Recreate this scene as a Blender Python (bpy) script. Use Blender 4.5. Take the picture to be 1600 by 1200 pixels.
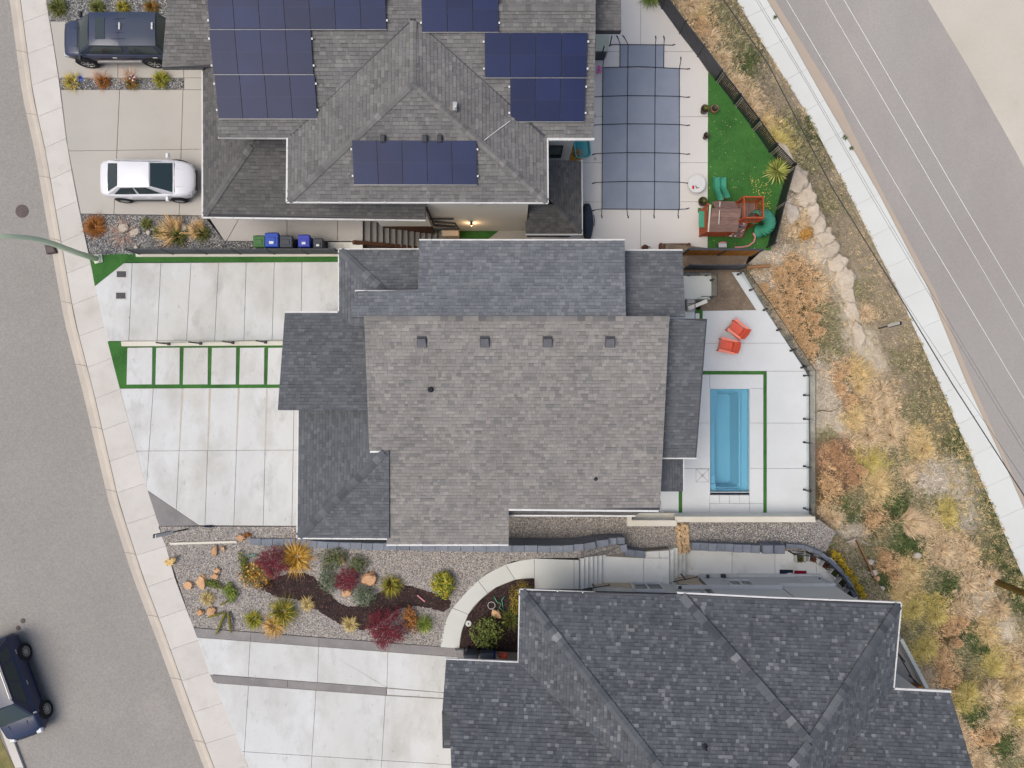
import bpy, math, random
from mathutils import Vector, Matrix, noise
R = random.Random(11)
scene = bpy.context.scene
for o in list(bpy.data.objects): bpy.data.objects.remove(o)
COL = scene.collection
# ------------------------------------------------------------------ camera, sky, sun, exposure
H = 32.0; FPX = 1600 * 24 / 36.0
cam = bpy.data.objects.new('camera', bpy.data.cameras.new('camera'))
COL.objects.link(cam); scene.camera = cam
cam.location = (0, 0, H); cam.rotation_euler = (0, 0, 0)
cam.data.lens = 24; cam.data.sensor_width = 36; cam.data.sensor_fit = 'HORIZONTAL'
cam.data.clip_end = 2000; cam.data.clip_start = 0.1
SUN_EL, SUN_AZ = math.radians(64), math.radians(250)      # azimuth clockwise from north (image up)
world = bpy.data.worlds.new('World'); scene.world = world; world.use_nodes = True
wn = world.node_tree
sky = wn.nodes.new('ShaderNodeTexSky'); sky.sky_type = 'NISHITA'; sky.sun_disc = False
sky.sun_elevation = SUN_EL; sky.sun_rotation = SUN_AZ
sky.air_density = 1.0; sky.dust_density = 5.5; sky.ozone_density = 1.0
bg = wn.nodes['Background']; bg.inputs[1].default_value = 0.15
wn.links.new(sky.outputs[0], bg.inputs[0])
sl = bpy.data.lights.new('sun', 'SUN'); sl.energy = 1.15; sl.angle = math.radians(48); sl.color = (.965, .975, .90)
sun = bpy.data.objects.new('sun', sl); COL.objects.link(sun)
sd = Vector((math.sin(SUN_AZ) * math.cos(SUN_EL), math.cos(SUN_AZ) * math.cos(SUN_EL), math.sin(SUN_EL)))
sun.rotation_euler = sd.to_track_quat('Z', 'Y').to_euler(); sun.location = sd * 60
scene.view_settings.view_transform = 'Standard'; scene.view_settings.look = 'None'
scene.view_settings.gamma = 1; scene.view_settings.use_curve_mapping = False
scene.view_settings.exposure = 0.27
scene.render.resolution_x = 1024; scene.render.resolution_y = 768
scene.render.engine = 'CYCLES'

# ------------------------------------------------------------------ helpers
KILL = 1.38                                               # how far a level surface of albedo 1 is exposed
def lin(c):
    c = c / 255.0
    return c / 12.92 if c <= .04045 else ((c + .055) / 1.055) ** 2.4
def A(r, g, b, k=1.0): return tuple(min(.85, lin(v) / KILL * k) for v in (r, g, b))
def P(px, py, z=0.0):
    s = FPX / (H - z)
    return Vector(((px - 800) / s, (600 - py) / s, z))
def lerp(a, b, t): return a + (b - a) * t
def mixc(a, b, t): return tuple(a[i] + (b[i] - a[i]) * t for i in range(3))
def jit(c, a=.15, r=R):
    k = 1 + r.uniform(-a, a); return tuple(max(.002, v * k) for v in c)
def ico(sub):
    t = (1 + 5 ** .5) / 2
    v = [Vector(p).normalized() for p in [(-1, t, 0), (1, t, 0), (-1, -t, 0), (1, -t, 0), (0, -1, t), (0, 1, t), (0, -1, -t), (0, 1, -t), (t, 0, -1), (t, 0, 1), (-t, 0, -1), (-t, 0, 1)]]
    f = [(0, 11, 5), (0, 5, 1), (0, 1, 7), (0, 7, 10), (0, 10, 11), (1, 5, 9), (5, 11, 4), (11, 10, 2), (10, 7, 6), (7, 1, 8), (3, 9, 4), (3, 4, 2), (3, 2, 6), (3, 6, 8), (3, 8, 9), (4, 9, 5), (2, 4, 11), (6, 2, 10), (8, 6, 7), (9, 8, 1)]
    for _ in range(sub):
        cache = {}; nf = []
        def mid(a, b):
            k = (min(a, b), max(a, b))
            if k not in cache: v.append(((v[a] + v[b]) / 2).normalized()); cache[k] = len(v) - 1
            return cache[k]
        for a, b, c in f:
            x, y, z = mid(a, b), mid(b, c), mid(c, a); nf += [(a, x, z), (b, y, x), (c, z, y), (x, y, z)]
        f = nf
    return v, f
ICO = [ico(0), ico(1), ico(2), ico(3)]
BOXF = [(0, 3, 2, 1), (4, 5, 6, 7), (0, 1, 5, 4), (1, 2, 6, 5), (2, 3, 7, 6), (3, 0, 4, 7)]
def area2(p): return sum(p[i][0] * p[i - 1][1] * -1 + p[i - 1][0] * p[i][1] for i in range(len(p)))
class MB:
    def __init__(s): s.v = []; s.f = []; s.c = []
    def add(s, vs, fs, col=None):
        o = len(s.v); s.v += [tuple(p) for p in vs]; s.f += [tuple(i + o for i in f) for f in fs]; s.c += [col] * len(fs); return s
    def prism(s, pts, z0, z1, col=None):
        pts = [(p[0], p[1]) for p in pts]
        if area2(pts) < 0: pts = pts[::-1]
        n = len(pts)
        return s.add([(x, y, z0) for x, y in pts] + [(x, y, z1) for x, y in pts],
                     [tuple(range(n - 1, -1, -1)), tuple(range(n, 2 * n))] + [(i, (i + 1) % n, n + (i + 1) % n, n + i) for i in range(n)], col)
    def box(s, c, size, rz=0.0, col=None, M=None):
        hx, hy, hz = [v / 2 for v in size]
        vs = [Vector(p) for p in [(-hx, -hy, -hz), (hx, -hy, -hz), (hx, hy, -hz), (-hx, hy, -hz), (-hx, -hy, hz), (hx, -hy, hz), (hx, hy, hz), (-hx, hy, hz)]]
        m = Matrix.Translation(Vector(c)) @ (M if M else Matrix.Rotation(rz, 4, 'Z'))
        return s.add([m @ v for v in vs], BOXF, col)
    def bbox(s, c, size, b=.02, rz=0.0, col=None, M=None):        # box with a chamfered top rim
        hx, hy, hz = [v / 2 for v in size]
        r0 = [(-hx, -hy), (hx, -hy), (hx, hy), (-hx, hy)]
        r1 = [(-hx + b, -hy + b), (hx - b, -hy + b), (hx - b, hy - b), (-hx + b, hy - b)]
        vs = [Vector((x, y, -hz)) for x, y in r0] + [Vector((x, y, hz - b)) for x, y in r0] + [Vector((x, y, hz)) for x, y in r1]
        fs = [(3, 2, 1, 0), (8, 9, 10, 11)]
        for k in (0, 4):
            for i in range(4): j = (i + 1) % 4; fs.append((k + i, k + j, k + 4 + j, k + 4 + i))
        m = Matrix.Translation(Vector(c)) @ (M if M else Matrix.Rotation(rz, 4, 'Z'))
        return s.add([m @ v for v in vs], fs, col)
    def beam(s, a, b, w, h, col=None, up=Vector((0, 0, 1))):
        a = Vector(a); b = Vector(b); d = (b - a).normalized()
        if abs(d.dot(up)) > .98: up = Vector((0, 1, 0))
        x = d.cross(up).normalized() * (w / 2); y = x.cross(d).normalized() * (h / 2)
        vs = [a - x - y, a + x - y, a + x + y, a - x + y, b - x - y, b + x - y, b + x + y, b - x + y]
        return s.add(vs, [(0, 1, 2, 3), (7, 6, 5, 4), (0, 4, 5, 1), (1, 5, 6, 2), (2, 6, 7, 3), (3, 7, 4, 0)], col)
    def tube(s, path, r, n=8, col=None, cap=True):
        path = [Vector(p) for p in path]; m = len(path); vs = []; up = Vector((0, 0, 1))
        rr = r if isinstance(r, (list, tuple)) else [r] * m
        d0 = (path[1] - path[0]).normalized()
        x = d0.cross(up) if abs(d0.dot(up)) < .95 else d0.cross(Vector((1, 0, 0)))
        x.normalize()
        for i in range(m):
            d = (path[min(i + 1, m - 1)] - path[max(i - 1, 0)]).normalized()
            x = (x - d * x.dot(d)).normalized(); y = d.cross(x)
            vs += [path[i] + (x * math.cos(6.2832 * k / n) + y * math.sin(6.2832 * k / n)) * rr[i] for k in range(n)]
        fs = [(i * n + k, i * n + (k + 1) % n, (i + 1) * n + (k + 1) % n, (i + 1) * n + k) for i in range(m - 1) for k in range(n)]
        if cap: fs += [tuple(range(n - 1, -1, -1)), tuple(range((m - 1) * n, m * n))]
        return s.add(vs, fs, col)
    def lathe(s, c, prof, n=16, col=None, M=None, cap=True):
        m = Matrix.Translation(Vector(c)) @ (M if M else Matrix.Identity(4))
        vs = [m @ Vector((r * math.cos(6.2832 * k / n), r * math.sin(6.2832 * k / n), z)) for r, z in prof for k in range(n)]
        fs = [(i * n + k, i * n + (k + 1) % n, (i + 1) * n + (k + 1) % n, (i + 1) * n + k) for i in range(len(prof) - 1) for k in range(n)]
        if cap: fs += [tuple(range(n - 1, -1, -1)), tuple(range((len(prof) - 1) * n, len(prof) * n))]
        return s.add(vs, fs, col)
    def blob(s, c, rad, sub=2, amp=.25, fr=1.3, seed=0, col=None, flat=.0, rz=0):
        v, f = ICO[sub]; sx = Vector((seed * 7.3, seed * 3.1, seed * 1.7)); m = Matrix.Rotation(rz, 3, 'Z'); out = []
        for p in v:
            k = 1 + amp * noise.noise(p * fr + sx) + amp * .4 * noise.noise(p * fr * 3 + sx)
            q = Vector((p.x * rad[0], p.y * rad[1], p.z * rad[2])) * k
            if flat and q.z > rad[2] * flat: q.z = rad[2] * flat + (q.z - rad[2] * flat) * .15
            out.append(m @ q + Vector(c))
        return s.add(out, f, col)
    def build(s, name, mat, parent=None, root=None, smooth=False, **props):
        me = bpy.data.meshes.new(name); me.from_pydata(s.v, [], s.f)
        if any(c is not None for c in s.c):
            at = me.attributes.new('col', 'FLOAT_COLOR', 'FACE'); buf = []
            for c in s.c: c = c or (.5, .5, .5); buf += [c[0], c[1], c[2], 1.0]
            at.data.foreach_set('color', buf)
        if smooth: me.polygons.foreach_set('use_smooth', [True] * len(me.polygons))
        me.materials.append(mat); me.update()
        return link(name, me, parent, root, **props)
def link(name, me, parent=None, root=None, **props):
    o = bpy.data.objects.new(name, me); COL.objects.link(o)
    if parent is not None:
        o.parent = parent
        if root: o.matrix_parent_inverse = Matrix.Translation(-parent.location)     # mesh written in world coordinates
    for k, v in props.items(): o[k] = v
    return o
def thing(name, label, cat, loc, rz=0.0, group=None):
    o = bpy.data.objects.new(name, None); COL.objects.link(o); o.location = loc; o.rotation_euler = (0, 0, rz)
    o.empty_display_size = .2; o['label'] = label; o['category'] = cat
    if group: o['group'] = group
    return o
def tag(o, label, cat, group=None):
    o['label'] = label; o['category'] = cat
    if group: o['group'] = group
    return o
def struct(o): o['kind'] = 'structure'; return o
def stuff(o, label=None, cat=None):
    o['kind'] = 'stuff'
    if label: o['label'] = label
    if cat: o['category'] = cat
    return o

# ------------------------------------------------------------------ materials
def mat(name, col=None, col2=None, scale=.6, rough=.85, spec=.25, fine=0, fscale=40, bump=0, bscale=None, attr=False, rnd=0, stains=(), metal=0, stretch=None, voro=None, coat=0, detail=6):
    m = bpy.data.materials.new(name); m.use_nodes = True; nt = m.node_tree; N = nt.nodes; L = nt.links
    b = N['Principled BSDF']; b.inputs['Roughness'].default_value = rough; b.inputs['Metallic'].default_value = metal
    b.inputs['Specular IOR Level'].default_value = spec
    if coat: b.inputs['Coat Weight'].default_value = coat; b.inputs['Coat Roughness'].default_value = .05
    tc = N.new('ShaderNodeTexCoord'); vec = tc.outputs['Object']
    if stretch:
        mp = N.new('ShaderNodeMapping'); mp.inputs['Scale'].default_value = stretch; L.new(vec, mp.inputs[0]); svec = mp.outputs[0]
    else: svec = vec
    def nz(sc, dt=6, rg=.6, v=vec):
        n = N.new('ShaderNodeTexNoise'); n.inputs['Scale'].default_value = sc; n.inputs['Detail'].default_value = dt; n.inputs['Roughness'].default_value = rg; L.new(v, n.inputs['Vector']); return n.outputs['Fac']
    def mr(x, a, c, lo, hi):
        n = N.new('ShaderNodeMapRange'); n.inputs[1].default_value = a; n.inputs[2].default_value = c; n.inputs[3].default_value = lo; n.inputs[4].default_value = hi; L.new(x, n.inputs[0]); return n.outputs[0]
    def mx(f, a, c, mode='MIX'):
        n = N.new('ShaderNodeMix'); n.data_type = 'RGBA'; n.blend_type = mode
        for sk, v in ((n.inputs[0], f), (n.inputs[6], a), (n.inputs[7], c)):
            if isinstance(v, (int, float)): sk.default_value = v
            elif isinstance(v, tuple): sk.default_value = (*v, 1)
            else: L.new(v, sk)
        return n.outputs[2]
    def scl(c, f):
        n = N.new('ShaderNodeVectorMath'); n.operation = 'SCALE'
        L.new(c, n.inputs[0]); L.new(f, n.inputs['Scale']); return n.outputs[0]
    if attr:
        a = N.new('ShaderNodeAttribute'); a.attribute_name = 'col'; c = a.outputs['Color']
        if col2: c = scl(c, mr(nz(scale, detail, v=svec), .3, .7, col2[0], col2[1]))
    elif col2: c = mx(mr(nz(scale, detail, v=svec), .32, .68, 0, 1), col, col2)
    else:
        rg = N.new('ShaderNodeRGB'); rg.outputs[0].default_value = (*(col or (.3, .3, .3)), 1); c = rg.outputs[0]
    if voro:                                                     # (scale, [colours]): pebbles of many colours
        vs, cols = voro
        v = N.new('ShaderNodeTexVoronoi'); v.inputs['Scale'].default_value = vs; L.new(vec, v.inputs['Vector'])
        sp = N.new('ShaderNodeSeparateColor'); L.new(v.outputs['Color'], sp.inputs[0])
        rp = N.new('ShaderNodeValToRGB'); rp.color_ramp.interpolation = 'CONSTANT'; el = rp.color_ramp.elements
        for i, cc in enumerate(cols):
            e = el[i] if i < 2 else el.new(i / len(cols))
            e.position = i / len(cols); e.color = (*cc, 1)
        L.new(sp.outputs[0], rp.inputs[0]); c = rp.outputs[0] if col is None else mx(.75, c, rp.outputs[0])
        vd = v.outputs['Distance']
    for (sc, sz, lo, hi, amt) in stains:                         # dirt and weathering patches
        c = mx(mr(nz(sz, 7, .65, svec), lo, hi, 0, amt), c, sc)
    if fine: c = scl(c, mr(nz(fscale, 3, .7), .25, .75, 1 - fine, 1 + fine))
    if rnd:
        oi = N.new('ShaderNodeObjectInfo'); c = scl(c, mr(oi.outputs['Random'], 0, 1, 1 - rnd, 1 + rnd))
    L.new(c, b.inputs['Base Color'])
    if bump:
        bp = N.new('ShaderNodeBump'); bp.inputs['Strength'].default_value = bump; bp.inputs['Distance'].default_value = .02
        if voro: L.new(vd, bp.inputs['Height']); bp.invert = True
        else: L.new(nz(bscale or fscale, 4), bp.inputs['Height'])
        L.new(bp.outputs[0], b.inputs['Normal'])
    return m
M = {}
grime = A(150, 140, 128)
M['asphalt'] = mat('asphalt', A(153, 149, 144), A(160, 156, 151), .25, .95, .15, fine=.2, fscale=13, bump=.35, stains=((A(140, 134, 130), .5, .6, .78, .5), (A(178, 172, 166), .16, .58, .75, .5)))
M['asphalt_main'] = mat('asphalt_main', A(163, 158, 154), A(170, 166, 162), .18, .95, .15, fine=.1, fscale=12, bump=.3, stains=((A(186, 178, 170), .1, .52, .7, .6),), stretch=(1, .5, 1))
M['concrete_new'] = mat('concrete_new', A(219, 221, 221), A(206, 207, 205), .35, .9, .2, fine=.05, fscale=22, bump=.12, rnd=.014, stretch=(1, .55, 1), stains=((A(200, 197, 186), .16, .5, .64, .5), (A(180, 177, 169), .6, .46, .7, .65), (A(146, 146, 141), 1.0, .57, .76, .5), (A(108, 106, 101), 4.2, .62, .76, .55), (A(176, 160, 140), 2.2, .62, .8, .5)))
M['concrete_walk'] = mat('concrete_walk', A(216, 212, 206), A(204, 199, 192), .5, .9, .2, fine=.06, fscale=25, bump=.12, rnd=.035, stains=((A(182, 176, 166), .7, .52, .74, .55), (A(150, 144, 136), 2.4, .64, .8, .4)))
M['concrete_kerb'] = mat('concrete_kerb', A(206, 196, 183), A(194, 185, 173), .8, .9, .2, fine=.06, fscale=25, bump=.12, rnd=.04, stains=((grime, 2, .6, .8, .4),))
M['concrete_warm'] = mat('concrete_warm', A(192, 187, 179), A(185, 181, 173), .4, .9, .2, fine=.05, fscale=25, bump=.12, rnd=.02, stains=((A(170, 162, 150), .9, .6, .8, .4),))
M['concrete_pool'] = mat('concrete_pool', A(226, 222, 217), A(219, 215, 210), .4, .9, .2, fine=.03, fscale=25, bump=.1, rnd=.012)
M['concrete_grey'] = mat('concrete_grey', A(192, 187, 181), A(184, 179, 173), .6, .9, .2, fine=.06, fscale=25, bump=.12, rnd=.03, stains=((A(150, 144, 136), 1.4, .6, .8, .5),))
M['concrete_patio'] = mat('concrete_patio', A(220, 223, 224), A(211, 214, 215), .5, .88, .22, fine=.035, fscale=22, bump=.1, rnd=.015, stains=((A(194, 197, 196), 1.1, .6, .8, .5),))
M['concrete_path'] = mat('concrete_path', A(216, 217, 211), A(208, 209, 202), .6, .9, .2, fine=.05, fscale=25, bump=.12, rnd=.03)
M['concrete_mossy'] = mat('concrete_mossy', A(250, 250, 245), A(240, 239, 231), .7, .9, .2, fine=.06, fscale=25, bump=.12, rnd=.03, stains=((A(176, 171, 150), .55, .52, .74, .7), (A(128, 124, 112), 1.7, .64, .8, .55)))
M['concrete_right'] = mat('concrete_right', A(226, 228, 225), A(219, 221, 217), .4, .9, .2, fine=.03, fscale=25, bump=.1, rnd=.015)
M['stained'] = mat('stained', A(200, 194, 184), A(188, 178, 164), 3, .9, .2, fine=.08, fscale=20)
M['concrete_step'] = mat('concrete_step', A(150, 147, 143), A(140, 137, 133), .8, .9, .2, fine=.06, fscale=25, bump=.12, rnd=.04)
M['concrete_tan'] = mat('concrete_tan', A(192, 177, 160), A(184, 171, 157), .5, .9, .2, fine=.05, fscale=25, bump=.1)
M['concrete_dark'] = mat('concrete_dark', A(152, 148, 146), A(130, 127, 127), .9, .9, .2, fine=.1, fscale=18, bump=.2, stains=((A(176, 172, 168), 2, .58, .75, .6),))
M['cream_wall_cap'] = mat('cream_wall_cap', A(226, 221, 208), A(216, 209, 192), .8, .85, .2, fine=.03, bump=.05)
M['joint'] = mat('joint', A(142, 135, 127), None, rough=.95, fine=.2, fscale=20)
M['turf'] = mat('turf', A(60, 108, 52), A(72, 122, 58), .9, .9, .15, fine=.22, fscale=14, bump=.5, stains=((A(38, 74, 36), .7, .48, .72, .6),))
M['blade'] = mat('blade', attr=True, col2=(.86, 1.14), scale=1.5, rough=.7, spec=.2)
M['soil'] = mat('soil', A(140, 124, 108), A(116, 102, 88), 1.2, .95, .1, fine=.25, fscale=16, bump=.5, stains=((A(168, 154, 136), 2.5, .55, .72, .6),))
M['bank_soil'] = mat('bank_soil', attr=True, col2=(.78, 1.2), scale=2.2, rough=.95, spec=.1, fine=.3, fscale=14, bump=.7)
M['mulch'] = mat('mulch', A(74, 60, 56), A(50, 40, 40), 2.5, .95, .1, fine=.45, fscale=30, bump=.8)
M['dirt_lot'] = mat('dirt_lot', A(198, 191, 178), A(208, 202, 190), .2, .95, .1, fine=.07, fscale=20, bump=.3, stains=((A(176, 164, 150), .9, .62, .8, .4),))
M['gravel_grey'] = mat('gravel_grey', voro=(24, [A(74, 75, 78), A(112, 112, 112), A(146, 144, 140), A(92, 94, 98), A(176, 173, 166), A(126, 124, 122)]), rough=.9, bump=.8, fine=.1)
M['gravel_pink'] = mat('gravel_pink', voro=(24, [A(134, 128, 122), A(166, 158, 152), A(110, 106, 104), A(188, 180, 172), A(150, 148, 148), A(170, 160, 148)]), rough=.9, bump=.8, fine=.1)
M['pebble'] = mat('pebble', attr=True, rough=.85, fine=.12, fscale=30)
M['rock'] = mat('rock', A(216, 202, 182), A(196, 180, 160), 1.6, .92, .15, fine=.14, fscale=12, bump=.8, bscale=6, stains=((A(142, 128, 116), 2.6, .58, .75, .6),), rnd=.06)
M['rock_orange'] = mat('rock_orange', A(218, 178, 138), A(196, 150, 112), 3.0, .92, .15, fine=.14, fscale=14, bump=.8, bscale=8, rnd=.1)
M['rock_creek'] = mat('rock_creek', A(230, 202, 164), A(210, 176, 136), 4.0, .92, .15, fine=.12, fscale=14, bump=.7, bscale=8, rnd=.12)
M['rock_pale'] = mat('rock_pale', A(208, 196, 182), A(184, 172, 158), 3.0, .92, .15, fine=.12, fscale=14, bump=.7, bscale=8, rnd=.08)
M['shingle'] = mat('shingle', attr=True, col2=(.88, 1.1), scale=.7, rough=.95, spec=.12, fine=.16, fscale=45, bump=.25)
M['roof_deck'] = mat('roof_deck', A(70, 70, 74), None, rough=.95, fine=.1)
M['white_metal'] = mat('white_metal', A(226, 226, 224), A(212, 212, 210), 2, .45, .4)
M['white_wall'] = mat('white_wall', A(250, 247, 236), A(244, 240, 228), .6, .85, .2, fine=.03, bump=.08)
M['grey_siding'] = mat('grey_siding', A(222, 222, 216), A(216, 216, 210), .6, .7, .25, fine=.02, bump=.05)
M['beige_wall'] = mat('beige_wall', A(218, 198, 172), A(208, 190, 166), 1, .85, .2, fine=.03)
M['charcoal'] = mat('charcoal', A(74, 76, 80), A(64, 66, 70), 1.4, .6, .3, fine=.06)
M['charcoal_panel'] = mat('charcoal_panel', A(82, 83, 88), A(72, 73, 78), 1.2, .6, .3, fine=.06)
M['black_metal'] = mat('black_metal', (.02, .022, .026), None, rough=.45, spec=.4)
M['dark_brown'] = mat('dark_brown', A(112, 78, 60), A(92, 64, 50), 2, .8, .2, fine=.12)
M['wood'] = mat('wood', A(170, 128, 88), A(140, 104, 72), 2, .8, .2, fine=.12, stretch=(1, 6, 6), rnd=.12)
M['cedar'] = mat('cedar', A(206, 142, 66), A(178, 112, 50), 1.5, .75, .2, fine=.1, rnd=.16)
M['redwood'] = mat('redwood', A(186, 92, 54), A(160, 72, 42), 2.5, .7, .25, fine=.1, rnd=.1)
M['grey_plank'] = mat('grey_plank', A(146, 118, 108), A(118, 96, 90), 3, .85, .15, fine=.12, rnd=.14, stretch=(1, 5, 5))
M['pole_wood'] = mat('pole_wood', A(120, 98, 52), A(92, 78, 40), 3, .9, .1, fine=.15, stretch=(4, 4, .5))
M['green_plastic'] = mat('green_plastic', A(64, 150, 120), A(80, 166, 136), 1, .4, .4)
M['teal_plastic'] = mat('teal_plastic', A(84, 178, 176), None, rough=.35, spec=.45)
M['solar'] = mat('solar', A(26, 38, 76), A(32, 45, 86), .7, .34, .16, rnd=.14, fine=.06, fscale=9)
M['solar_frame'] = mat('solar_frame', A(40, 46, 76), None, rough=.4)
M['cell_line'] = mat('cell_line', A(34, 38, 70), None, rough=.4)
M['cover'] = mat('cover', A(150, 158, 172), A(140, 149, 164), .8, .8, .2, fine=.05, fscale=60, bump=.25, bscale=3)
M['strap'] = mat('strap', A(52, 58, 76), None, rough=.85)
M['pool_shell'] = mat('pool_shell', A(186, 212, 226), A(178, 208, 224), .8, .4, .3)
M['orange_paint'] = mat('orange_paint', A(242, 112, 84), A(232, 98, 74), 3, .5, .35, fine=.04)
M['tan_straw'] = mat('tan_straw', A(190, 150, 96), A(160, 120, 72), 3, .9)
M['terracotta'] = mat('terracotta', A(176, 120, 92), A(156, 104, 82), 4, .85, fine=.1)
M['pot_dark'] = mat('pot_dark', A(92, 80, 70), A(74, 66, 60), 4, .6)
M['stone_block'] = mat('stone_block', A(140, 146, 156), A(122, 128, 138), 2.0, .9, .2, fine=.1, fscale=25, bump=.4, rnd=.12)
M['tyre'] = mat('tyre', (.018, .018, .02), None, rough=.85)
M['alloy'] = mat('alloy', A(196, 196, 194), None, rough=.3, metal=.6)
M['car_glass'] = mat('car_glass', (.025, .04, .045), None, rough=.08, spec=.4)
M['paint_blue'] = mat('paint_blue', A(30, 43, 74), None, rough=.3, spec=.5, coat=.6)
M['paint_navy'] = mat('paint_navy', A(25, 41, 76), None, rough=.3, spec=.4, coat=.25)
M['paint_slate'] = mat('paint_slate', A(52, 63, 84), None, rough=.4, spec=.4, fine=.05)
M['paint_white'] = mat('paint_white', A(232, 232, 236), None, rough=.3, spec=.5, coat=.6)
M['red_lens'] = mat('red_lens', (.5, .02, .03), None, rough=.2)
M['clear_lens'] = mat('clear_lens', A(200, 204, 208), None, rough=.15, spec=.6)
M['bin_green'] = mat('bin_green', A(72, 116, 66), None, rough=.55)
M['bin_blue'] = mat('bin_blue', A(50, 82, 180), None, rough=.5)
M['bin_violet'] = mat('bin_violet', A(62, 74, 178), None, rough=.5)
M['bin_grey'] = mat('bin_grey', A(72, 76, 84), None, rough=.55)
M['lamp_green'] = mat('lamp_green', A(226, 240, 208), A(218, 234, 198), 1, .45, .35)
M['iron'] = mat('iron', A(112, 98, 94), A(88, 78, 76), 12, .7, .3, fine=.15)
M['lid'] = mat('lid', A(92, 92, 94), A(78, 78, 82), 10, .8, .2, fine=.15)
M['drain_dark'] = mat('drain_dark', A(74, 62, 72), A(60, 52, 60), 6, .7, .3, fine=.2)
M['pink'] = mat('pink', A(222, 150, 150), None, rough=.6)
M['magenta'] = mat('magenta', A(224, 110, 190), None, rough=.6)
M['red_cloth'] = mat('red_cloth', A(150, 30, 54), A(136, 26, 48), 4, .95, .05, fine=.12)
M['navy_cloth'] = mat('navy_cloth', A(46, 56, 72), A(38, 46, 60), 4, .95, .05, fine=.12)
M['yellow_stone'] = mat('yellow_stone', A(224, 190, 126), None, rough=.8, fine=.08)
M['slate_cover'] = mat('slate_cover', A(58, 68, 80), A(48, 58, 70), 3, .7, .3, fine=.06, bump=.3, bscale=4)
def glass(name, tint, alpha, gl=1.0):
    m = bpy.data.materials.new(name); m.use_nodes = True; nt = m.node_tree; N = nt.nodes; L = nt.links
    out = N['Material Output']; N.remove(N['Principled BSDF'])
    t = N.new('ShaderNodeBsdfTransparent'); t.inputs[0].default_value = (*tint, 1)
    g = N.new('ShaderNodeBsdfGlossy'); g.inputs['Roughness'].default_value = .02
    f = N.new('ShaderNodeFresnel'); f.inputs[0].default_value = 1.45
    mm = N.new('ShaderNodeMath'); mm.operation = 'MULTIPLY_ADD'; mm.inputs[1].default_value = gl; mm.inputs[2].default_value = alpha
    L.new(f.outputs[0], mm.inputs[0])
    x = N.new('ShaderNodeMixShader'); L.new(mm.outputs[0], x.inputs[0]); L.new(t.outputs[0], x.inputs[1]); L.new(g.outputs[0], x.inputs[2]); L.new(x.outputs[0], out.inputs[0])
    return m
M['glass_pane'] = glass('glass_pane', (.955, .975, .955), .0, .22)
def water_mat():
    m = glass('pool_water', (.77, .925, .97), 0.0); nt = m.node_tree
    nz = nt.nodes.new('ShaderNodeTexNoise'); nz.inputs['Scale'].default_value = 3
    bp = nt.nodes.new('ShaderNodeBump'); bp.inputs['Strength'].default_value = .06; nt.links.new(nz.outputs['Fac'], bp.inputs['Height'])
    for n in nt.nodes:
        if n.type in ('BSDF_GLOSSY', 'FRESNEL'): nt.links.new(bp.outputs[0], n.inputs['Normal'])
    return m
M['water'] = water_mat()
M['window_glass'] = mat('window_glass', A(92, 100, 100), A(120, 126, 122), 1.5, .08, .6)
M['window_green'] = mat('window_green', A(62, 84, 70), None, rough=.1, spec=.6)

# ------------------------------------------------------------------ plan-polygon tools (world XY)
def clip(poly, a, b, keep=1):
    nx, ny = -(b[1] - a[1]), b[0] - a[0]; out = []
    for i in range(len(poly)):
        p, q = poly[i - 1], poly[i]
        dp = ((p[0] - a[0]) * nx + (p[1] - a[1]) * ny) * keep; dq = ((q[0] - a[0]) * nx + (q[1] - a[1]) * ny) * keep
        if dp * dq < 0:
            t = dp / (dp - dq); out.append((p[0] + (q[0] - p[0]) * t, p[1] + (q[1] - p[1]) * t))
        if dq >= 0: out.append((q[0], q[1]))
    return out
def inset(poly, g):
    if area2(poly) < 0: poly = poly[::-1]
    q = []
    for p in poly:
        if not q or math.hypot(p[0] - q[-1][0], p[1] - q[-1][1]) > 1e-3: q.append(p)
    if len(q) > 2 and math.hypot(q[0][0] - q[-1][0], q[0][1] - q[-1][1]) < 1e-3: q.pop()
    n = len(q); out = []
    if n < 3: return None
    for i in range(n):
        a, b, c = Vector(q[i - 1][:2]), Vector(q[i][:2]), Vector(q[(i + 1) % n][:2])
        d1 = (b - a).normalized(); d2 = (c - b).normalized(); n1 = Vector((-d1.y, d1.x)); n2 = Vector((-d2.y, d2.x))
        k = 1 + n1.dot(n2)
        if k < .15: out.append(tuple(b + (n1 + n2) * g)); continue
        out.append(tuple(b + (n1 + n2) * (g / k)))
    return out
def wpoly(px, z): return [tuple(P(x, y, z)[:2]) for x, y in px]
def inside(p, poly):
    c = False; x, y = p; j = len(poly) - 1
    for i in range(len(poly)):
        xi, yi = poly[i][:2]; xj, yj = poly[j][:2]
        if (yi > y) != (yj > y) and x < (xj - xi) * (y - yi) / (yj - yi) + xi: c = not c
        j = i
    return c
def smooth(px, n=2, wob=0):
    for _ in range(n): px = [q for i in range(len(px)) for q in ((px[i - 1][0] * .25 + px[i][0] * .75, px[i - 1][1] * .25 + px[i][1] * .75), (px[i][0] * .75 + px[(i + 1) % len(px)][0] * .25, px[i][1] * .75 + px[(i + 1) % len(px)][1] * .25))]
    return [(x + wob * noise.noise(Vector((x * .2, y * .2, 1))), y + wob * noise.noise(Vector((x * .2, y * .2, 9)))) for x, y in px]
def block(name, px, z, depth, m, parent=None):
    o = MB().prism(wpoly(px, z), z - depth, z).build(name, m, parent)
    return struct(o) if parent is None else o
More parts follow.
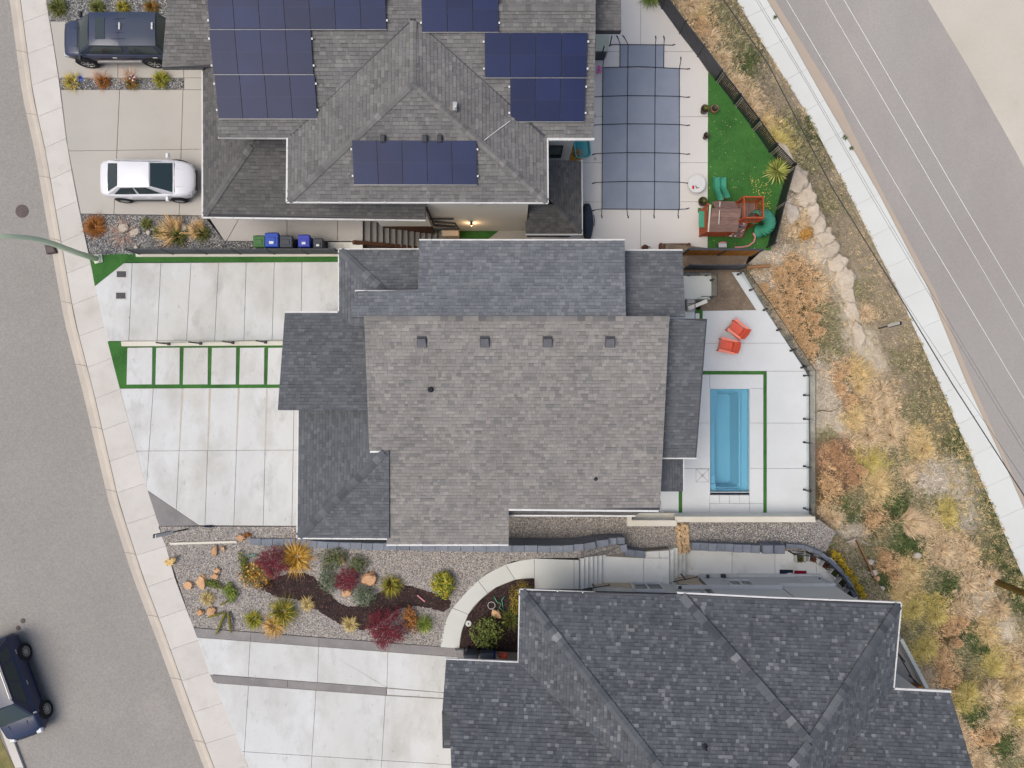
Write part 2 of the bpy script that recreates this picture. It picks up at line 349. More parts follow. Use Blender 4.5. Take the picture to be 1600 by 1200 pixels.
def slabs(root, px, z, lines, m, gap=.012, thick=.05, name='slab', mats=None):
    pieces = [wpoly(px, z)]
    for (a, b) in lines:
        a = P(*a, z); b = P(*b, z); nxt = []
        for p in pieces:
            for k in (1, -1):
                q = clip(p, a, b, k)
                if len(q) > 2 and abs(area2(q)) > .02: nxt.append(q)
        pieces = nxt
    for p in pieces:
        q = inset(p, gap)
        if not q: continue
        mb = MB(); n = len(q); r = inset(q, .008)
        if not r or len(r) != n: r = q
        mb.prism(q, z - thick, z - .006)
        mb.f.pop(1); mb.c.pop(1)                                  # open the top, then an arrissed rim
        if area2(q) < 0: q = q[::-1]
        mb.add([(x, y, z - .006) for x, y in q] + [(x, y, z) for x, y in r], [(i, (i + 1) % n, n + (i + 1) % n, n + i) for i in range(n)] + [tuple(range(n, 2 * n))])
        mb.build(name, m, root)
# ------------------------------------------------------------------ the setting: ground, streets, paving
def poly_at(pl, y):
    for i in range(1, len(pl)):
        if y <= pl[i][1]:
            a, b = pl[i - 1], pl[i]; return lerp(a[0], b[0], (y - a[1]) / (b[1] - a[1]))
    return pl[-1][0]
RL = [(-25, -300), (15, 0), (35, 150), (55, 240), (72, 340), (100, 500), (130, 615), (170, 785), (207, 900), (245, 1000), (281, 1100), (319, 1200), (358, 1300), (440, 1500)]
SL = [(30, -300), (72, 0), (90, 110), (105, 230), (125, 335), (150, 450), (170, 533), (187, 606), (230, 765), (265, 870), (272, 900), (300, 975), (340, 1070), (388, 1200), (428, 1300), (508, 1500)]
GL = [(x + (17 if y < 700 else 16), y) for x, y in RL]
B1 = [(990, -300), (1045, 0), (1112, 110), (1236, 265), (1200, 392), (1165, 425), (1198, 480), (1275, 580), (1278, 810), (1300, 835), (1330, 880), (1350, 930), (1400, 955), (1402, 1075), (1480, 1080), (1515, 1200), (1560, 1330), (1600, 1500)]
B2 = [(970, -300), (1150, 0), (1200, 82), (1265, 185), (1325, 300), (1407, 465), (1467, 600), (1522, 725), (1577, 852), (1600, 905), (1655, 1030), (1770, 1300), (1850, 1500)]
S2 = [(1020, -300), (1198, 0), (1215, 25), (1285, 150), (1372, 300), (1450, 450), (1511, 600), (1570, 725), (1607, 810), (1690, 1000), (1820, 1300), (1900, 1500)]
K2 = [(1033, -300), (1211, 0), (1305, 150), (1379, 300), (1459, 450), (1520, 600), (1582, 740), (1625, 830), (1705, 1000), (1835, 1300), (1915, 1500)]
E2 = [(1280, -300), (1450, 0), (1510, 100), (1590, 242), (1800, 640), (2100, 1300), (2200, 1500)]
ZR = -4.5
def sm(t): t = max(0, min(1, t)); return t * t * (3 - 2 * t)
# one big sheet under everything
mb = MB(); xs = [-4000, -1500] + list(range(-900, 2600, 100)) + [3200, 5500]; ys = [-4000, -1200] + list(range(-700, 2000, 100)) + [2600, 5200]
for y in ys:
    for x in xs:
        z = lerp(-.6, -3.2, sm((x - 350) / 250)) if x < 900 else lerp(-3.2, -5.2, sm((x - 1000) / 250))
        mb.v.append(tuple(P(x, y, 0)[:2]) + (z,))
W_ = len(xs)
for j in range(len(ys) - 1):
    for i in range(W_ - 1): mb.f.append((j * W_ + i, (j + 1) * W_ + i, (j + 1) * W_ + i + 1, j * W_ + i + 1)); mb.c.append(None)
struct(mb.build('ground', M['soil']))
# street along the fronts of the houses
block('road', RL + [(-900, 1500), (-900, -300)], -.12, .6, M['asphalt'])
side = struct(MB().prism(wpoly(GL + SL[::-1], -.02), -.8, -.02).build('sidewalk', M['joint']))
seams = list(range(-120, 1330, 49)); zs = 0.0
def spt(pl, y, z): return P(poly_at(pl, y), y, z)
for k in range(len(seams) - 1):
    ya, yb = seams[k], seams[k + 1]
    px = [(poly_at(GL, ya + 8), ya + 8), (poly_at(SL, ya - 7), ya - 7), (poly_at(SL, yb - 7), yb - 7), (poly_at(GL, yb + 8), yb + 8)]
    slabs(side, px, -.005, [], M['concrete_walk'], .0045, .06)
kerb = struct(MB().prism(wpoly(RL + GL[::-1], -.14), -.7, -.14).build('kerb', M['joint']))
kseams = list(range(-120, 1330, 98))
for k in range(len(kseams) - 1):                                  # rolled kerb: flat gutter, sloping lip, flat top
    n = 5; mb = MB(); rows = []
    for i in range(n + 1):
        y = lerp(kseams[k], kseams[k + 1], i / n) + (.35 if i == 0 else -.35 if i == n else 0)
        a = poly_at(RL, y + 3); g = poly_at(GL, y + 6)
        rows.append([P(a, y + 3, -.116), P(lerp(a, g, .5), y + 4, -.118), P(lerp(a, g, .72), y + 5, -.02), P(g - .6, y + 6, -.002)])
    vs = [p for r in rows for p in r]
    fs = [(i * 4 + j, (i + 1) * 4 + j, (i + 1) * 4 + j + 1, i * 4 + j + 1) for i in range(n) for j in range(3)]
    mb.add(vs, fs).build('kerb_segment', M['concrete_kerb'], kerb)
block('verge', [(-900, 400), (-218, 400), (-30, 1050), (2, 1158), (28, 1210), (70, 1300), (150, 1500), (-900, 1500)], -.005, .5, mat('verge_grass', A(112, 112, 70), A(150, 138, 96), 1.2, .95, .1, fine=.4, fscale=22, bump=.8))
kk = struct(MB().prism(wpoly([(-218, 400), (-30, 1050), (2, 1158), (28, 1210), (70, 1300), (150, 1500), (165, 1500), (84, 1300), (42, 1210), (17, 1158), (-16, 1050), (-205, 400)], -.02), -.6, -.02).build('kerb', M['joint']))
pk = [(-205, 400), (-23, 1050), (9.5, 1158), (35, 1210), (77, 1300), (157, 1500)]
for ya, yb in ((900, 1000), (1000, 1100), (1100, 1200), (1200, 1300)):
    px = [(poly_at(pk, ya) - 7, ya), (poly_at(pk, ya) + 7, ya), (poly_at(pk, yb) + 7, yb), (poly_at(pk, yb) - 7, yb)]
    slabs(kk, px, .0, [], M['concrete_walk'], .008, .1, 'kerb_segment')

# north neighbour's drive, gravel beds and side walk
nd = block('driveway', [(33, -280), (340, -280), (340, 337), (126, 334), (105, 230), (91, 110), (73, 0)], -.02, .6, M['joint'])
slabs(nd, [(78, 33), (340, 33), (340, 121.5), (92, 121.5)], .002, [((185, 20), (184, 130)), ((287, 20), (287, 130))], M['concrete_warm'])
slabs(nd, [(287.5, 121.5), (340, 121.5), (340, 140), (287.5, 140)], .002, [], M['concrete_warm'])
slabs(nd, [(95, 140), (320, 140), (320, 337), (126, 334), (106, 230)], .002, [((187, 140), (178, 336)), ((286, 140), (280, 337)), ((90, 236), (320, 233))], M['concrete_warm'])
block('gravel_bed', [(70, -200), (262, -200), (262, 31), (77, 33)], .006, .3, M['gravel_grey'])
block('gravel_bed', [(92.5, 122.5), (287, 122), (287, 139.5), (95, 140)], .006, .3, M['gravel_grey'])
block('gravel_bed', [(126, 334.5), (319, 338), (351, 377.5), (512, 377.5), (531, 392), (531, 397), (141, 399)], .0, .5, M['gravel_grey'])
nw = block('walkway', [(320, 330), (567, 330), (567, 377), (351, 377)], -.03, .6, M['joint'])
slabs(nw, [(320, 330), (567, 330), (567, 377), (351, 377)], .004, [((380, 330), (353, 378)), ((448.5, 300), (448.5, 400)), ((527.5, 300), (527.5, 400))], M['concrete_grey'])
slabs(nw, [(512, 378), (567, 378), (567, 390), (512, 390)], .004, [], M['concrete_mossy'])
# artificial turf strips and the middle house's drive
block('turf', [(140, 399), (212, 396), (532, 397), (532, 409), (195, 410), (148, 447)], .012, .4, M['turf'])
block('turf', [(168, 533.5), (445, 532), (445, 606), (187, 607)], .008, .4, M['turf'])
md = block('driveway', [(148, 447), (191, 411), (545, 409), (545, 533), (168, 533)], -.02, .6, M['joint'])
slabs(md, [(148, 447), (191, 411), (545, 409), (545, 533), (168, 533)], .0, [((a, 400), (b, 540)) for a, b in ((207, 201), (252, 245), (299, 291), (342, 335), (385, 381), (429, 425), (472, 470))], M['concrete_new'], .009)
for x0, x1 in ((198, 238), (243, 281), (286, 325), (330, 369), (374, 413), (418, 452)):
    pv = MB(); q = wpoly([(x0 + 1, 543.5), (x1, 543), (x1 - .6, 600.5), (x0 - .4, 600.8)], .05); pv.prism(q, -.05, .042)
    r = inset(q, .012); pv.prism(r, .042, .05)
    tag(pv.build('stepping_slab', M['concrete_new']), 'square pale concrete slab set in green turf, %s' % {198: 'nearest the sidewalk', 243: 'second from the sidewalk', 286: 'third from the sidewalk', 330: 'fourth from the sidewalk', 374: 'fifth from the sidewalk', 418: 'half under the roof edge'}[x0], 'slab', 'concrete stepping slabs in the turf strip')
ms = block('driveway', [(187, 607), (475, 605.5), (475, 822), (311, 821), (230, 766)], -.02, .6, M['joint'])
slabs(ms, [(187, 607), (475, 605.5), (475, 822), (311, 821), (230, 766)], .0, [((240, 600), (226, 800)), ((285, 600), (274, 830)), ((328, 600), (320, 830)), ((373, 600), (365, 830)), ((417, 600), (411, 830)), ((460, 600), (456, 830)), ((180, 705), (480, 703))], M['concrete_new'], .009)
for xa, xb, w_ in ((285, 280, 3.4), (328, 324.5, 3.8), (373, 369, 3.2), (417, 414, 2.4)):
    struct(MB().prism(wpoly([(xa - w_ * .5, 607.5), (xa + w_ * .5, 607.5), (xb + w_ * .3, 702), (xb - w_ * .25, 703)], .004), -.03, .0035).build('joint_stain', M['stained'], ms))
block('apron', [(230.3, 766.6), (310.6, 821.2), (247, 822)], -.01, .5, M['concrete_dark'])
kb = MB().prism(wpoly([(189, 533.5), (450, 532), (450, 539.5), (190, 541)], .12), -.3, .12)
tag(kb.build('edging', M['cream_wall_cap']), 'long pale concrete kerb carrying black posts beside the slab path', 'edging')
# south garden, path, walkway and drive
block('gravel_bed', [(247.5, 822.5), (475, 823), (475, 846), (600, 853), (790, 857), (885, 857.5), (905, 857), (909, 864), (905, 871.5), (838, 872), (800, 877.5), (760, 896), (725, 929), (700, 961), (688, 1010), (302, 980), (264, 868)], -.005, 2.2, M['gravel_pink'])
MULCH = smooth([(408, 915), (432, 900), (462, 893), (490, 900), (512, 922), (530, 944), (556, 950), (585, 930), (612, 915), (640, 914), (670, 926), (706, 931), (700, 958), (672, 950), (640, 945), (615, 955), (590, 978), (562, 986), (530, 975), (498, 955), (465, 936), (428, 934)], 3, 3)
block('mulch_bed', MULCH, .004, .2, M['mulch'])
block('mulch_bed', [(718.5, 1014), (722.5, 985), (732.5, 960), (750.5, 938), (775.5, 918), (805.5, 906), (836, 904), (836, 1020)], -.02, .5, M['mulch'])
pt = block('footpath', [(688, 1012), (692, 985), (700, 962), (715, 940), (735, 918), (760, 897), (790, 882), (815, 875), (837, 872.5), (904, 875), (904, 921), (836, 920), (832, 903.5), (805, 906), (775, 918), (750, 938), (732, 960), (722, 985), (718, 1013)], -.025, 1.6, M['joint'])
oc = [(688, 1012), (690, 995), (694, 978), (700, 962), (707, 950), (715, 940), (735, 918), (747, 907), (760, 897), (775, 889), (790, 882), (812, 876), (835, 872.5)]
ic = [(718, 1013), (719, 1000), (722, 985), (727, 972), (732, 960), (740, 948), (750, 938), (762, 927), (775, 918), (790, 911.5), (805, 906), (819, 904), (835, 903.5)]
for a, b in ((0, 4), (4, 7), (7, 10), (10, 12)): slabs(pt, oc[a:b + 1] + ic[a:b + 1][::-1], .0, [], M['concrete_path'], .01)
slabs(pt, [(835, 872.5), (905, 875), (905, 921), (835, 920)], .0, [((897, 870), (897, 925))], M['concrete_path'], .01)
st = thing('stairs', 'upper flight of pale concrete steps beside the lowest house', 'stairs', P(905, 897, 0))
def flight(root, x0, dx, n, y0, y1, z0, dz, m, sl=0):
    for i in range(n):
        z = z0 - dz * (i + 1); xa = P(x0, 0, z0).x + i * dx; ya = P(0, y0, z0).y; yb = P(0, y1, z0).y
        MB().prism([(xa, ya + sl * i), (xa + dx + .004, ya + sl * i), (xa + dx + .004, yb), (xa, yb)], z - 1.2, z).build('step', m, root, True); MB().prism([(xa + .002, ya + sl * i), (xa + .03, ya + sl * i), (xa + .03, yb), (xa + .002, yb)], z, z + .004).build('dirt_line', M['concrete_dark'], root, True)
flight(st, 905, .232, 6, 874, 923, 0, .165, M['concrete_mossy'], .03)
ld = block('landing', [(946, 866), (1046, 858), (1046, 921), (946, 921)], -1.03, 1.2, M['joint'])
slabs(ld, [(946, 869), (1008, 872), (1046, 872), (1046, 921), (946, 921)], -1.0, [((1006, 850), (1006, 930))], M['concrete_mossy'], .01)
slabs(ld, [(1008, 862), (1046, 860), (1046, 872), (1008, 872)], -.99, [((1030, 850), (1030, 930))], M['concrete_mossy'], .01)
st = thing('stairs', 'lower flight of pale concrete steps past the orange rocks', 'stairs', P(1046, 890, -1.0))
flight(st, 1046, .24, 5, 860, 921, -1.0, .175, M['concrete_mossy'], .03)
ZT = -1.88
tr = block('terrace', [(1077, 852), (1190, 858), (1262, 858), (1300, 872), (1330, 905), (1345, 940), (1400, 965), (1077, 930)], ZT - .03, 1.0, M['joint'])
slabs(tr, [(1077, 852), (1190, 858), (1262, 858), (1300, 872), (1330, 905), (1345, 940), (1400, 965), (1077, 930)], ZT, [((1144, 840), (1144, 960)), ((1211, 840), (1211, 960)), ((1276, 840), (1276, 960))], M['concrete_mossy'], .01)
sdv = block('driveway', [(292, 980), (690, 1010.5), (718, 1013), (836, 1022), (836, 1060), (720, 1120), (720, 1500), (498, 1500), (378, 1200), (330, 1072)], -.025, .6, M['joint'])
slabs(sdv, [(307.5, 996), (716, 1027), (714, 1084), (604.5, 1074.5), (327, 1053.5)], .0, [((392, 980), (387, 1080)), ((499, 980), (495, 1100)), ((607, 980), (604, 1100))], M['concrete_new'], .008)
slabs(sdv, [(334, 1067), (604, 1087), (714, 1093), (720, 1500), (508, 1500), (388, 1200)], .0, [((389, 1060), (374, 1300)), ((495, 1060), (480, 1300)), ((604, 1060), (590, 1300)), ((310, 1170), (720, 1196))], M['concrete_new'], .008)
slabs(sdv, [(604.5, 1075.5), (714, 1084), (714, 1092), (604.5, 1086)], .0, [], M['concrete_new'], .008)
bd = struct(MB().prism(wpoly([(302, 981), (690, 1011), (690, 1024), (307, 995.5)], .0), -.4, -.01).build('edging_band', M['joint']))
slabs(bd, [(302, 981), (718, 1013), (718, 1026.5), (307, 995.5)], .006, [((x, 970), (x - 1, 1040)) for x in (392, 499, 607)], M['concrete_dark'], .008)
slabs(bd, [(327.5, 1054), (604, 1074.5), (604, 1086.5), (333.5, 1066.5)], .004, [((450, 1040), (449, 1100))], M['concrete_dark'], .008)
slabs(bd, [(712, 1013), (732, 1014), (730, 1028), (712, 1027)], .012, [], M['concrete_dark'], .008)
sg = [P(*v) for v in ((903, 857, -.02), (903, 871.5, -.02), (925, 869.5, -.4), (946, 867, -.8), (974, 864, -.86), (974, 852, -.86), (940, 849, -.5))]; n_ = len(sg)
struct(MB().add(sg + [Vector((q.x, q.y, -2.8)) for q in sg], [tuple(range(n_)), tuple(range(2 * n_ - 1, n_ - 1, -1))] + [(i, n_ + i, n_ + (i + 1) % n_, (i + 1) % n_) for i in range(n_)]).build('gravel_slope', M['gravel_pink']))
# low side yard between the two lower houses
block('gravel_bed', [(780, 795), (1280, 812), (1306, 832), (1290, 862), (1077, 858), (990, 870), (780, 872)], -1.62, 1.4, M['gravel_pink'])
block('planting_bed', [(1262, 850), (1306, 832), (1326, 850), (1352, 890), (1408, 956), (1345, 941), (1330, 906), (1300, 872)], -2.12, 1.0, M['soil'])
# north neighbour's sunken back yard
ZN = -2.4
ny = block('patio', [(640, 330), (830, 330), (830, -290), (940, -290), (1037, 8), (1107, 113), (1106, 392), (640, 400)], ZN - .03, .8, M['joint'])
slabs(ny, [(830, 330), (830, -290), (930, -290), (1037, 8), (1107, 113), (1106, 392), (830, 400)], ZN, [((1001, -300), (1001, 500)), ((800, 81), (1200, 80)), ((800, 182.5), (1200, 182)), ((800, 254.5), (1200, 254)), ((800, 315.5), (1200, 315)), ((1001, 330), (1001, 400)), ((800, -60), (1200, -60))], M['concrete_pool'], .008)
slabs(ny, [(640, 330), (830, 330), (830, 400), (640, 400)], ZN, [((768, 362), (745, 378))], M['concrete_warm'], .008)
block('turf', [(1106.5, 113), (1115, 120), (1240, 270), (1204, 391), (1105.5, 391)], ZN + .01, .9, M['turf'])
block('turf', [(718, 358), (783, 358), (757, 378), (718, 378)], ZN + .012, .3, M['turf'])
# middle house's pool terrace
ZP = -1.8
jt = M['joint']
def pave(px, lines=(), m=None, root=None):
    slabs(root, px, ZP, lines, m or M['concrete_patio'], .007)
pa = [(1010, 487), (1196, 484), (1259, 580), (1010, 579.5)]; pb = [(1198, 580), (1259, 580), (1264, 590), (1264, 806), (1198, 806)]
pcs = [[(1010, 585), (1109, 585), (1109, 806), (1010, 806)], [(1109, 585), (1193, 585), (1193, 607), (1109, 607)], [(1171, 607), (1193, 607), (1193, 806), (1171, 806)], [(1109, 773), (1171, 773), (1171, 806), (1109, 806)]]
tp = block('pool_terrace', pa, ZP - .03, 1.6, jt)
for q in [pb] + pcs + [[(1143, 425), (1161, 425), (1196, 484), (1182, 485)]]: struct(MB().prism(wpoly(q, ZP - .03), ZP - 1.6, ZP - .03).build('pool_terrace_base', jt, tp))
pave(pa, [((1000, 536.5), (1300, 536))], root=tp)
pave(pb, [((1150, 661), (1300, 661)), ((1150, 732), (1300, 732))], root=tp)
pave(pcs[0], [((1000, 661), (1200, 661)), ((1000, 732), (1200, 732)), ((1065.5, 700), (1065.5, 900))], root=tp)
pave(pcs[1], [], root=tp); pave(pcs[2], [((1000, 661), (1300, 661)), ((1000, 732), (1300, 732)), ((1000, 786.5), (1300, 786.5))], root=tp)
for k in range(4): x = 1109 + 15.5 * k; pave([(x, 773.5), (x + 15.5, 773.5), (x + 15.5, 786.5), (x, 786.5)], root=tp)
pave([(1109, 786.5), (1171, 786.5), (1171, 806), (1109, 806)], root=tp)
pave([(1143, 425), (1161, 425), (1196, 484), (1182, 485)], root=tp)
block('turf', [(1090, 579.8), (1198, 579.8), (1198, 585), (1090, 585)], ZP + .008, .5, M['turf'])
block('turf', [(1193, 585.2), (1198, 585.2), (1198, 802), (1193, 802)], ZP + .008, .5, M['turf'])
block('turf', [(1060.5, 755), (1066, 755), (1066, 801), (1060.5, 801)], ZP + .008, .3, M['turf'])
block('dirt_bed', [(1095, 424), (1143, 425), (1182, 485), (1095, 487)], ZP - .04, .8, M['soil'])
block('dirt_bed', [(1040, 380), (1172, 395), (1160, 425), (1040, 425)], ZP - .1, .8, M['soil'])
# dry bank falling to the lower road
def bank_t(px, py): a, b = poly_at(B1, py), poly_at(B2, py); return (px - a) / max(12, (b - a))
def bank_z(px, py):
    t = bank_t(px, py); z = lerp(-2.45, ZR + .02, sm(t * .92 + .04 if 0 < t < 1 else t))
    return z + .12 * noise.noise(Vector((px * .03, py * .03, 3))) * (1 if .08 < t < .9 else 0)
def pl_(c, k=1.3): return tuple(min(.8, v * k) for v in c)
PAL = {  # ground tint, blades, blade height, density, upright
    'orange': (A(120, 104, 72), [A(228, 187, 132), A(212, 168, 112), A(238, 204, 156), A(152, 118, 78)], .34, 1.2),
    'tan': (A(164, 146, 114), [A(216, 190, 154), A(196, 168, 130), A(232, 208, 174), A(150, 126, 94)], .3, 1.1),
    'straw': (A(172, 152, 116), [A(222, 196, 146), A(204, 178, 126), A(234, 212, 168), A(178, 152, 104)], .38, 1.3),
    'yellow': (A(150, 132, 84), [A(204, 184, 104), A(186, 168, 90), A(164, 152, 80), A(220, 200, 128)], .34, 1.3),
    'green': (A(86, 98, 54), [A(104, 122, 62), A(84, 108, 54), A(126, 134, 72), A(74, 94, 52)], .2, 1.3),
    'olive': (A(158, 146, 114), [A(172, 160, 112), A(146, 142, 94), A(194, 178, 138), A(120, 122, 76)], .22, 1.2),
    'rust': (A(160, 128, 104), [A(194, 154, 112), A(172, 130, 92), A(210, 174, 132), A(142, 110, 78)], .26, 1.2),
    'dirt': (A(214, 199, 174), [A(206, 182, 150), A(184, 162, 132)], .12, .25),
    'grey': (A(190, 178, 160), [A(212, 198, 176), A(192, 178, 156), A(168, 154, 134)], .22, .8),
    'brown': (A(172, 156, 132), [A(186, 168, 138), A(166, 148, 116), A(200, 182, 152), A(140, 128, 92)], .14, 1.0)}
for k_ in PAL:
    q_ = PAL[k_]; e_ = 1.95 if k_ == 'orange' else 1.7 if k_ == 'rust' else 1.5 if k_ in ('orange', 'tan', 'straw', 'dirt', 'grey', 'rust') else 1.2
    gy = lambda c: mixc(c, (sum(c) / 3,) * 3, .16)
    PAL[k_] = (pl_(q_[0], 1.05 if k_ in ('dirt', 'grey') else .85 if k_ == 'brown' else .6), [gy(pl_(c, e_)) for c in q_[1]], q_[2], q_[3])  # ground tints darkened to paint in the shade between shrubs
PAL['orange'] = (PAL['orange'][0], [(.73, .48, .26), (.63, .39, .19), (.79, .58, .36), (.40, .26, .13)], .34, 1.2)
PAL['rust'] = (PAL['rust'][0], [(.56, .33, .18), (.46, .26, .13), (.66, .43, .26), (.33, .20, .11)], .26, 1.2)
PAL['tan'] = (PAL['tan'][0], [(.68, .51, .31), (.56, .40, .22), (.76, .61, .42), (.36, .26, .15)], .3, 1.1)
PAL['straw'] = (PAL['straw'][0], [(.68, .50, .24), (.57, .41, .18), (.75, .59, .34), (.40, .29, .13)], .38, 1.3)
PAL['yellow'] = (PAL['yellow'][0], [(.56, .44, .14), (.46, .37, .11), (.35, .31, .09), (.66, .53, .22)], .34, 1.3)
BL = [(1075, 10, 26, 'tan'), (1095, 45, 22, 'orange'), (1110, 60, 18, 'tan'), (1128, 95, 20, 'tan'), (1150, 130, 18, 'tan'), (1175, 170, 20, 'tan'), (1195, 195, 16, 'straw'), (1208, 215, 16, 'yellow'), (1090, 20, 14, 'straw'),
      (1125, 20, 20, 'olive'), (1145, 70, 24, 'olive'), (1165, 100, 24, 'green'), (1140, 105, 18, 'olive'), (1195, 110, 22, 'brown'), (1215, 150, 24, 'brown'), (1235, 200, 22, 'olive'), (1215, 225, 20, 'yellow'), (1255, 250, 26, 'olive'), (1270, 290, 24, 'brown'), (1265, 200, 16, 'green'), (1290, 320, 24, 'olive'), (1310, 345, 28, 'brown'), (1335, 400, 28, 'brown'), (1360, 460, 28, 'brown'), (1320, 380, 22, 'brown'), (1345, 455, 20, 'olive'), (1390, 520, 26, 'brown'), (1415, 560, 22, 'olive'), (1440, 600, 20, 'olive'), (1400, 600, 26, 'brown'),
      (1230, 330, 18, 'grey'), (1215, 365, 22, 'brown'), (1245, 350, 20, 'tan'), (1205, 400, 20, 'grey'), (1200, 440, 16, 'grey'), (1275, 395, 22, 'dirt'), (1310, 440, 22, 'dirt'), (1320, 480, 26, 'dirt'), (1340, 530, 26, 'dirt'), (1365, 570, 20, 'dirt'), (1350, 490, 18, 'tan'), (1375, 610, 24, 'tan'),
      (1220, 440, 26, 'orange'), (1250, 430, 28, 'orange'), (1205, 470, 20, 'orange'), (1235, 480, 26, 'orange'), (1265, 470, 20, 'orange'), (1280, 455, 18, 'tan'), (1290, 490, 22, 'olive'), (1225, 510, 20, 'orange'), (1255, 520, 24, 'orange'), (1285, 530, 18, 'olive'), (1300, 550, 18, 'olive'), (1260, 548, 20, 'orange'), (1290, 570, 22, 'grey'), (1310, 580, 20, 'orange'), (1340, 580, 18, 'straw'),
      (1300, 610, 20, 'grey'), (1285, 640, 22, 'grey'), (1300, 660, 20, 'dirt'), (1325, 625, 18, 'orange'), (1360, 630, 24, 'tan'), (1380, 640, 22, 'tan'), (1335, 650, 16, 'straw'), (1355, 680, 24, 'tan'), (1390, 680, 22, 'tan'), (1430, 640, 22, 'olive'), (1470, 660, 20, 'olive'), (1490, 690, 20, 'green'), (1440, 700, 24, 'straw'), (1400, 710, 20, 'olive'), (1300, 700, 20, 'rust'), (1320, 735, 28, 'rust'), (1295, 760, 22, 'orange'), (1290, 680, 14, 'olive'),
      (1360, 720, 20, 'yellow'), (1370, 760, 22, 'straw'), (1400, 750, 22, 'olive'), (1415, 740, 16, 'tan'), (1450, 745, 26, 'grey'), (1490, 740, 26, 'grey'), (1505, 710, 16, 'green'), (1520, 740, 18, 'olive'), (1535, 790, 18, 'green'), (1400, 780, 18, 'green'), (1440, 790, 22, 'olive'), (1440, 820, 22, 'tan'), (1480, 800, 18, 'yellow'), (1510, 800, 20, 'grey'), (1320, 800, 18, 'green'), (1340, 780, 20, 'olive'), (1360, 810, 20, 'orange'), (1300, 810, 18, 'tan'), (1310, 830, 20, 'dirt'), (1330, 835, 18, 'grey'),
      (1550, 850, 20, 'green'), (1530, 840, 20, 'olive'), (1510, 860, 22, 'tan'), (1470, 860, 22, 'tan'), (1420, 850, 20, 'green'), (1400, 845, 16, 'green'), (1380, 840, 18, 'olive'), (1385, 880, 20, 'orange'), (1350, 860, 18, 'olive'), (1340, 880, 18, 'brown'), (1365, 910, 18, 'green'), (1420, 890, 20, 'straw'), (1450, 900, 18, 'olive'), (1480, 910, 18, 'green'), (1510, 910, 20, 'tan'), (1480, 870, 14, 'dirt'), (1570, 890, 20, 'green'), (1570, 860, 12, 'olive'), (1545, 900, 18, 'tan'), (1530, 940, 20, 'dirt'), (1500, 950, 18, 'tan'), (1560, 950, 20, 'tan'), (1590, 940, 18, 'green'), (1605, 980, 20, 'olive'),
      (1425, 950, 22, 'yellow'), (1440, 970, 20, 'olive'), (1410, 930, 16, 'straw'), (1460, 960, 20, 'yellow'), (1420, 990, 18, 'olive'), (1445, 1010, 20, 'yellow'), (1480, 980, 20, 'orange'), (1500, 970, 18, 'orange'), (1470, 1020, 22, 'orange'), (1500, 1020, 18, 'olive'), (1520, 1000, 20, 'green'), (1540, 990, 18, 'straw'), (1570, 980, 20, 'dirt'), (1600, 1020, 22, 'tan'), (1580, 1040, 20, 'straw'), (1550, 1040, 20, 'yellow'), (1520, 1050, 20, 'olive'), (1530, 1010, 14, 'green'), (1450, 1050, 18, 'brown'), (1480, 1060, 18, 'orange'), (1510, 1080, 20, 'yellow'), (1545, 1080, 22, 'tan'), (1585, 1080, 22, 'straw'), (1530, 1110, 18, 'green'), (1555, 1120, 20, 'tan'), (1600, 1110, 22, 'yellow'), (1545, 1150, 18, 'orange'), (1570, 1160, 22, 'green'), (1600, 1160, 20, 'tan'), (1535, 1190, 16, 'tan'), (1590, 1190, 20, 'olive'), (1620, 1200, 22, 'straw')]
def bank_mix(px, py):
    w = []; tot = 1e-9
    for x, y, r, k in BL:
        d2 = ((px - x) ** 2 + (py - y) ** 2) / (r * r)
        if d2 < 9: e = math.exp(-d2 * 1.3); w.append((e, k)); tot += e
    if tot < .02: return [(1, 'olive' if bank_t(px, py) > .7 else 'tan')]
    return [(e / tot, k) for e, k in w]
mb = MB(); cols = []; NR, NC = 226, 30
for j in range(NR):
    y = -300 + 8 * j
    for i in range(NC + 1):
        t = i / NC; a, b = poly_at(B1, y), poly_at(B2, y); b = max(b, a + 14); px = lerp(a - 10, b + .5, t)
        z = bank_z(px, y) if 0 < i < NC else (-2.5 if i == 0 else ZR + .0)
        mb.v.append(tuple(P(px, y, z))); c = [0, 0, 0]
        for w, k in bank_mix(px, y):
            for q in range(3): c[q] += w * PAL[k][0][q]
        cols.append(jit(tuple(c), .1))
for j in range(NR - 1):
    for i in range(NC): o = j * (NC + 1) + i; mb.f.append((o, o + NC + 1, o + NC + 2, o + 1)); mb.c.append(cols[o])
me_bank = mb.build('hillside', M['bank_soil'], smooth=True); struct(me_bank)
# lower road with its pavement
sw = struct(MB().prism(wpoly(B2 + S2[::-1], ZR - .02), ZR - .8, ZR - .02).build('pavement', M['joint']))
for k in range(29):
    ya = -130 + 49 * k; yb = ya + 49
    px = [(poly_at(B2, ya + 10) + .5, ya + 10), (poly_at(S2, ya - 8), ya - 8), (poly_at(S2, yb - 8), yb - 8), (poly_at(B2, yb + 10) + .5, yb + 10)]
    slabs(sw, px, ZR + .02, [], M['concrete_right'], .003, .05)
block('gutter', S2 + K2[::-1], ZR - .1, .6, M['concrete_tan'])
block('main_road', K2 + E2[::-1], ZR - .125, .6, M['asphalt_main'])
block('dirt_lot', E2 + [(2800, 1500), (2800, -300)], ZR - .118, .6, M['dirt_lot'])
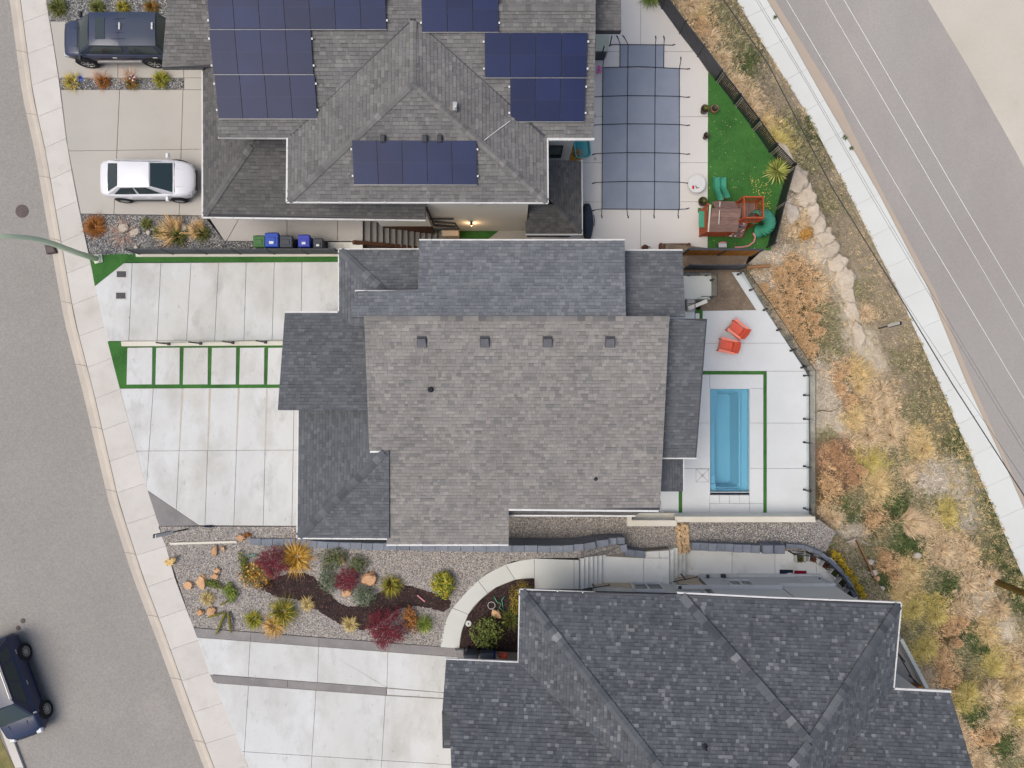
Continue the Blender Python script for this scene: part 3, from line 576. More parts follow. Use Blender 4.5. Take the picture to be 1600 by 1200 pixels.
# ------------------------------------------------------------------ houses
CAMP = Vector((0, 0, H))
def plane(p3):
    a, b, c = [P(*p) for p in p3]; n = (b - a).cross(c - a).normalized()
    if n.z < 0: n = -n
    u = (b - a).normalized(); v = n.cross(u)
    if v.z < 0: v = -v
    return dict(o=a, n=n, u=u, v=v)
def hit(pl, px, py, lift=0.0):
    d = Vector((px - 800, 600 - py, -FPX)); o = pl['o'] + pl['n'] * lift
    return CAMP + d * (pl['n'].dot(o - CAMP) / pl['n'].dot(d))
TONES = {'main': [(A(144, 141, 137), 4), (A(137, 134, 131), 5), (A(128, 126, 124), 3), (A(116, 115, 115), 1.2), (A(153, 149, 144), 1.6)],
         'north': [(A(122, 120, 119), 4), (A(116, 115, 114), 4), (A(108, 107, 107), 2), (A(130, 128, 126), 1.6)],
         'low': [(A(110, 113, 117), 4), (A(102, 105, 110), 5), (A(94, 97, 102), 3), (A(119, 121, 124), 1.3)],  # darker, bluer tones: shade painted into lower and north-facing slopes
         'south': [(A(97, 100, 105), 5), (A(89, 92, 98), 4), (A(78, 81, 87), 2.4), (A(110, 113, 117), 1.6), (A(132, 134, 138), .6)]}
def hp(px, py, *pls): return max((hit(q, px, py) for q in pls), key=lambda v: v.z)
class House:
    def __init__(s, name, label, loc, tones):
        s.root = thing(name, label, 'house', loc); s.t = [c for c, w in TONES[tones]]; s.w = [w for c, w in TONES[tones]]; s.tabs = []; s.exp = .143
    def roof(s, p3, px, deck=.17, k=1.0, wid=(.1, .3), tn=None):
        tt = [c for c, w in TONES[tn]] if tn else s.t; tw = [w for c, w in TONES[tn]] if tn else s.w
        pl = plane(p3); pts = [hit(pl, x, y) for x, y in px]; n = len(pts); top = [p for p in pts]
        if sum((pts[i - 1].x * pts[i].y - pts[i].x * pts[i - 1].y) for i in range(n)) < 0: top = top[::-1]
        mb = MB(); mb.add([tuple(p) for p in top] + [(p.x, p.y, p.z - deck) for p in top], [tuple(range(n)), tuple(range(2 * n - 1, n - 1, -1))] + [(i, n + i, n + (i + 1) % n, (i + 1) % n) for i in range(n)])
        deck_o = mb.build('roof_slope', M['roof_deck'], s.root, True)
        uv = [((p - pl['o']).dot(pl['u']), (p - pl['o']).dot(pl['v'])) for p in top]
        v = min(q[1] for q in uv); vm = max(q[1] for q in uv)
        def cuts(h):
            r = []
            for i in range(n):
                a, b = uv[i - 1], uv[i]
                if (a[1] > h) != (b[1] > h): r.append(a[0] + (b[0] - a[0]) * (h - a[1]) / (b[1] - a[1]))
            return sorted(r)
        while v < vm - .02:
            v1 = min(v + s.exp, vm); c0, c1 = cuts(v + .002), cuts(v1 - .002)
            if len(c0) != len(c1): c0 = c1 = cuts((v + v1) / 2)
            for j in range(0, len(c0) - 1, 2):
                l0, r0, l1, r1 = c0[j], c0[j + 1], c1[j], c1[j + 1]; u = min(l0, l1) - R.uniform(0, .3)
                while u < max(r0, r1):
                    w = R.uniform(*wid); w = w if R.random() > .12 else w * 1.5
                    cl = lambda x, a, b: max(a, min(b, x))
                    a0, b0, a1, b1 = cl(u, l0, r0), cl(u + w, l0, r0), cl(u, l1, r1), cl(u + w, l1, r1)
                    if b0 - a0 > .004 or b1 - a1 > .004:
                        full = abs(b0 - a0 - w) < 1e-6 and abs(b1 - a1 - w) < 1e-6 and v1 - v > .14
                        th = R.uniform(.009, .018); g = .003; vb = v1 - (v1 - v) * R.uniform(.16, .3); f_ = (vb - v) / (v1 - v); tb = th + (.004 - th) * f_
                        pt = lambda uu, vv, t: pl['o'] + pl['u'] * uu + pl['v'] * vv + pl['n'] * t
                        vs = [pt(a0 + g, v, th), pt(b0 - g, v, th), pt(b1 - g, v1, .004), pt(a1 + g, v1, .004), pt(a0 + g, v, .0015), pt(b0 - g, v, .0015), pt(lerp(b0, b1, f_) - g, vb, tb), pt(lerp(a0, a1, f_) + g, vb, tb)]
                        col = mixc(jit(R.choices(tt, tw)[0], .04), tt[0], .25 if tn or len(tt) == 5 else .1); col = tuple(x * k * 1.06 for x in col)
                        s.tabs.append((w if full else 0, vs, col, deck_o))
                    u += w
            v += s.exp
        return pl
    def finish(s):
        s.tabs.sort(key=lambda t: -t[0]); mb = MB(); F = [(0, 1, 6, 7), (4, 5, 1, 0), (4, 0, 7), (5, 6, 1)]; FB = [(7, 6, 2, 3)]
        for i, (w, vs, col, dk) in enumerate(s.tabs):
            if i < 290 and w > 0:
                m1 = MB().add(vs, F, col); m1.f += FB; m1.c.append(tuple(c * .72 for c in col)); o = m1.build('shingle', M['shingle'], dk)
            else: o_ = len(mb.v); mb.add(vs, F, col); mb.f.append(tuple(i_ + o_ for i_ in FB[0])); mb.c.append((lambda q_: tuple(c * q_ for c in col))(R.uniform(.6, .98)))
        stuff(mb.build('shingle_field', M['shingle'], s.root, True))
    def caps(s, a, b, step=.21, w=.27, k=1.08, drop=.05, lift=.055, tn=None):
        tt = [c for c, w_ in TONES[tn]] if tn else s.t; tw = [w_ for c, w_ in TONES[tn]] if tn else s.w
        d = b - a; L = d.length; d = d / L; x = d.cross(Vector((0, 0, 1))).normalized(); n = max(1, int(L / step)); up = x.cross(d)
        for i in range(n):
            p = a + d * (i * L / n); q = a + d * ((i + 1.12) * L / n); l0 = up * lift; l1 = up * (lift + .014)
            vs = [p + l1 - x * w / 2 - up * drop, p + l1, p + l1 + x * w / 2 - up * drop, q + l0 - x * w / 2 - up * drop, q + l0, q + l0 + x * w / 2 - up * drop]
            vs += [vs[0] - up * .02, vs[1] - up * .02, vs[2] - up * .02]
            col = tuple(c * k for c in jit(R.choices(tt, tw)[0], .06))
            MB().add(vs, [(0, 1, 4, 3), (1, 2, 5, 4), (6, 7, 1, 0), (7, 8, 2, 1)], col).build('ridge_cap', M['shingle'], s.root, True)
    def gutter(s, pts, pl=None, z=None, w=.07, m='white_metal', off=(0, 0)):
        q = [P(x, y, z) if z is not None else hit(pl, x, y) for x, y in pts]
        q = [p + Vector((off[0], off[1], -.03)) for p in q]; mb = MB()
        for a, b in zip(q, q[1:]):
            mb.beam(a, b, w, .1); L = (b - a).length; k = max(1, int(L / .85))
            for i in range(k): mb.box(a.lerp(b, (i + .5) / k) + Vector((0, 0, .06)), (.05, .05, .03))
        mb.build('gutter', M[m], s.root, True)
    def wall(s, px, zr, z0, z1, m='white_wall'):
        return MB().prism(wpoly(px, zr), z0, z1).build('wall', M[m], s.root, True)
    def wallw(s, x0, x1, y0, y1, z0, z1, m='white_wall', name='wall'):
        return MB().prism([(x0, y0), (x1, y0), (x1, y1), (x0, y1)], z0, z1).build(name, M[m], s.root, True)
    def pipe(s, p, r=.05, h=.28):
        o = MB().lathe(p - Vector((0, 0, .06)), [(r, 0), (r, h), (r * .75, h), (r * .75, h - .08)], 12, cap=False).build('vent_pipe', M['charcoal'], s.root, True)
        MB().lathe(p - Vector((0, 0, .0)), [(r * 2.6, 0), (r * 1.6, .06), (r * 1.02, .1)], 12, cap=False).build('flashing', M['black_metal'], o)

# ---- north neighbour: upper roof with a south-running wing, lower skirts of roof round it
hn = House('house', 'northern house with grey hipped shingle roof carrying blue solar panels', P(640, 150, 0), 'north')
N1 = hn.roof([(340, 214, 5.0), (928, 214, 5.0), (700, 12, 6.1)], [(341, 213.5), (452, 214), (641, 32), (650, 32), (853, 214.5), (928, 215), (931, 12), (322, 12)])
hn.roof([(931, -130, 5.3), (322, -130, 5.3), (700, 12, 6.1)], [(322, 12), (931, 12), (931, -130), (316, -130)])
N2 = hn.roof([(451, 214, 5.0), (449.5, 315, 5.0), (646, 130, 6.05)], [(451, 214), (449.5, 315), (645, 130), (645, 32)])
N3 = hn.roof([(449.5, 315, 5.0), (855, 316, 5.0), (646, 130, 6.05)], [(449.5, 315), (855, 316), (646, 130)])
N4 = hn.roof([(855, 316, 5.0), (854, 215, 5.0), (646, 130, 6.05)], [(855, 316), (854, 215), (649, 32), (647, 130)])
hn.caps(hp(451, 314, N2, N3), hp(645, 131, N2, N3)); hn.caps(hp(854, 315, N3, N4), hp(647, 131, N3, N4)); hn.caps(hit(N2, 645.5, 130), hit(N2, 645.5, 34)); hn.caps(hit(N1, 776, 12), hit(N1, 929, 12))
for a, b in (((455, 213), (640, 36)), ((851, 213), (652, 36))):
    MB().beam(hit(N1, *a, .02), hit(N1, *b, .02), .1, .02).build('valley_strip', M['charcoal'], hn.root, True)
N5 = hn.roof([(253, 105, 2.9), (337, 106, 2.9), (300, -60, 4.0)], [(253, 105), (338, 105), (331, -80), (268, -80)], k=.97)
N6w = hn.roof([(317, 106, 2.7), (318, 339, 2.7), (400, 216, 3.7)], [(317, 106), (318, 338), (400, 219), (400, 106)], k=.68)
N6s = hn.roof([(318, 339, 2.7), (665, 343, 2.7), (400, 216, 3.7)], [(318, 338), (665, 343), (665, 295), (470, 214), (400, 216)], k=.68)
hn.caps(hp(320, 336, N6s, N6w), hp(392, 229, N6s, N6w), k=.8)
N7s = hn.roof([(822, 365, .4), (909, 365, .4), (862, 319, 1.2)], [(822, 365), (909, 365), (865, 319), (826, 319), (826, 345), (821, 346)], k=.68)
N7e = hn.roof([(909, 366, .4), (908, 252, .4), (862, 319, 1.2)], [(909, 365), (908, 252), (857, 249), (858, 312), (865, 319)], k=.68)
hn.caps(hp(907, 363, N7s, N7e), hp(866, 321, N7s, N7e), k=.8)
N8 = hn.roof([(971, -90, 4.3), (929, -90, 4.3), (950, 48, 5.0)], [(929, 47.5), (971, 47.5), (969, -90), (929, -90)], deck=.3, k=.9)
hn.wallw(2.9, 3.3, 18.0, 22, -2.6, 4.6)
hn.gutter([(449, 214), (448, 316), (856, 317), (855.5, 216)], z=4.97); hn.gutter([(341, 214.5), (452, 215.5)], z=4.93, w=.08); hn.gutter([(855, 217), (928.5, 217)], z=4.95, w=.12)
hn.gutter([(316.5, 106), (316.5, 340), (665, 344.5)], z=2.66); hn.gutter([(254, 106.5), (318, 106.5)], z=2.85, m='charcoal')
hn.gutter([(821, 366.5), (909.5, 366.5), (909, 250)], z=.37)
hn.wallw(-8.3, .70, 7.71, 18, -2.9, 4.85); hn.wallw(-1, 2.87, 11.26, 20, -2.9, 4.9); hn.wallw(-11.2, -8.3, 10.6, 20, -.5, 4.85)
hn.wallw(-6.15, -3.78, 7.42, 8.6, -.12, 2.52); hn.wallw(-12.85, -3.78, 8.6, 10.6, -.12, 2.52); hn.wallw(-14.6, -12.85, 15.3, 21, -.2, 2.6); hn.wallw(-12.85, -11.2, 10.6, 21, -.2, 2.6)
hn.wallw(-6.1, -3.9, 7.46, 8.2, -2.9, -.125, 'dark_brown', 'skirting'); hn.wallw(.75, 2.9, 7.4, 10.0, -2.9, .25, 'charcoal')
w = hn.wallw(P(748, 0, 3).x - .1, P(748, 0, 3).x + .1, 7.6, 7.709, 2.85, 3.05, 'white_metal', 'wall_vent')
def wallwin(root, xc, yw, zc, w, h, face=1, gm='window_glass', panes=2, fr=.09):
    o = MB(); t = .1
    for sx in (-1, 1): o.box((xc + sx * (w / 2 - fr / 2), yw + face * t / 2, zc), (fr, t, h))
    for sz in (-1, 1): o.box((xc, yw + face * t / 2, zc + sz * (h / 2 - fr / 2)), (w - 2 * fr, t, fr))
    if panes == 2: o.box((xc, yw + face * t / 2, zc), (fr * .7, t * .9, h - 2 * fr))
    f = o.build('window', M['white_metal'] if gm != 'window_green' else M['charcoal'], root, True); pw = (w - 2 * fr) / panes
    for i in range(panes): MB().box((xc - (w / 2 - fr) + pw * (i + .5), yw + face * .012, zc), (pw - .04, .02, h - 2 * fr)).build('pane', M[gm], f)
wallwin(hn.root, P(866, 0, -1).x - .05, 11.26, -.95, .85, 1.55, -1, 'window_green', 1, .05)
lamp = thing('wall_lamp', 'small lit black lamp throwing warm light on the white north house wall', 'lamp', (-1.93, 7.6, -.45))
MB().box((0, .06, 0), (.12, .1, .2)).build('back_plate', M['black_metal'], lamp); MB().lathe((0, -.02, -.1), [(.05, 0), (.06, .1), (.06, .2), (.03, .22)], 12).build('shade', M['black_metal'], lamp)
em = bpy.data.materials.new('bulb_glow'); em.use_nodes = True; em.node_tree.nodes['Principled BSDF'].inputs['Emission Color'].default_value = (1, .7, .4, 1); em.node_tree.nodes['Principled BSDF'].inputs['Emission Strength'].default_value = 6
MB().lathe((0, -.02, -.13), [(.03, 0), (.045, .02)], 10).build('bulb', em, lamp)
ll = bpy.data.lights.new('lamp_light', 'POINT'); ll.energy = 14; ll.color = (1, .62, .32); ll.shadow_soft_size = .05
lo = bpy.data.objects.new('lamp_light', ll); COL.objects.link(lo); lo.parent = lamp; lo.location = (0, -.1, -.2)
# roof odds and ends
o = MB().box(hit(N4, 711, 167, .12), (.16, .32, .18)).build('roof_vent', M['alloy'], hn.root, True)
MB().tube([hit(N4, 711, 166, .1), hit(N4, 711, 166, .45)], .06, 8).build('stack', M['alloy'], o)
MB().tube([hit(N4, 797, 189, .05), hit(N4, 778, 203, .05), hit(N4, 757, 219, .05)], .018, 6).build('conduit', M['white_metal'], hn.root, True)
for x in (598, 664, 687): MB().bbox(hit(N3, x, 217, .1), (.2, .28, .2), .04).build('roof_vent', M['charcoal'], hn.root, True)
hn.finish()
def solar(pl, rows, label):
    """rows: (x0, x1, y_bottom, y_top, count, x shift at top) in image pixels, projected on the roof plane"""
    r0 = rows[0]; c = hit(pl, (r0[0] + r0[1]) / 2, (r0[2] + r0[3]) / 2)
    root = thing('solar_array', label, 'solar panels', c, 0, 'solar arrays on the northern roof')
    for (x0, x1, yb, yt, n) in rows:
        a = hit(pl, x0, yb, .1); b = hit(pl, x1, yb, .1); t = hit(pl, (x0 + x1) / 2, yt, .1); hgt = (t - (a + b) / 2).dot(pl['v']); u = pl['u'] * (1 if (b - a).dot(pl['u']) > 0 else -1); wd = (b - a).dot(u) / n
        Mx = Matrix((u, pl['v'], u.cross(pl['v']))).transposed().to_4x4()
        for i in range(n):
            cc = a + u * (wd * (i + .5)) + pl['v'] * (hgt / 2)
            fr = MB().box(cc, (wd - .018, hgt - .02, .035), M=Mx).build('solar_panel', M['solar_frame'], root, True)
            for k in (-1, 1): MB().box(cc + pl['v'] * (k * hgt * .2475) + pl['n'] * .017, (wd - .035, hgt * .485, .006), M=Mx).build('cell_sheet', M['solar'], fr)
            if i == n - 1 or i == 0:
                for k in (-.3, .3): MB().box(cc + u * ((wd / 2 + .03) * (1 if i else -1)) + pl['v'] * (k * hgt), (.06, .07, .05), M=Mx).build('clamp', M['white_metal'], root, True)
        MB().beam(a + pl['n'] * -.01 - pl['v'] * .012, b + pl['n'] * -.01 - pl['v'] * .012, .02, .03).build('rail', M['alloy'], root, True)
solar(N1, [(341.5, 496, 185.5, 117, 4), (333.5, 490, 116.3, 46.5, 4), (328, 604, 45.8, -24, 7), (322, 598, -25, -70, 7)], 'largest blue solar array covering the west half of the northern roof')
solar(N1, [(659.5, 779, 50, -22, 3)], 'short blue solar array of three panels cut off by the top of the picture')
solar(N1, [(797, 913.5, 190, 122, 3), (757.5, 916.5, 121.3, 51, 4)], 'stepped blue solar array of seven panels near the covered swimming pool')
solar(N3, [(553, 745.5, 288.5, 219, 5)], 'blue solar array of one row of five panels on the south hip')

M['vent_grey'] = mat('vent_grey', A(112, 112, 116), A(100, 100, 105), 3, .6, .3)
# ---- middle house
hm = House('house', 'middle house with big pale grey shingle roof beside the open blue pool', P(780, 620, 0), 'main')
pA = hm.roof([(604, 797, 2.9), (1031, 797, 2.9), (800, 497, 4.85)], [(604, 850.5), (795, 850.5), (795, 795.5), (1031, 797.5), (1046, 498), (569, 497), (577, 706), (601, 706)], k=1.0)
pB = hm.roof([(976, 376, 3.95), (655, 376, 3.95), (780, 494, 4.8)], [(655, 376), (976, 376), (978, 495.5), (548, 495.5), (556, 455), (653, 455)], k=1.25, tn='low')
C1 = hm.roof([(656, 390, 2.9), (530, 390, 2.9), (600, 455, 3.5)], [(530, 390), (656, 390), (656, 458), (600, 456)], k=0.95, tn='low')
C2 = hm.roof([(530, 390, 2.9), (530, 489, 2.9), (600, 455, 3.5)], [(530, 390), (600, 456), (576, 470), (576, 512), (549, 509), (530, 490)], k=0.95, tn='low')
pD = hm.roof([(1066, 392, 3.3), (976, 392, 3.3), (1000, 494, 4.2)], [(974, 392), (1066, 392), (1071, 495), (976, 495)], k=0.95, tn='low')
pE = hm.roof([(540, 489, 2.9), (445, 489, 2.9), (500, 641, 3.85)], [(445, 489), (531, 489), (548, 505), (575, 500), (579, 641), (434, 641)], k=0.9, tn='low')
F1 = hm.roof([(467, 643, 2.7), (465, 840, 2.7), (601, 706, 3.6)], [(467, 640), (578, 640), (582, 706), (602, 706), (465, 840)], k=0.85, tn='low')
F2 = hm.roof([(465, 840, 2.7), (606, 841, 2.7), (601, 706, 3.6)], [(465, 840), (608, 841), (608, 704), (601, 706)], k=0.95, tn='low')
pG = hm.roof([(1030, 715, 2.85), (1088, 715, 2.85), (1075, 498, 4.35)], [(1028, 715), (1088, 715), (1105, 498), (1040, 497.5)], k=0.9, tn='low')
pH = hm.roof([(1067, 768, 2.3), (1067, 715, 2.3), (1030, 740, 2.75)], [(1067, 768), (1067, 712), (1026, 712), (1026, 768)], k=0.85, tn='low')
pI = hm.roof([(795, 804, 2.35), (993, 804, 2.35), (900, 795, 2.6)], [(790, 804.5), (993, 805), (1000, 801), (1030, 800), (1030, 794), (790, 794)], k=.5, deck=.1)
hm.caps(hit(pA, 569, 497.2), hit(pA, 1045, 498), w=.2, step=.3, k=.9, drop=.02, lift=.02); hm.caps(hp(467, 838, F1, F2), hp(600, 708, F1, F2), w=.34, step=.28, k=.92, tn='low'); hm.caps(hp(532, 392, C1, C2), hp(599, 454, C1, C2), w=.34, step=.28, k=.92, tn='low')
hm.gutter([(655, 375), (976.5, 375)], z=3.92); hm.gutter([(555, 454.5), (653, 455)], z=4.0, w=.07); hm.gutter([(656, 389.5), (529.5, 389.5), (529.5, 489)], z=2.87); hm.gutter([(976, 391), (1066.5, 391)], z=3.27)
hm.gutter([(445, 488), (530, 488)], z=2.87, w=.08); hm.gutter([(466.5, 642), (464.5, 841), (605, 842)], z=2.67); hm.gutter([(604, 851.5), (794.5, 851.5)], pl=pA); hm.gutter([(795, 796.5), (1029, 798.5)], pl=pA, w=.08)
hm.gutter([(1028, 715.8), (1088, 716)], z=2.82); hm.gutter([(1067.5, 716), (1067.5, 768)], z=2.27, w=.07); hm.gutter([(795, 805.5), (993, 806)], z=2.32, w=.07); hm.gutter([(578, 705.8), (601, 705.8)], pl=pA, w=.08)
hm.gutter([(1103.5, 499), (1087, 714)], pl=pG, w=.05, m='charcoal')
hm.wall([(612, 410), (1000, 410), (1000, 780), (612, 780)], 2.6, -2.6, 2.55); hm.wall([(540, 404), (640, 404), (640, 490), (540, 490)], 2.6, -.4, 2.62); hm.wall([(480, 655), (600, 655), (600, 826), (480, 826)], 2.5, -.4, 2.42)
hm.wall([(460, 505), (600, 505), (600, 628), (460, 628)], 2.6, -.4, 2.62); hm.wall([(980, 405), (1052, 405), (1052, 490), (980, 490)], 2.6, -2.6, 2.9); hm.wall([(1000, 520), (1068, 520), (1068, 690), (1000, 690)], 2.5, -2.6, 2.45)
hm.wall([(620, 780), (780, 780), (780, 835), (620, 835)], 2.4, -2.6, 2.3); hm.wall([(1000, 700), (1052, 700), (1052, 755), (1000, 755)], 2.1, -2.6, 2.0)
for x in (659.5, 757.5, 855.5, 953):
    c = hit(pA, x, 535, .0); Mx = Matrix((pA['u'], pA['v'], pA['n'])).transposed().to_4x4()
    o = MB(); o.add([Mx.to_3x3() @ Vector(q) + c for q in [(-.19, -.2, 0), (.19, -.2, 0), (.17, .2, 0), (-.17, .2, 0), (-.18, -.2, .06), (.18, -.2, .06), (.15, .17, .2), (-.15, .17, .2)]], BOXF)
    o = o.build('roof_vent', M['vent_grey'], hm.root, True); MB().box(c + pA['n'] * .012 + pA['v'] * .03, (.4, .46, .012), M=Mx).build('flashing', M['charcoal'], o)
hm.pipe(hit(pA, 673, 608), .055, .3); hm.pipe(hit(pA, 931, 748), .035, .24)
d = MB().tube([P(1030, 780, 2.5), P(1031.5, 784, 2.3), P(1031.5, 797, 1.2), P(1036, 799, -.4)], .045, 8).build('downspout', M['white_metal'], hm.root, True)
hm.finish()

# ---- south neighbour
HW = (.09, .22)
hs = House('house', 'southern house with dark slate blue hipped roof at the bottom edge', P(1100, 1080, 0), 'south')
ZE = 3.0
S1 = hs.roof([(1407, 943, ZE), (813, 922, ZE), (1265, 1160, 5.0)], [(813, 922), (1060, 928.5), (1407, 943), (1265, 1160), (1235, 1200), (1235, 1330), (1135, 1330), (1030, 1200)], wid=HW)
S2_ = hs.roof([(813, 922, ZE), (810, 1036, ZE), (1030, 1200, 5.0)], [(813, 922), (1030, 1200), (1140, 1330), (1080, 1330), (980, 1200), (810, 1036)], wid=HW)
S3 = hs.roof([(810, 1036, ZE), (697, 1031, ZE), (840, 1200, 4.2)], [(697, 1031), (810, 1036), (980, 1200), (1085, 1330), (710, 1330), (704, 1168), (704, 1113), (691, 1113)], wid=HW)
S3b = hs.roof([(704, 1170, 2.7), (690, 1170, 2.7), (697, 1112, 2.9)], [(690.5, 1113), (706, 1113), (706, 1169), (691.5, 1169)], k=.8)
S4 = hs.roof([(1395, 1077, ZE), (1407, 943, ZE), (1265, 1160, 5.0)], [(1407, 943), (1395, 1077), (1300, 1200), (1230, 1330), (1235, 1200), (1265, 1160)], wid=HW)
S5 = hs.roof([(1485, 1083, ZE), (1393, 1078, ZE), (1400, 1200, 4.1)], [(1392, 1078), (1485, 1083), (1520, 1200), (1560, 1330), (1225, 1330), (1300, 1200)], wid=HW)
hs.caps(hp(815, 924, S1, S2_), hp(1030, 1200, S1, S2_), w=.36, step=.27, k=1.02); hs.caps(hit(S1, 1065, 931), hit(S1, 1264, 1159), w=.36, step=.27, k=1.02, drop=.01); hs.caps(hp(1404, 946, S1, S4), hp(1266, 1159, S1, S4), w=.36, step=.27, k=1.02); hs.caps(hit(S1, 1264, 1162), hit(S1, 1236, 1198), w=.36, step=.27, k=1.1)
hs.gutter([(810, 1034), (812, 921), (930, 926)], z=ZE - .03); hs.gutter([(930, 926.5), (1058, 934)], z=ZE - .05, w=.07); hs.gutter([(1058, 926), (1215, 934), (1407.5, 941.5)], z=ZE - .03, w=.07); hs.gutter([(1408, 943), (1396, 1077)], z=ZE - .03, w=.07)
hs.gutter([(1393, 1076.5), (1486, 1081)], z=ZE - .03, w=.12); hs.gutter([(696.5, 1030), (811, 1035)], z=ZE - .03, w=.08)
hs.pipe(hit(S1, 1101, 1167), .05, .3)
yw = P(0, 900, ZT).y; yl = P(0, 912, -1.0).y
hs.wallw(P(925, 0, -1).x, P(1057, 0, -1).x, yl - 4, yl, -2.6, 2.85, 'grey_siding'); hs.wallw(P(1057, 0, 0).x, P(1092, 0, -1).x, yw - 3, yw - .1, -2.6, 2.75, 'grey_siding'); hs.wallw(P(1092, 0, ZT).x, P(1280, 0, ZT).x, yw - 4, yw - .02, -2.6, 2.8, 'grey_siding')
hs.wallw(P(837, 0, 0).x, P(925, 0, -1).x, -14, yl - .25, -1, 2.8, 'grey_siding'); hs.wallw(P(1280, 0, ZT).x, 15.9, yw - 3, yw - .55, -2.6, 2.7, 'grey_siding'); hs.wallw(P(1062, 0, 0).x, 15.9, -18, yw - 3, -2.6, 2.85, 'grey_siding')
hs.wallw(-2.2, P(845, 0, 0).x, -20, P(0, 1052, 0).y, -.3, 2.8, 'beige_wall'); hs.wallw(15.9, 18.1, -20, P(0, 1100, 3).y, -3, 2.7, 'grey_siding')
hs.wallw(P(1092, 0, ZT).x, P(1281, 0, ZT).x, yw - .018, yw + .12, ZT - .1, ZT + .12, 'white_metal', 'base_trim')
hs.wallw(P(1279, 0, ZT).x - .02, P(1330, 0, ZT).x, yw - .54, yw - .5, ZT - .1, ZT + .12, 'white_metal', 'base_trim')
# cream stair walls against the grey siding
for x0, x1, z0, z1, y in ((922, 990, -1.0, .3, yl + .02), (1058, 1092, -1.0, .1, yw + .02)):
    MB().add([(P(x0, 0, z0).x, y - .02, z0 - 1), (P(x1, 0, z0).x, y - .02, z0 - 1), (P(x1, 0, z0).x, y - .02, z0 + .75), (P(x0, 0, z0).x, y - .02, z0 + .4), (P(x0, 0, z0).x, y + .03, z0 - 1), (P(x1, 0, z0).x, y + .03, z0 - 1), (P(x1, 0, z0).x, y + .03, z0 + .75), (P(x0, 0, z0).x, y + .03, z0 + .4)], [(3, 2, 1, 0), (4, 5, 6, 7), (0, 1, 5, 4), (1, 2, 6, 5), (2, 3, 7, 6), (3, 0, 4, 7)]).build('stair_wall', M['beige_wall'], hs.root, True)
def winat(px0, px1, py0, py1, y, m='window_glass', panes=2):
    s0 = (600 - py0) / y; s1 = (600 - py1) / y; z0 = H - FPX / s0; z1 = H - FPX / s1; xm = ((px0 + px1) / 2 - 800) / ((s0 + s1) / 2); w = (px1 - px0) / ((s0 + s1) / 2)
    wallwin(hs.root, xm, y, (z0 + z1) / 2, w, z1 - z0, 1, m, panes)
winat(987, 1036, 913, 924.5, yl); winat(1138, 1176, 908, 917.5, yw - .02)
dr = MB().box((P(1257, 0, ZT).x, yw + .0, ZT + .55), (1.2, .05, 1.1)).build('door', M['white_metal'], hs.root, True); MB().box((P(1272, 0, ZT).x, yw + .05, ZT + .6), (.06, .05, .06)).build('handle', M['black_metal'], dr)
for x, y, z, s in ((1062, 914, .2, .14), (1098, 921, 1.2, .14), (1106, 898, -1.6, .12), (1130, 901, -1.7, .22)):
    MB().box((P(x, 0, z).x, yw + .06, z), (s, .14, s)).build('wall_fitting', M['charcoal'], hs.root, True)
# bay hanging out beside the door mats, with white bottom trims
bx0, bx1, yf = P(1218, 0, -.3).x, P(1303, 0, -.3).x, P(0, 915, -.3).y
hs.wallw(bx0, bx1, yw - 1.2, yf, -.3, 2.75, 'grey_siding', 'bay'); hs.wallw(bx0 - .03, bx1 + .03, yf, yf + .13, -.34, -.18, 'white_metal', 'bay_trim'); hs.wallw(bx0 - .035, bx0 - .003, yf - .75, yf - .002, -.28, 2.7, 'charcoal', 'bay_side'); hs.wallw(bx0 - .06, bx0 - .036, yf - .4, yf + .0, -.33, -.2, 'white_metal', 'bay_trim')
hs.wallw(P(1058, 0, .2).x, bx0 - .07, yw - .015, yw + .15, .1, .24, 'white_metal', 'belt_trim')
MB().prism(wpoly([(1398, 998), (1449, 1082), (1385, 1090), (1385, 1000)], -1.0), -3.2, -1.0).build('deck', M['concrete_grey'], hs.root, True); MB().beam(P(1404, 996, -.75), P(1449, 1081, -.75), .16, .5).build('deck_wall', M['concrete_path'], hs.root, True)
for a, b in (((1398, 1012, -.1), (1436, 1078, -.1)), ((1402, 1020, -.9), (1414, 1034, .0)), ((1420, 1055, -.9), (1434, 1068, .0))): MB().beam(P(*a), P(*b), .05, .04).build('deck_rail', M['black_metal'], hs.root, True)
MB().beam(P(1396, 1062, -.6), P(1432, 1084, -.6), .35, .1).build('deck_step', M['charcoal'], hs.root, True); MB().bbox(P(1431, 1075, -.75), (.45, .3, .4), .03).build('deck_seat', M['cedar'], hs.root, True)
hs.finish()
# ------------------------------------------------------------------ vehicles
def quad_pt(q, u, v): return (q[0] * (1 - u) + q[1] * u) * (1 - v) + (q[3] * (1 - u) + q[2] * u) * v
def pane(q, u0, u1, v0, v1, name, m, root, off=.012, n=5):
    nr = (q[1] - q[0]).cross(q[3] - q[0]).normalized(); mb = MB(); vs = []
    for j in range(2):
        for i in range(n + 1):
            u = lerp(u0, u1, i / n); vs.append(quad_pt(q, u, (v0, v1)[j]) + nr * (off + .03 * math.sin(math.pi * (i / n)) * (u1 - u0)))
    b = [p - nr * .02 for p in vs]; k = n + 1
    mb.add(vs + b, [(i, i + 1, k + i + 1, k + i) for i in range(n)] + [(i + 1, i, 2 * k + i, 2 * k + i + 1) for i in range(n)] + [(k + i, k + i + 1, 3 * k + i + 1, 3 * k + i) for i in range(n)])
    return mb.build(name, m, root, smooth=False)
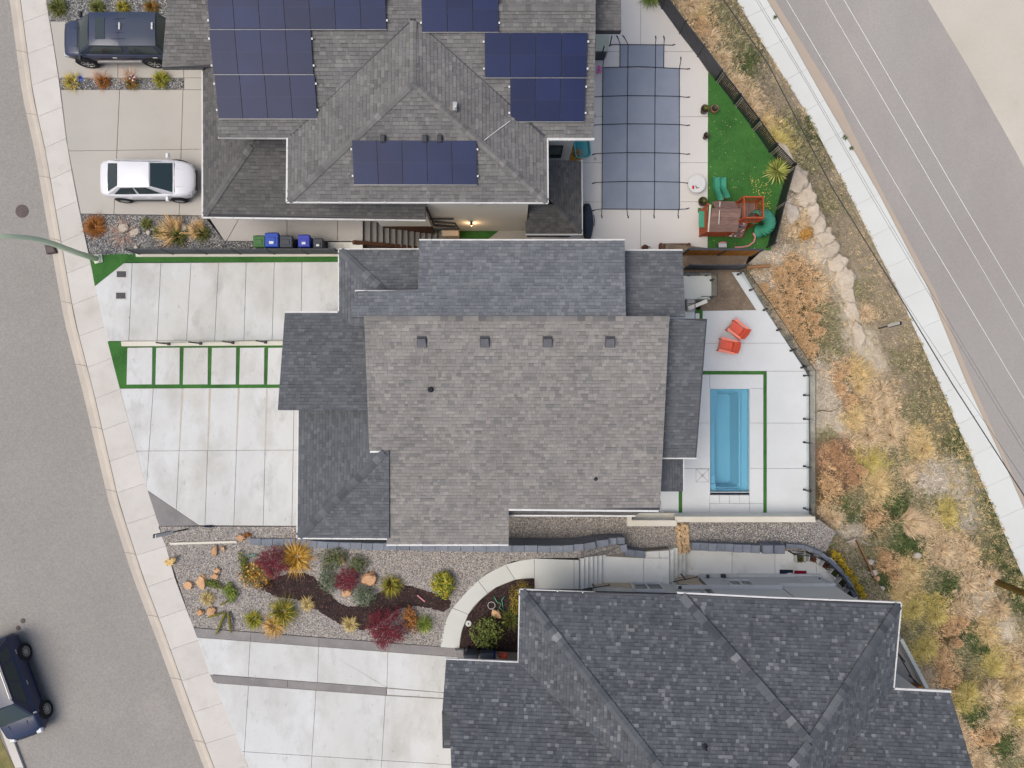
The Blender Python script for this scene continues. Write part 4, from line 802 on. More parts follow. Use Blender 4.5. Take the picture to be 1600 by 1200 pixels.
def car(name, label, cat, loc, rz, L, W, wb, st, paint, roofp, rear_over, wr=.34, spokes=10):
    root = thing(name, label, cat, loc, rz); hw = W / 2
    mb = MB(); rows = []
    for fx, fw, zt in st['body']:
        w = hw * fw; zb = st['zb'] + (.12 if abs(fx) > .46 else 0)
        prof = [(0, zb), (w * .9, zb), (w * .985, zb + .16), (w, (zb + zt) / 2), (w * .975, zt - .1), (w * .93, zt - .03), (w * .8, zt + .005), (w * .4, zt + .03), (0, zt + .035)]
        rows.append([(fx * L, y, z) for y, z in prof] + [(fx * L, -y, z) for y, z in prof[-2:0:-1]])
    k = len(rows[0]); vs = [p for r in rows for p in r]
    fs = [(i * k + j, (i + 1) * k + j, (i + 1) * k + (j + 1) % k, i * k + (j + 1) % k) for i in range(len(rows) - 1) for j in range(k)] + [tuple(range(k)), tuple(range(len(vs) - 1, len(vs) - k - 1, -1))]
    body = mb.add(vs, fs).build('body', paint, root, smooth=True)
    xb, xr, xf, xw = [v * L for v in st['green']]; zb_, zr = st['belt'], st['roof']; bw, rw = hw * st['bw'], hw * st['rw']
    lo = [Vector(p) for p in ((xb, -bw, zb_), (xw, -bw * .94, zb_), (xw, bw * .94, zb_), (xb, bw, zb_))]
    hi = [Vector(p) for p in ((xr, -rw, zr), (xf, -rw * .97, zr), (xf, rw * .97, zr), (xr, rw, zr))]
    MB().add(lo + hi, [(0, 1, 5, 4), (1, 2, 6, 5), (2, 3, 7, 6), (3, 0, 4, 7), (4, 5, 6, 7)]).build('cabin', roofp if st.get('dark') else paint, root)
    q_l = [lo[3], lo[2], hi[2], hi[3]]; q_l = [lo[2], lo[3], hi[3], hi[2]]; q_r = [lo[0], lo[1], hi[1], hi[0]]; q_f = [lo[1], lo[2], hi[2], hi[1]]; q_b = [lo[3], lo[0], hi[0], hi[3]]
    pane(q_f, .05, .95, .04, .94, 'windscreen', M['car_glass'], root); pane(q_b, .08, .92, .06, .94, 'rear_window', M['car_glass'], root)
    for q, fl in ((q_r, 0), (q_l, 1)):
        for a, b in st['win']:
            if fl: a, b = 1 - b, 1 - a
            pane(q, a, b, .12, .9, 'side_window', M['car_glass'], root, .012)
    # roof skin, gently domed
    def skin(x0, x1, w0, w1, z, m, nm):
        mb = MB(); n = 8; mm = 6; vs = []
        for i in range(mm + 1):
            for j in range(n + 1):
                t = i / mm; s = j / n * 2 - 1; w = lerp(w0, w1, t)
                vs.append((lerp(x0, x1, t), s * w, z + .045 * (1 - s ** 4) * (1 - (2 * t - 1) ** 6 * .8)))
        mb.add(vs, [(i * (n + 1) + j, (i + 1) * (n + 1) + j, (i + 1) * (n + 1) + j + 1, i * (n + 1) + j + 1) for i in range(mm) for j in range(n)])
        return mb.build(nm, m, root, smooth=True)
    if st.get('split'):
        xm = lerp(xr, xf, .55); skin(xr - .02, xm, rw, rw, zr + .004, roofp, 'roof_rear'); skin(xm, xf + .02, rw, rw * .97, zr + .006, paint, 'roof_front')
        MB().box((lerp(xm, xf, .62), 0, zr + .05), (.42, rw * 1.25, .03)).build('sunroof', M['car_glass'], root)
        for i in range(4): MB().box((lerp(xm, xf, .02) + .16 * 0, rw * (-.6 + .4 * i), zr + .052), ((xf - xm) * .5, .03, .012)).build('roof_rib', paint, root)
        for x in (xr + .1, xm - .06): MB().bbox((x, -.1, zr + .07), (.08, .3, .05), .02).build('rack_bracket', M['white_metal'], root)
    else: skin(xr - .02, xf + .02, rw, rw * .97, zr + .004, roofp, 'roof')
    for s in (-1, 1):
        if st.get('rails'): MB().tube([(xr + .05, s * rw * .96, zr + .03), (xr + .15, s * rw * .96, zr + .09), (xf - .25, s * rw * .94, zr + .09), (xf - .1, s * rw * .94, zr + .03)], .022, 6).build('roof_rail', M['alloy'], root)
        m = MB().bbox((xw - .22 * (1 if st['roof'] < 1.6 else .6), s * (hw + .1), zb_ + .08), (.13, .22, .14), .03).build('mirror', st.get('mirror', paint), root)
        for x in ((lerp(xr, xf, .78), lerp(xr, xf, .15))): MB().box((x, s * (hw * .985), zb_ - .16), (.2, .035, .035)).build('door_handle', M['alloy'], root)
        MB().box((lerp(-wb / 2, wb / 2, .5) + rear_over, s * hw * .97, st['zb'] + .1), (wb - 2 * wr - .2, .09, .07)).build('sill', M['alloy'] if st.get('step') else M['charcoal'], root)
        MB().bbox((L * st.get('hlx', .462), s * hw * st.get('hly', .7), st['lz']), (.3, .3, .16), .05).build('headlight', M['clear_lens'], root); MB().bbox((-L * .468, s * hw * .6, st['lz'] + .14), (.14, .3, .12), .05).build('tail_light', M['red_lens'], root)
        for x in (-wb / 2 + rear_over, wb / 2 + rear_over):
            Mr = Matrix.Rotation(-s * math.pi / 2, 4, 'X'); tw = .22
            MB().lathe((x, s * (hw - .06), wr + .03), [(wr * 1.16, 0), (wr * 1.16, .075), (wr * 1.02, .08)], 28, M=Mr).build('wheel_arch', M['tyre'], root)
            ty = MB().lathe((x, s * (hw - .17), wr), [(wr * .62, 0), (wr * .95, 0), (wr, .05), (wr, tw - .05), (wr * .95, tw), (wr * .68, tw), (wr * .66, tw - .04)], 28, M=Mr).build('wheel', M['tyre'], root)
            rim = MB(); y1 = s * (hw - .17 + tw - .005)
            rim.lathe((x, y1 - s * .04, wr), [(wr * .69, 0), (wr * .69, .03), (wr * .6, .03), (wr * .58, 0)], 28, M=Mr, cap=False); rim.lathe((x, y1 - s * .04, wr), [(wr * .14, 0), (wr * .14, .035), (.01, .045)], 12, M=Mr)
            for i in range(spokes):
                a = 6.2832 * i / spokes; dx, dz = math.cos(a), math.sin(a)
                rim.beam((x + dx * wr * .1, y1 - s * .02, wr + dz * wr * .1), (x + dx * wr * .62, y1 - s * .02, wr + dz * wr * .62), .045, .03, up=Vector((0, 1, 0)))
            rim.build('rim', M['alloy'], ty)
    MB().box((L * .498, 0, st['zb'] + .28), (.05, W * .52, .16)).build('grille', M['black_metal'], root); MB().box((-L * .5, 0, st['zb'] + .38), (.03, .5, .14)).build('number_plate', M['clear_lens'], root)
    # shut lines across the bonnet and tailgate
    sh = MB(); hx = st['green'][3] * L + .05
    sh.beam((hx, -hw * .78, st['hz'] + .012), (hx, hw * .78, st['hz'] + .012), .02, .006); sh.build('bonnet_gap', M['black_metal'], root)
    for s in (-1, 1): MB().beam((hx + .05, s * hw * .48, st['hz'] + .022), (L * .4, s * hw * .4, st['hz'] - .07), .02, .015).build('bonnet_crease', paint, root)
    return root
SEDAN = dict(body=[(-.5, .42, .62), (-.494, .64, .76), (-.478, .8, .9), (-.45, .89, .95), (-.4, .955, .97), (-.3, 1, .965), (-.1, 1, .94), (.1, 1, .93), (.22, .995, .925), (.31, .975, .89), (.38, .94, .83), (.43, .87, .77), (.465, .76, .71), (.488, .58, .65), (.5, .32, .58)], zb=.2, belt=.9, roof=1.43, bw=.9, rw=.66, green=(-.412, -.222, .098, .297), win=((.1, .46), (.5, .86)), lz=.6, hz=.91, hlx=.435, hly=.62)
SUV = dict(body=[(-.5, .8, .8), (-.49, .9, 1.0), (-.46, .96, 1.06), (-.35, 1, 1.07), (0, 1, 1.05), (.2, 1, 1.03), (.32, .99, 1.0), (.42, .95, .92), (.465, .87, .84), (.49, .74, .74), (.5, .56, .64)], zb=.26, belt=1.02, roof=1.66, bw=.93, rw=.76, green=(-.485, -.4, .1, .3), win=((.06, .24), (.28, .55), (.58, .88)), lz=.78, hz=1.02, rails=1)
BOXY = dict(body=[(-.5, .9, .9), (-.49, .96, 1.08), (-.44, 1, 1.12), (0, 1, 1.12), (.2, 1, 1.12), (.3, .98, 1.11), (.42, .92, 1.06), (.475, .86, .98), (.492, .8, .86), (.5, .7, .72)], zb=.42, belt=1.1, roof=1.8, bw=.94, rw=.84, green=(-.475, -.44, .148, .334), win=((.05, .42), (.5, .93)), lz=.86, hz=1.13, split=1, step=1, dark=1)
for k in ('mirror',): BOXY[k] = M['black_metal']
y0 = P(0, 100, .4).y + .95
car('parked_car', 'dark blue boxy off-road car with darker rear roof on the north drive', 'car', (-17.97, y0 - .05, .002), math.pi, 4.94, 1.78, 3.08, BOXY, M['paint_blue'], M['paint_slate'], .1, .42, 6)
xs_, ye = (P(194, 313, .33).x + P(280, 312, .33).x) / 2, P(0, 316, .1).y
car('parked_car', 'white saloon car parked on the north drive facing the house', 'car', (-16.70, ye + .9, .002), 0.0, 4.27, 1.76, 2.55, SEDAN, M['paint_white'], M['paint_white'], .0, .32, 10)
a, b = P(36, 1017, .36), P(69, 1107, .36); d = (b - a).normalized(); mid = (a + b) / 2 + Vector((d.y, -d.x, 0)) * .93
car('parked_car', 'dark navy car parked at the kerb, cut off by the left edge', 'car', (mid.x, mid.y, -.12), math.atan2(d.y, d.x), 4.75, 1.86, (b - a).length, SUV, M['paint_navy'], M['paint_navy'], .08, .36, 10)

# ------------------------------------------------------------------ street things
def cast_lid(px, py, r, z, label, cat):
    t = thing('manhole', label, cat, P(px, py, z))
    MB().lathe((0, 0, 0), [(r, 0), (r, .012), (r * .86, .016)], 28).build('frame', M['iron'], t); lid = MB().lathe((0, 0, .0), [(r * .84, .014), (r * .84, .022), (r * .8, .024)], 28)
    for k in (-2, -1, 0, 1, 2): lid.box((0, k * r * .27, .026), (r * 1.2 * (1 - abs(k) * .16), r * .09, .006))
    lid.build('cover', M['iron'], t)
cast_lid(34.5, 330, .31, -.12, 'round iron manhole cover in the left street', 'manhole cover')
cast_lid(36, 970, .115, -.12, 'small round valve cover in the street, the farther from the navy car', 'valve cover'); cast_lid(28.5, 981, .11, -.12, 'small round valve cover in the street, the nearer to the navy car', 'valve cover')
t = thing('storm_drain', 'dark rectangular storm drain inlet set in the kerb', 'drain', P(78, 390, -.1))
q = [p - t.location.xy for p in [Vector(w) for w in wpoly([(69.5, 383), (84, 385), (88, 395), (73, 397)], 0)]]
MB().prism(q, -.1, .105).build('cover', M['drain_dark'], t); MB().prism([p * .8 for p in q], .105, .118).build('grate', M['iron'], t)
t = thing('street_lamp', 'pale green street lamp whose arm reaches over the left street', 'street lamp', P(152, 405, 0))
pad = MB().prism(wpoly([(144, 398), (158, 396.5), (159.5, 409), (147, 412)], .1), -.2, .06).build('footing', M['concrete_walk'], t, True)
pth = [P(151, 404.4, .06), P(120, 395.0, 1.45), P(85, 381.5, 3.0), P(62, 374.5, 3.9), P(45, 371.5, 4.5), P(20, 369.3, 5.1), P(0, 369.4, 5.5), P(-45, 372, 6.0), P(-80, 376, 6.1)]
MB().tube(pth, [.135, .128, .12, .112, .105, .098, .09, .08, .07], 12).build('pole', M['lamp_green'], t, True, ).data.polygons.foreach_set('use_smooth', [True] * 98)
MB().lathe(P(151, 404.4, .06), [(.19, 0), (.19, .03), (.12, .05)], 16).build('base_plate', M['lamp_green'], t, True)
for dx in (-.14, .14):
    for dy in (-.14, .14): MB().lathe(P(151, 404.4, .08) + Vector((dx, dy, 0)), [(.02, 0), (.02, .06)], 6).build('bolt', M['iron'], t, True)
MB().bbox(P(-105, 380, 6.1), (.75, .3, .14), .04).build('lamp_head', M['charcoal'], t, True)
for i, (x, y) in enumerate(((190, 428.5), (189, 462))):
    t = thing('utility_box', 'grey rectangular utility box lid in the drive, %s' % ('nearer the street lamp' if i == 0 else 'farther from the street lamp'), 'utility box', P(x, y, .0), 0, 'utility boxes in the middle drive')
    MB().bbox((0, 0, .004), (.54, .38, .012), .004).build('frame', M['concrete_walk'], t); MB().bbox((0, 0, .012), (.44, .28, .012), .004).build('lid', M['lid'], t); MB().box((.0, 0, .0195), (.1, .05, .003)).build('lifting_slot', M['black_metal'], t)
def post_sign(name, label, base, top, m1, sx=1):
    t = thing(name, label, 'sign', base); d = (top - base)
    MB().tube([(0, 0, 0), d], .035, 8).build('post', M['black_metal'], t); a, b = d * .5, d * 1.0
    o = Vector((.05 * sx, 0, 0)); s = MB().beam(a + o, b + o, .14, .025, up=Vector((1, 0, 0))).build('panel', M['white_metal'], t); MB().beam(a - o, b - o, .17, .02, up=Vector((1, 0, 0))).build('panel_back', M['black_metal'], t)
post_sign('sign_post', 'leaning post with a narrow white sign by the sidewalk garden', P(293, 826.5, 0), P(241, 838, 2.7), None)
zb = bank_z(1372, 514)
post_sign('sign_post', 'post with a narrow white sign on the dry bank above the lower road', P(1372, 513.5, zb), P(1407, 504.5, zb + 2.0), None, -1)
zb = bank_z(1549, 906)
t = thing('utility_pole', 'brown wooden utility pole at the lower sidewalk, cut off by the right edge', 'utility pole', P(1549, 906, zb))
MB().tube([P(1549, 906, zb - .3), P(1549, 906, zb) + Vector((0, 0, 3)), P(1549, 906, zb) + Vector((0, 0, 10))], [.17, .15, .12], 14).build('pole', M['pole_wood'], t, True)
MB().beam(P(1549, 906, zb) + Vector((-1.0, -.6, 9.4)), P(1549, 906, zb) + Vector((1.0, .6, 9.4)), .1, .12).build('crossarm', M['pole_wood'], t, True)
def wire(label, pts, z, r, m, grp):
    tag(MB().tube([P(x, y, zz) for (x, y), zz in zip(pts, z)], r, 6).build('overhead_wire', m, smooth=True), label, 'wire', grp)
wm = mat('bare_wire', A(232, 232, 230), None, rough=.35, metal=.0, spec=.6); wk = M['black_metal']; wg = mat('wire_grey', A(110, 108, 106), None, rough=.6)
G = 'overhead wires along the lower road'
wire('pale bare wire over the lower road, nearest the sidewalk', [(1192, -60), (1229, 0), (1407, 300), (1533, 510), (1700, 790)], [4.6, 4.5, 4.2, 4.3, 4.6], .011, wm, G)
wire('pale bare wire over the middle of the lower road, second from the sidewalk', [(1250, -60), (1289, 0), (1464, 300), (1640, 600)], [4.7, 4.5, 4.2, 4.4], .011, wm, G)
wire('pale bare wire over the lower road, farthest from the sidewalk', [(1282, -60), (1319, 0), (1494, 300), (1660, 580)], [4.7, 4.5, 4.2, 4.4], .012, wm, G)
wire('thick dark cable over the dry verge, crossing the lower sidewalk', [(1090, -60), (1131, 0), (1200, 100), (1303, 298), (1401, 455), (1488, 600), (1600, 774), (1680, 900)], [2.2, 2.1, 2.0, 1.8, 1.8, 1.9, 2.1, 2.3], .026, wk, G)
wire('thin dark wire over the edge of the dry verge', [(1112, -60), (1150, 0), (1265, 205), (1340, 340), (1400, 450), (1502, 605), (1610, 765)], [2.4, 2.3, 2.1, 2.1, 2.1, 2.2, 2.4], .009, wg, G)
wire('thin dark wire over the lower sidewalk', [(1140, -60), (1181, 0), (1260, 130), (1356, 298), (1440, 440), (1560, 640), (1640, 770)], [2.8, 2.7, 2.6, 2.4, 2.4, 2.6, 2.8], .008, wg, G)
wire('thin dark wire just beside the other wire over the lower sidewalk', [(1144, -60), (1185, 0), (1263, 130), (1360, 298), (1445, 440), (1566, 640), (1646, 770)], [2.9, 2.8, 2.7, 2.5, 2.5, 2.7, 2.9], .008, wg, G)

# ------------------------------------------------------------------ fences and rails
def post(root, p, h, w=.06, m='charcoal', name='post'): return MB().box(Vector(p) + Vector((0, 0, h / 2)), (w, w, h)).build(name, M[m], root, True)
def panel_fence(label, px, z, h, m='charcoal_panel', pm='charcoal', pick=(), slat=0, t=.04, grp=None, cat='fence'):
    p = [P(x, y, z) for x, y in px]; root = thing('fence', label, cat, p[0], 0, grp)
    for i, q in enumerate(p): post(root, q, h + .05, .08, pm)
    for i, (a, b) in enumerate(zip(p, p[1:])):
        d = (b - a).normalized(); a2, b2 = a + d * .04, b - d * .04; Z = Vector((0, 0, 1))
        if i in pick:
            for zz in (.12, h - .03): MB().beam(a2 + Z * zz, b2 + Z * zz, .04, .05).build('rail', M[pm], root, True)
            nn = Vector((d.y, -d.x, 0)) * (.05 if (Vector((d.y, -d.x, 0)).dot(-a) > 0) else -.05)
            for k in (.1, .2): MB().beam(a2 + d * k + nn + Z * .05, a2 + d * k + nn + Z * h, .025, .02).build('stay', M['rock_pale'], root, True)
            n = int((b2 - a2).length / .08)
            for k in range(n): MB().box(a2.lerp(b2, (k + .5) / n) + Z * (h / 2 + .03), (.055, .03, h - .16), math.atan2(d.y, d.x)).build('picket', M[pm], root, True)
        elif slat:
            n = max(2, int((b2 - a2).length / slat))
            for k in range(n):
                c = a2.lerp(b2, (k + .5) / n); ang = math.atan2(d.y, d.x)
                MB().bbox(c + Z * (h / 2), ((b2 - a2).length / n - .012, .025, h - R.uniform(0, .02)), .006, ang).build('board', M[m], root, True)
            MB().beam(a + Z * (h + .015), b + Z * (h + .015), .1, .03).build('cap_rail', M[pm], root, True)
        else:
            n = max(1, round(h / .3))
            for k in range(n):
                zz = h * (k + .5) / n + .03
                MB().beam(a2 + Z * zz, b2 + Z * zz, t, h / n - .012).build('board', M[m], root, True)
    return root
f = panel_fence('low dark grey fence of boards along the north edge of the middle drive', [(x, 396.5) for x in (218, 270.5, 323, 376, 428.5, 481, 532)], .14, 1.12)
kb = MB().prism(wpoly([(212, 396), (533, 396), (533, 400.3), (212, 401)], .13), -.3, .13).build('footing', M['cream_wall_cap'], f, True)
panel_fence('dark fence running along the top of the dry bank past the covered pool', [(1006, -30), (1034, 13), (1062, 52), (1090, 88), (1117.5, 125), (1146, 162), (1174, 199), (1201, 237), (1229, 267)], ZN, 1.12, 'charcoal_panel', 'black_metal', (4, 5, 6, 7))
panel_fence('short dark picket fence closing the play lawn on the bank side', [(1229, 268), (1214, 322), (1198, 387)], ZN, 1.12, 'charcoal_panel', 'black_metal', (0, 1))
panel_fence('warm cedar board fence between the play lawn and the middle house', [(1063, 400), (1118, 400.5), (1172, 401)], -2.2, 1.75, 'cedar', 'charcoal', slat=.14)
panel_fence('low grey board fence behind the glass railed landing', [(1069, 421), (1109.5, 421.5), (1154, 421.5)], -1.85, 1.35)
tag(MB().tube([P(1166, 417.5, -1.9), P(1203, 415.5, -1.9)], [.1, .09], 10).build('timber', M['wood']), 'short tan timber lying at the end of the grey fence', 'timber')
# black posts with thin rail on the drive kerb
pp = [P(x, y, .12) for x, y in ((264, 537.5), (313.5, 536.6), (364, 535.5), (415, 534.6), (466, 534))]
t = thing('railing', 'glass railing on black posts along the slab path', 'railing', pp[0]); Z = Vector((0, 0, 1))
for q in pp: post(t, q, 1.15, .065, 'black_metal'); MB().box(q + Z * .01, (.14, .14, .02)).build('base_plate', M['black_metal'], t, True)
for a, b in zip(pp, pp[1:]):
    MB().beam(a.lerp(b, .06) + Z * .62, a.lerp(b, .94) + Z * .62, .012, .95).build('glass_panel', M['glass_pane'], t, True)
    MB().beam(a + Z * 1.13, b + Z * 1.13, .02, .02).build('top_rail', M['black_metal'], t, True)
def glass_fence(label, base, edge, z, h, sp=.42, rail=True, nm='railing'):
    p = [P(x, y, z) for x, y in base]; e = [P(x, y, z) for x, y in edge]; t = thing(nm, label, 'railing', p[0])
    for q in p:
        MB().box(q + Z * (sp / 2), (.06, .06, sp)).build('post', M['black_metal'], t, True); MB().bbox(q + Z * .015, (.13, .1, .03), .01).build('base_plate', M['black_metal'], t, True)
    for a, b in zip(e, e[1:]):
        n = max(1, round((b - a).length / 1.5)); d = (b - a) / n
        for i in range(n):
            MB().beam(a + d * (i + .01) + Z * (h / 2 + .05), a + d * (i + .99) + Z * (h / 2 + .05), .014, h - .1).build('glass_panel', M['glass_pane'], t, True)
        if rail: MB().beam(a + Z * h, b + Z * h, .028, .02).build('top_rail', M['black_metal'], t, True)
glass_fence('frameless glass fence round the open pool terrace', [(1153, 429), (1172, 453.5), (1193.5, 484.5), (1214.5, 516), (1235.5, 548), (1252.5, 574.5), (1256.5, 587), (1256.5, 617.5), (1256.5, 654.5), (1256.5, 691), (1256.5, 728.5), (1256.5, 765), (1256.5, 794)], [(1153, 426), (1173, 453), (1194.5, 484), (1259, 581), (1259, 806)], ZP, 1.12, .5)
# ------------------------------------------------------------------ landing by the middle house
ZL = -1.1
t = thing('landing_stair', 'small raised concrete landing with steps behind the middle house', 'steps', P(1090, 450, ZL))
MB().prism(wpoly([(1060, 431), (1111.5, 431), (1111.5, 467), (1060, 467)], ZL), -3, ZL).build('platform', M['concrete_path'], t, True)
for i in range(3): MB().prism(wpoly([(1074, 467 + 6.5 * i), (1087, 467 + 6.5 * i), (1087, 473.5 + 6.5 * i), (1074, 473.5 + 6.5 * i)], ZL - .18 * (i + 1)), -3, ZL - .18 * (i + 1)).build('step', M['concrete_grey'], t, True)
MB().beam(P(1076, 482, -1.55), P(1105, 470, -1.25), .18, .35).build('stringer', M['white_wall'], t, True)
glass_fence('glass guard rail round the raised landing', [(1076, 430), (1103, 430), (1111, 438), (1111, 465)], [(1062, 431), (1111.5, 431), (1111.5, 467), (1087, 467)], ZL, .95, .4)
tag(MB().beam(P(1086, 468, -.4), P(1086, 500, -.5), .03, .03).build('handrail', M['black_metal']), 'thin black handrail beside the landing steps', 'handrail')
block('turf', wt := [(1086, 484), (1098, 484), (1098, 498), (1093, 498), (1093, 489.5), (1086, 489.5)], ZP + .012, .3, M['turf'])
# ------------------------------------------------------------------ open pool
x0, x1, yt, yb = P(1109.3, 0, ZP).x, P(1171, 0, ZP).x, P(0, 607.5, ZP).y, P(0, 773, ZP).y
t = thing('swimming_pool', 'open narrow blue plunge pool with steps on its west side', 'pool', ((x0 + x1) / 2, (yt + yb) / 2, ZP))
def rr(x0, x1, y0, y1, r, z, n=6):
    o = []
    for cx, cy, a0 in ((x1 - r, y1 - r, 0), (x0 + r, y1 - r, 90), (x0 + r, y0 + r, 180), (x1 - r, y0 + r, 270)):
        for i in range(n + 1): a = math.radians(a0 + 90 * i / n); o.append(Vector((cx + r * math.cos(a), cy + r * math.sin(a), z)))
    return o
loops = [rr(x0, x1, yb, yt, .01, ZP + .005), rr(x0, x1, yb, yt, .01, ZP - .3), rr(x0 + .32, x1 - .28, yb + .22, yt - .12, .14, ZP - .33), rr(x0 + .35, x1 - .33, yb + .27, yt - .16, .14, ZP - .42), rr(x0 + .38, x1 - .38, yb + .32, yt - .2, .15, ZP - .44), rr(x0 + .44, x1 - .62, yb + .44, yt - .26, .16, ZP - 1.1)]
mb = MB(); k = len(loops[0]); mb.add([p for l in loops for p in l], [(i * k + j, i * k + (j + 1) % k, (i + 1) * k + (j + 1) % k, (i + 1) * k + j) for i in range(len(loops) - 1) for j in range(k)] + [tuple(range(len(loops) * k - k, len(loops) * k))])
mb.f = [f[::-1] for f in mb.f[:-1]] + [mb.f[-1]]
sh = mb.build('shell', M['pool_shell'], t, True)
L_ = yt - yb
for i, (a, b, w, dz) in enumerate(((0.0, .075, .42, .22), (.075, .155, .42, .36), (.155, .27, .4, .52), (.39, .47, .36, .5), (.83, .9, .34, .3), (.9, .99, .36, .24))):
    MB().prism([(x0 + .006, yt - a * L_ - .01), (x0 + w, yt - a * L_ - .01), (x0 + w, yt - b * L_ + .02), (x0 + .006, yt - b * L_ + .02)], ZP - 1.2, ZP - dz).build('pool_step', M['pool_shell'], t, True)
MB().prism([(x0 + .008, yb + .008), (x1 - .008, yb + .008), (x1 - .008, yt - .008), (x0 + .008, yt - .008)], ZP - .145, ZP - .14).build('water', M['water'], t, True)
MB().box(((x0 + x1) / 2, yb + .06, ZP - .06), (x1 - x0 - .01, .1, .1)).build('cover_slot', M['navy_cloth'], t, True)
MB().box(((x0 + x1) / 2, yb + .125, ZP - .05), (x1 - x0 - .01, .03, .1)).build('slot_trim', M['white_metal'], t, True)
for (a, b, c, d_) in ((x0 - .03, x0, yb - .02, yt + .03), (x1, x1 + .03, yb - .02, yt + .03), (x0, x1, yt, yt + .03)): MB().prism([(a, c), (b, c), (b, d_), (a, d_)], ZP - .02, ZP + .006).build('rim', M['white_metal'], t, True)
t = thing('floor_drain', 'square terrace drain with scored diagonals beside the open pool', 'drain', P(1097.5, 743, ZP))
MB().bbox((0, 0, .004), (.17, .17, .012), .003).build('grate', M['concrete_grey'], t)
for a in (45, 135, 225, 315): MB().beam((math.cos(math.radians(a)) * .11, math.sin(math.radians(a)) * .11, .003), (math.cos(math.radians(a)) * .45, math.sin(math.radians(a)) * .45, .003), .016, .004).build('scored_line', M['joint'], t)
for a in range(4): c, s = math.cos(a * 1.5708), math.sin(a * 1.5708); MB().beam((c * .32 - s * .32, s * .32 + c * .32, .002), (c * .32 + s * .32, s * .32 - c * .32, .002), .014, .004).build('scored_line', M['joint'], t)
# cream walls on the south edge of the terrace
t = thing('garden_wall', 'long cream wall closing the pool terrace on the gravel side', 'wall', P(1160, 810, -.8)); zc = -.75
MB().prism([(P(1056, 0, zc).x, -6.37), (P(1273, 0, zc).x, -6.37), (P(1273, 0, zc).x, -6.6), (P(1056, 0, zc).x, -6.6)], -3, zc - .06).build('wall', M['white_wall'], t, True)
MB().prism([(P(1055, 0, zc).x, -6.36), (P(1274.5, 0, zc).x, -6.36), (P(1274.5, 0, zc).x, -6.63), (P(1055, 0, zc).x, -6.63)], zc - .058, zc).build('coping', M['cream_wall_cap'], t, True)
t = thing('garden_wall', 'shorter cream wall beside the orange rocks with white coping', 'wall', P(1020, 815, -.8)); zc = -.7
MB().prism([(P(984, 0, zc).x, -6.56), (P(1058, 0, zc).x, -6.56), (P(1058, 0, zc).x, -6.78), (P(984, 0, zc).x, -6.78)], -3, zc - .06).build('wall', M['white_wall'], t, True)
MB().prism([(P(980, 0, zc).x, -6.53), (P(1057.5, 0, zc).x, -6.53), (P(1057.5, 0, zc).x, -6.81), (P(980, 0, zc).x, -6.81)], zc - .058, zc).build('coping', M['cream_wall_cap'], t, True)
MB().prism([(P(980, 0, zc).x, -6.05), (P(987, 0, zc).x, -6.05), (P(987, 0, zc).x, -6.528), (P(980, 0, zc).x, -6.528)], -3, zc - .002).build('return', M['cream_wall_cap'], t, True)
MB().prism(wpoly([(988, 802), (1056, 802), (1056, 812), (988, 812)], -1.3), -3, -1.32).build('ledge', M['cream_wall_cap'], t, True)
# dark block retaining wall
def block_wall(label, px, ztop, wbody, bl=.55, wd=.32, zlow=-2.6):
    p = [P(x, y, z) for (x, y), z in zip(px, ztop)]; t = thing('retaining_wall', label, 'wall', p[0])
    for a, b in zip(p, p[1:]):
        n = max(1, round((b - a).length / bl)); d = (b - a) / n; u = d.normalized(); zt = min(a.z, b.z)
        MB().beam(Vector((a.x, a.y, (zt - .2 + zlow) / 2)), Vector((b.x, b.y, (zt - .2 + zlow) / 2)), wbody, zt - .2 - zlow).build('wall_core', M['stone_block'], t, True)
        for i in range(n):
            q0, q1 = a + d * i + u * .006, a + d * (i + 1) - u * .006; e = R.uniform(-.015, .015)
            q0.z = q1.z = a.z + d.z * i - .1 + R.uniform(-.006, .006); nrm = Vector((-u.y, u.x, 0)) * e
            MB().bbox((q0 + q1) / 2 + nrm, ((q1 - q0).length, wd, .2), .014, math.atan2(u.y, u.x)).build('cap_block', M['stone_block'], t, True)
    return t
block_wall('long dark grey block wall along the middle house and garden', [(390, 846.5), (462, 847.5), (512, 852), (600, 854.5), (700, 856), (800, 857.5), (880, 858), (912, 855), (930, 850), (950, 846), (976, 844)], [.1, .1, .1, .1, .1, .1, .1, -.05, -.25, -.5, -.75], .26)
block_wall('short dark block wall by the stair landing', [(974, 851), (976, 863), (1008, 866.5)], [-.75, -.8, -.85], .26)
block_wall('dark block wall edging the sunken terrace', [(1081, 854), (1120, 855.5), (1160, 857), (1188, 858.5)], [-1.0, -1.0, -1.0, -1.0], .26, .45, .38)
for i, x in enumerate((1200.5, 1218)): MB()
t = thing('block_pier', 'pair of dark stone piers ending the terrace block wall', 'pier', P(1209, 860, -1.0))
for x in (1200, 1218): MB().bbox(P(x, 858.5, -.85) - Vector((0, 0, .7)), (.5, .42, 1.5), .02).build('pier', M['stone_block'], t, True)
block_wall('curved grey wall top behind the planter boxes', [(1228, 853), (1258, 855), (1284, 866), (1306, 884), (1324, 906), (1338, 933)], [-1.3] * 6, .16, .5, .2)
rp = [P(x, y, ZT) for x, y in ((1229, 859), (1260, 862), (1282, 872), (1303, 892), (1319, 913), (1331, 935))]
t = thing('railing', 'black picket railing curving along the sunken terrace', 'railing', rp[0])
for q in rp: post(t, q, 1.0, .05, 'black_metal')
for a, b in zip(rp, rp[1:]):
    for zz in (.1, .98): MB().beam(a + Z * zz, b + Z * zz, .035, .03).build('rail', M['black_metal'], t, True)
    n = int((b - a).length / .11)
    for i in range(1, n): MB().box(a.lerp(b, i / n) + Z * .54, (.016, .016, .88)).build('picket', M['black_metal'], t, True)
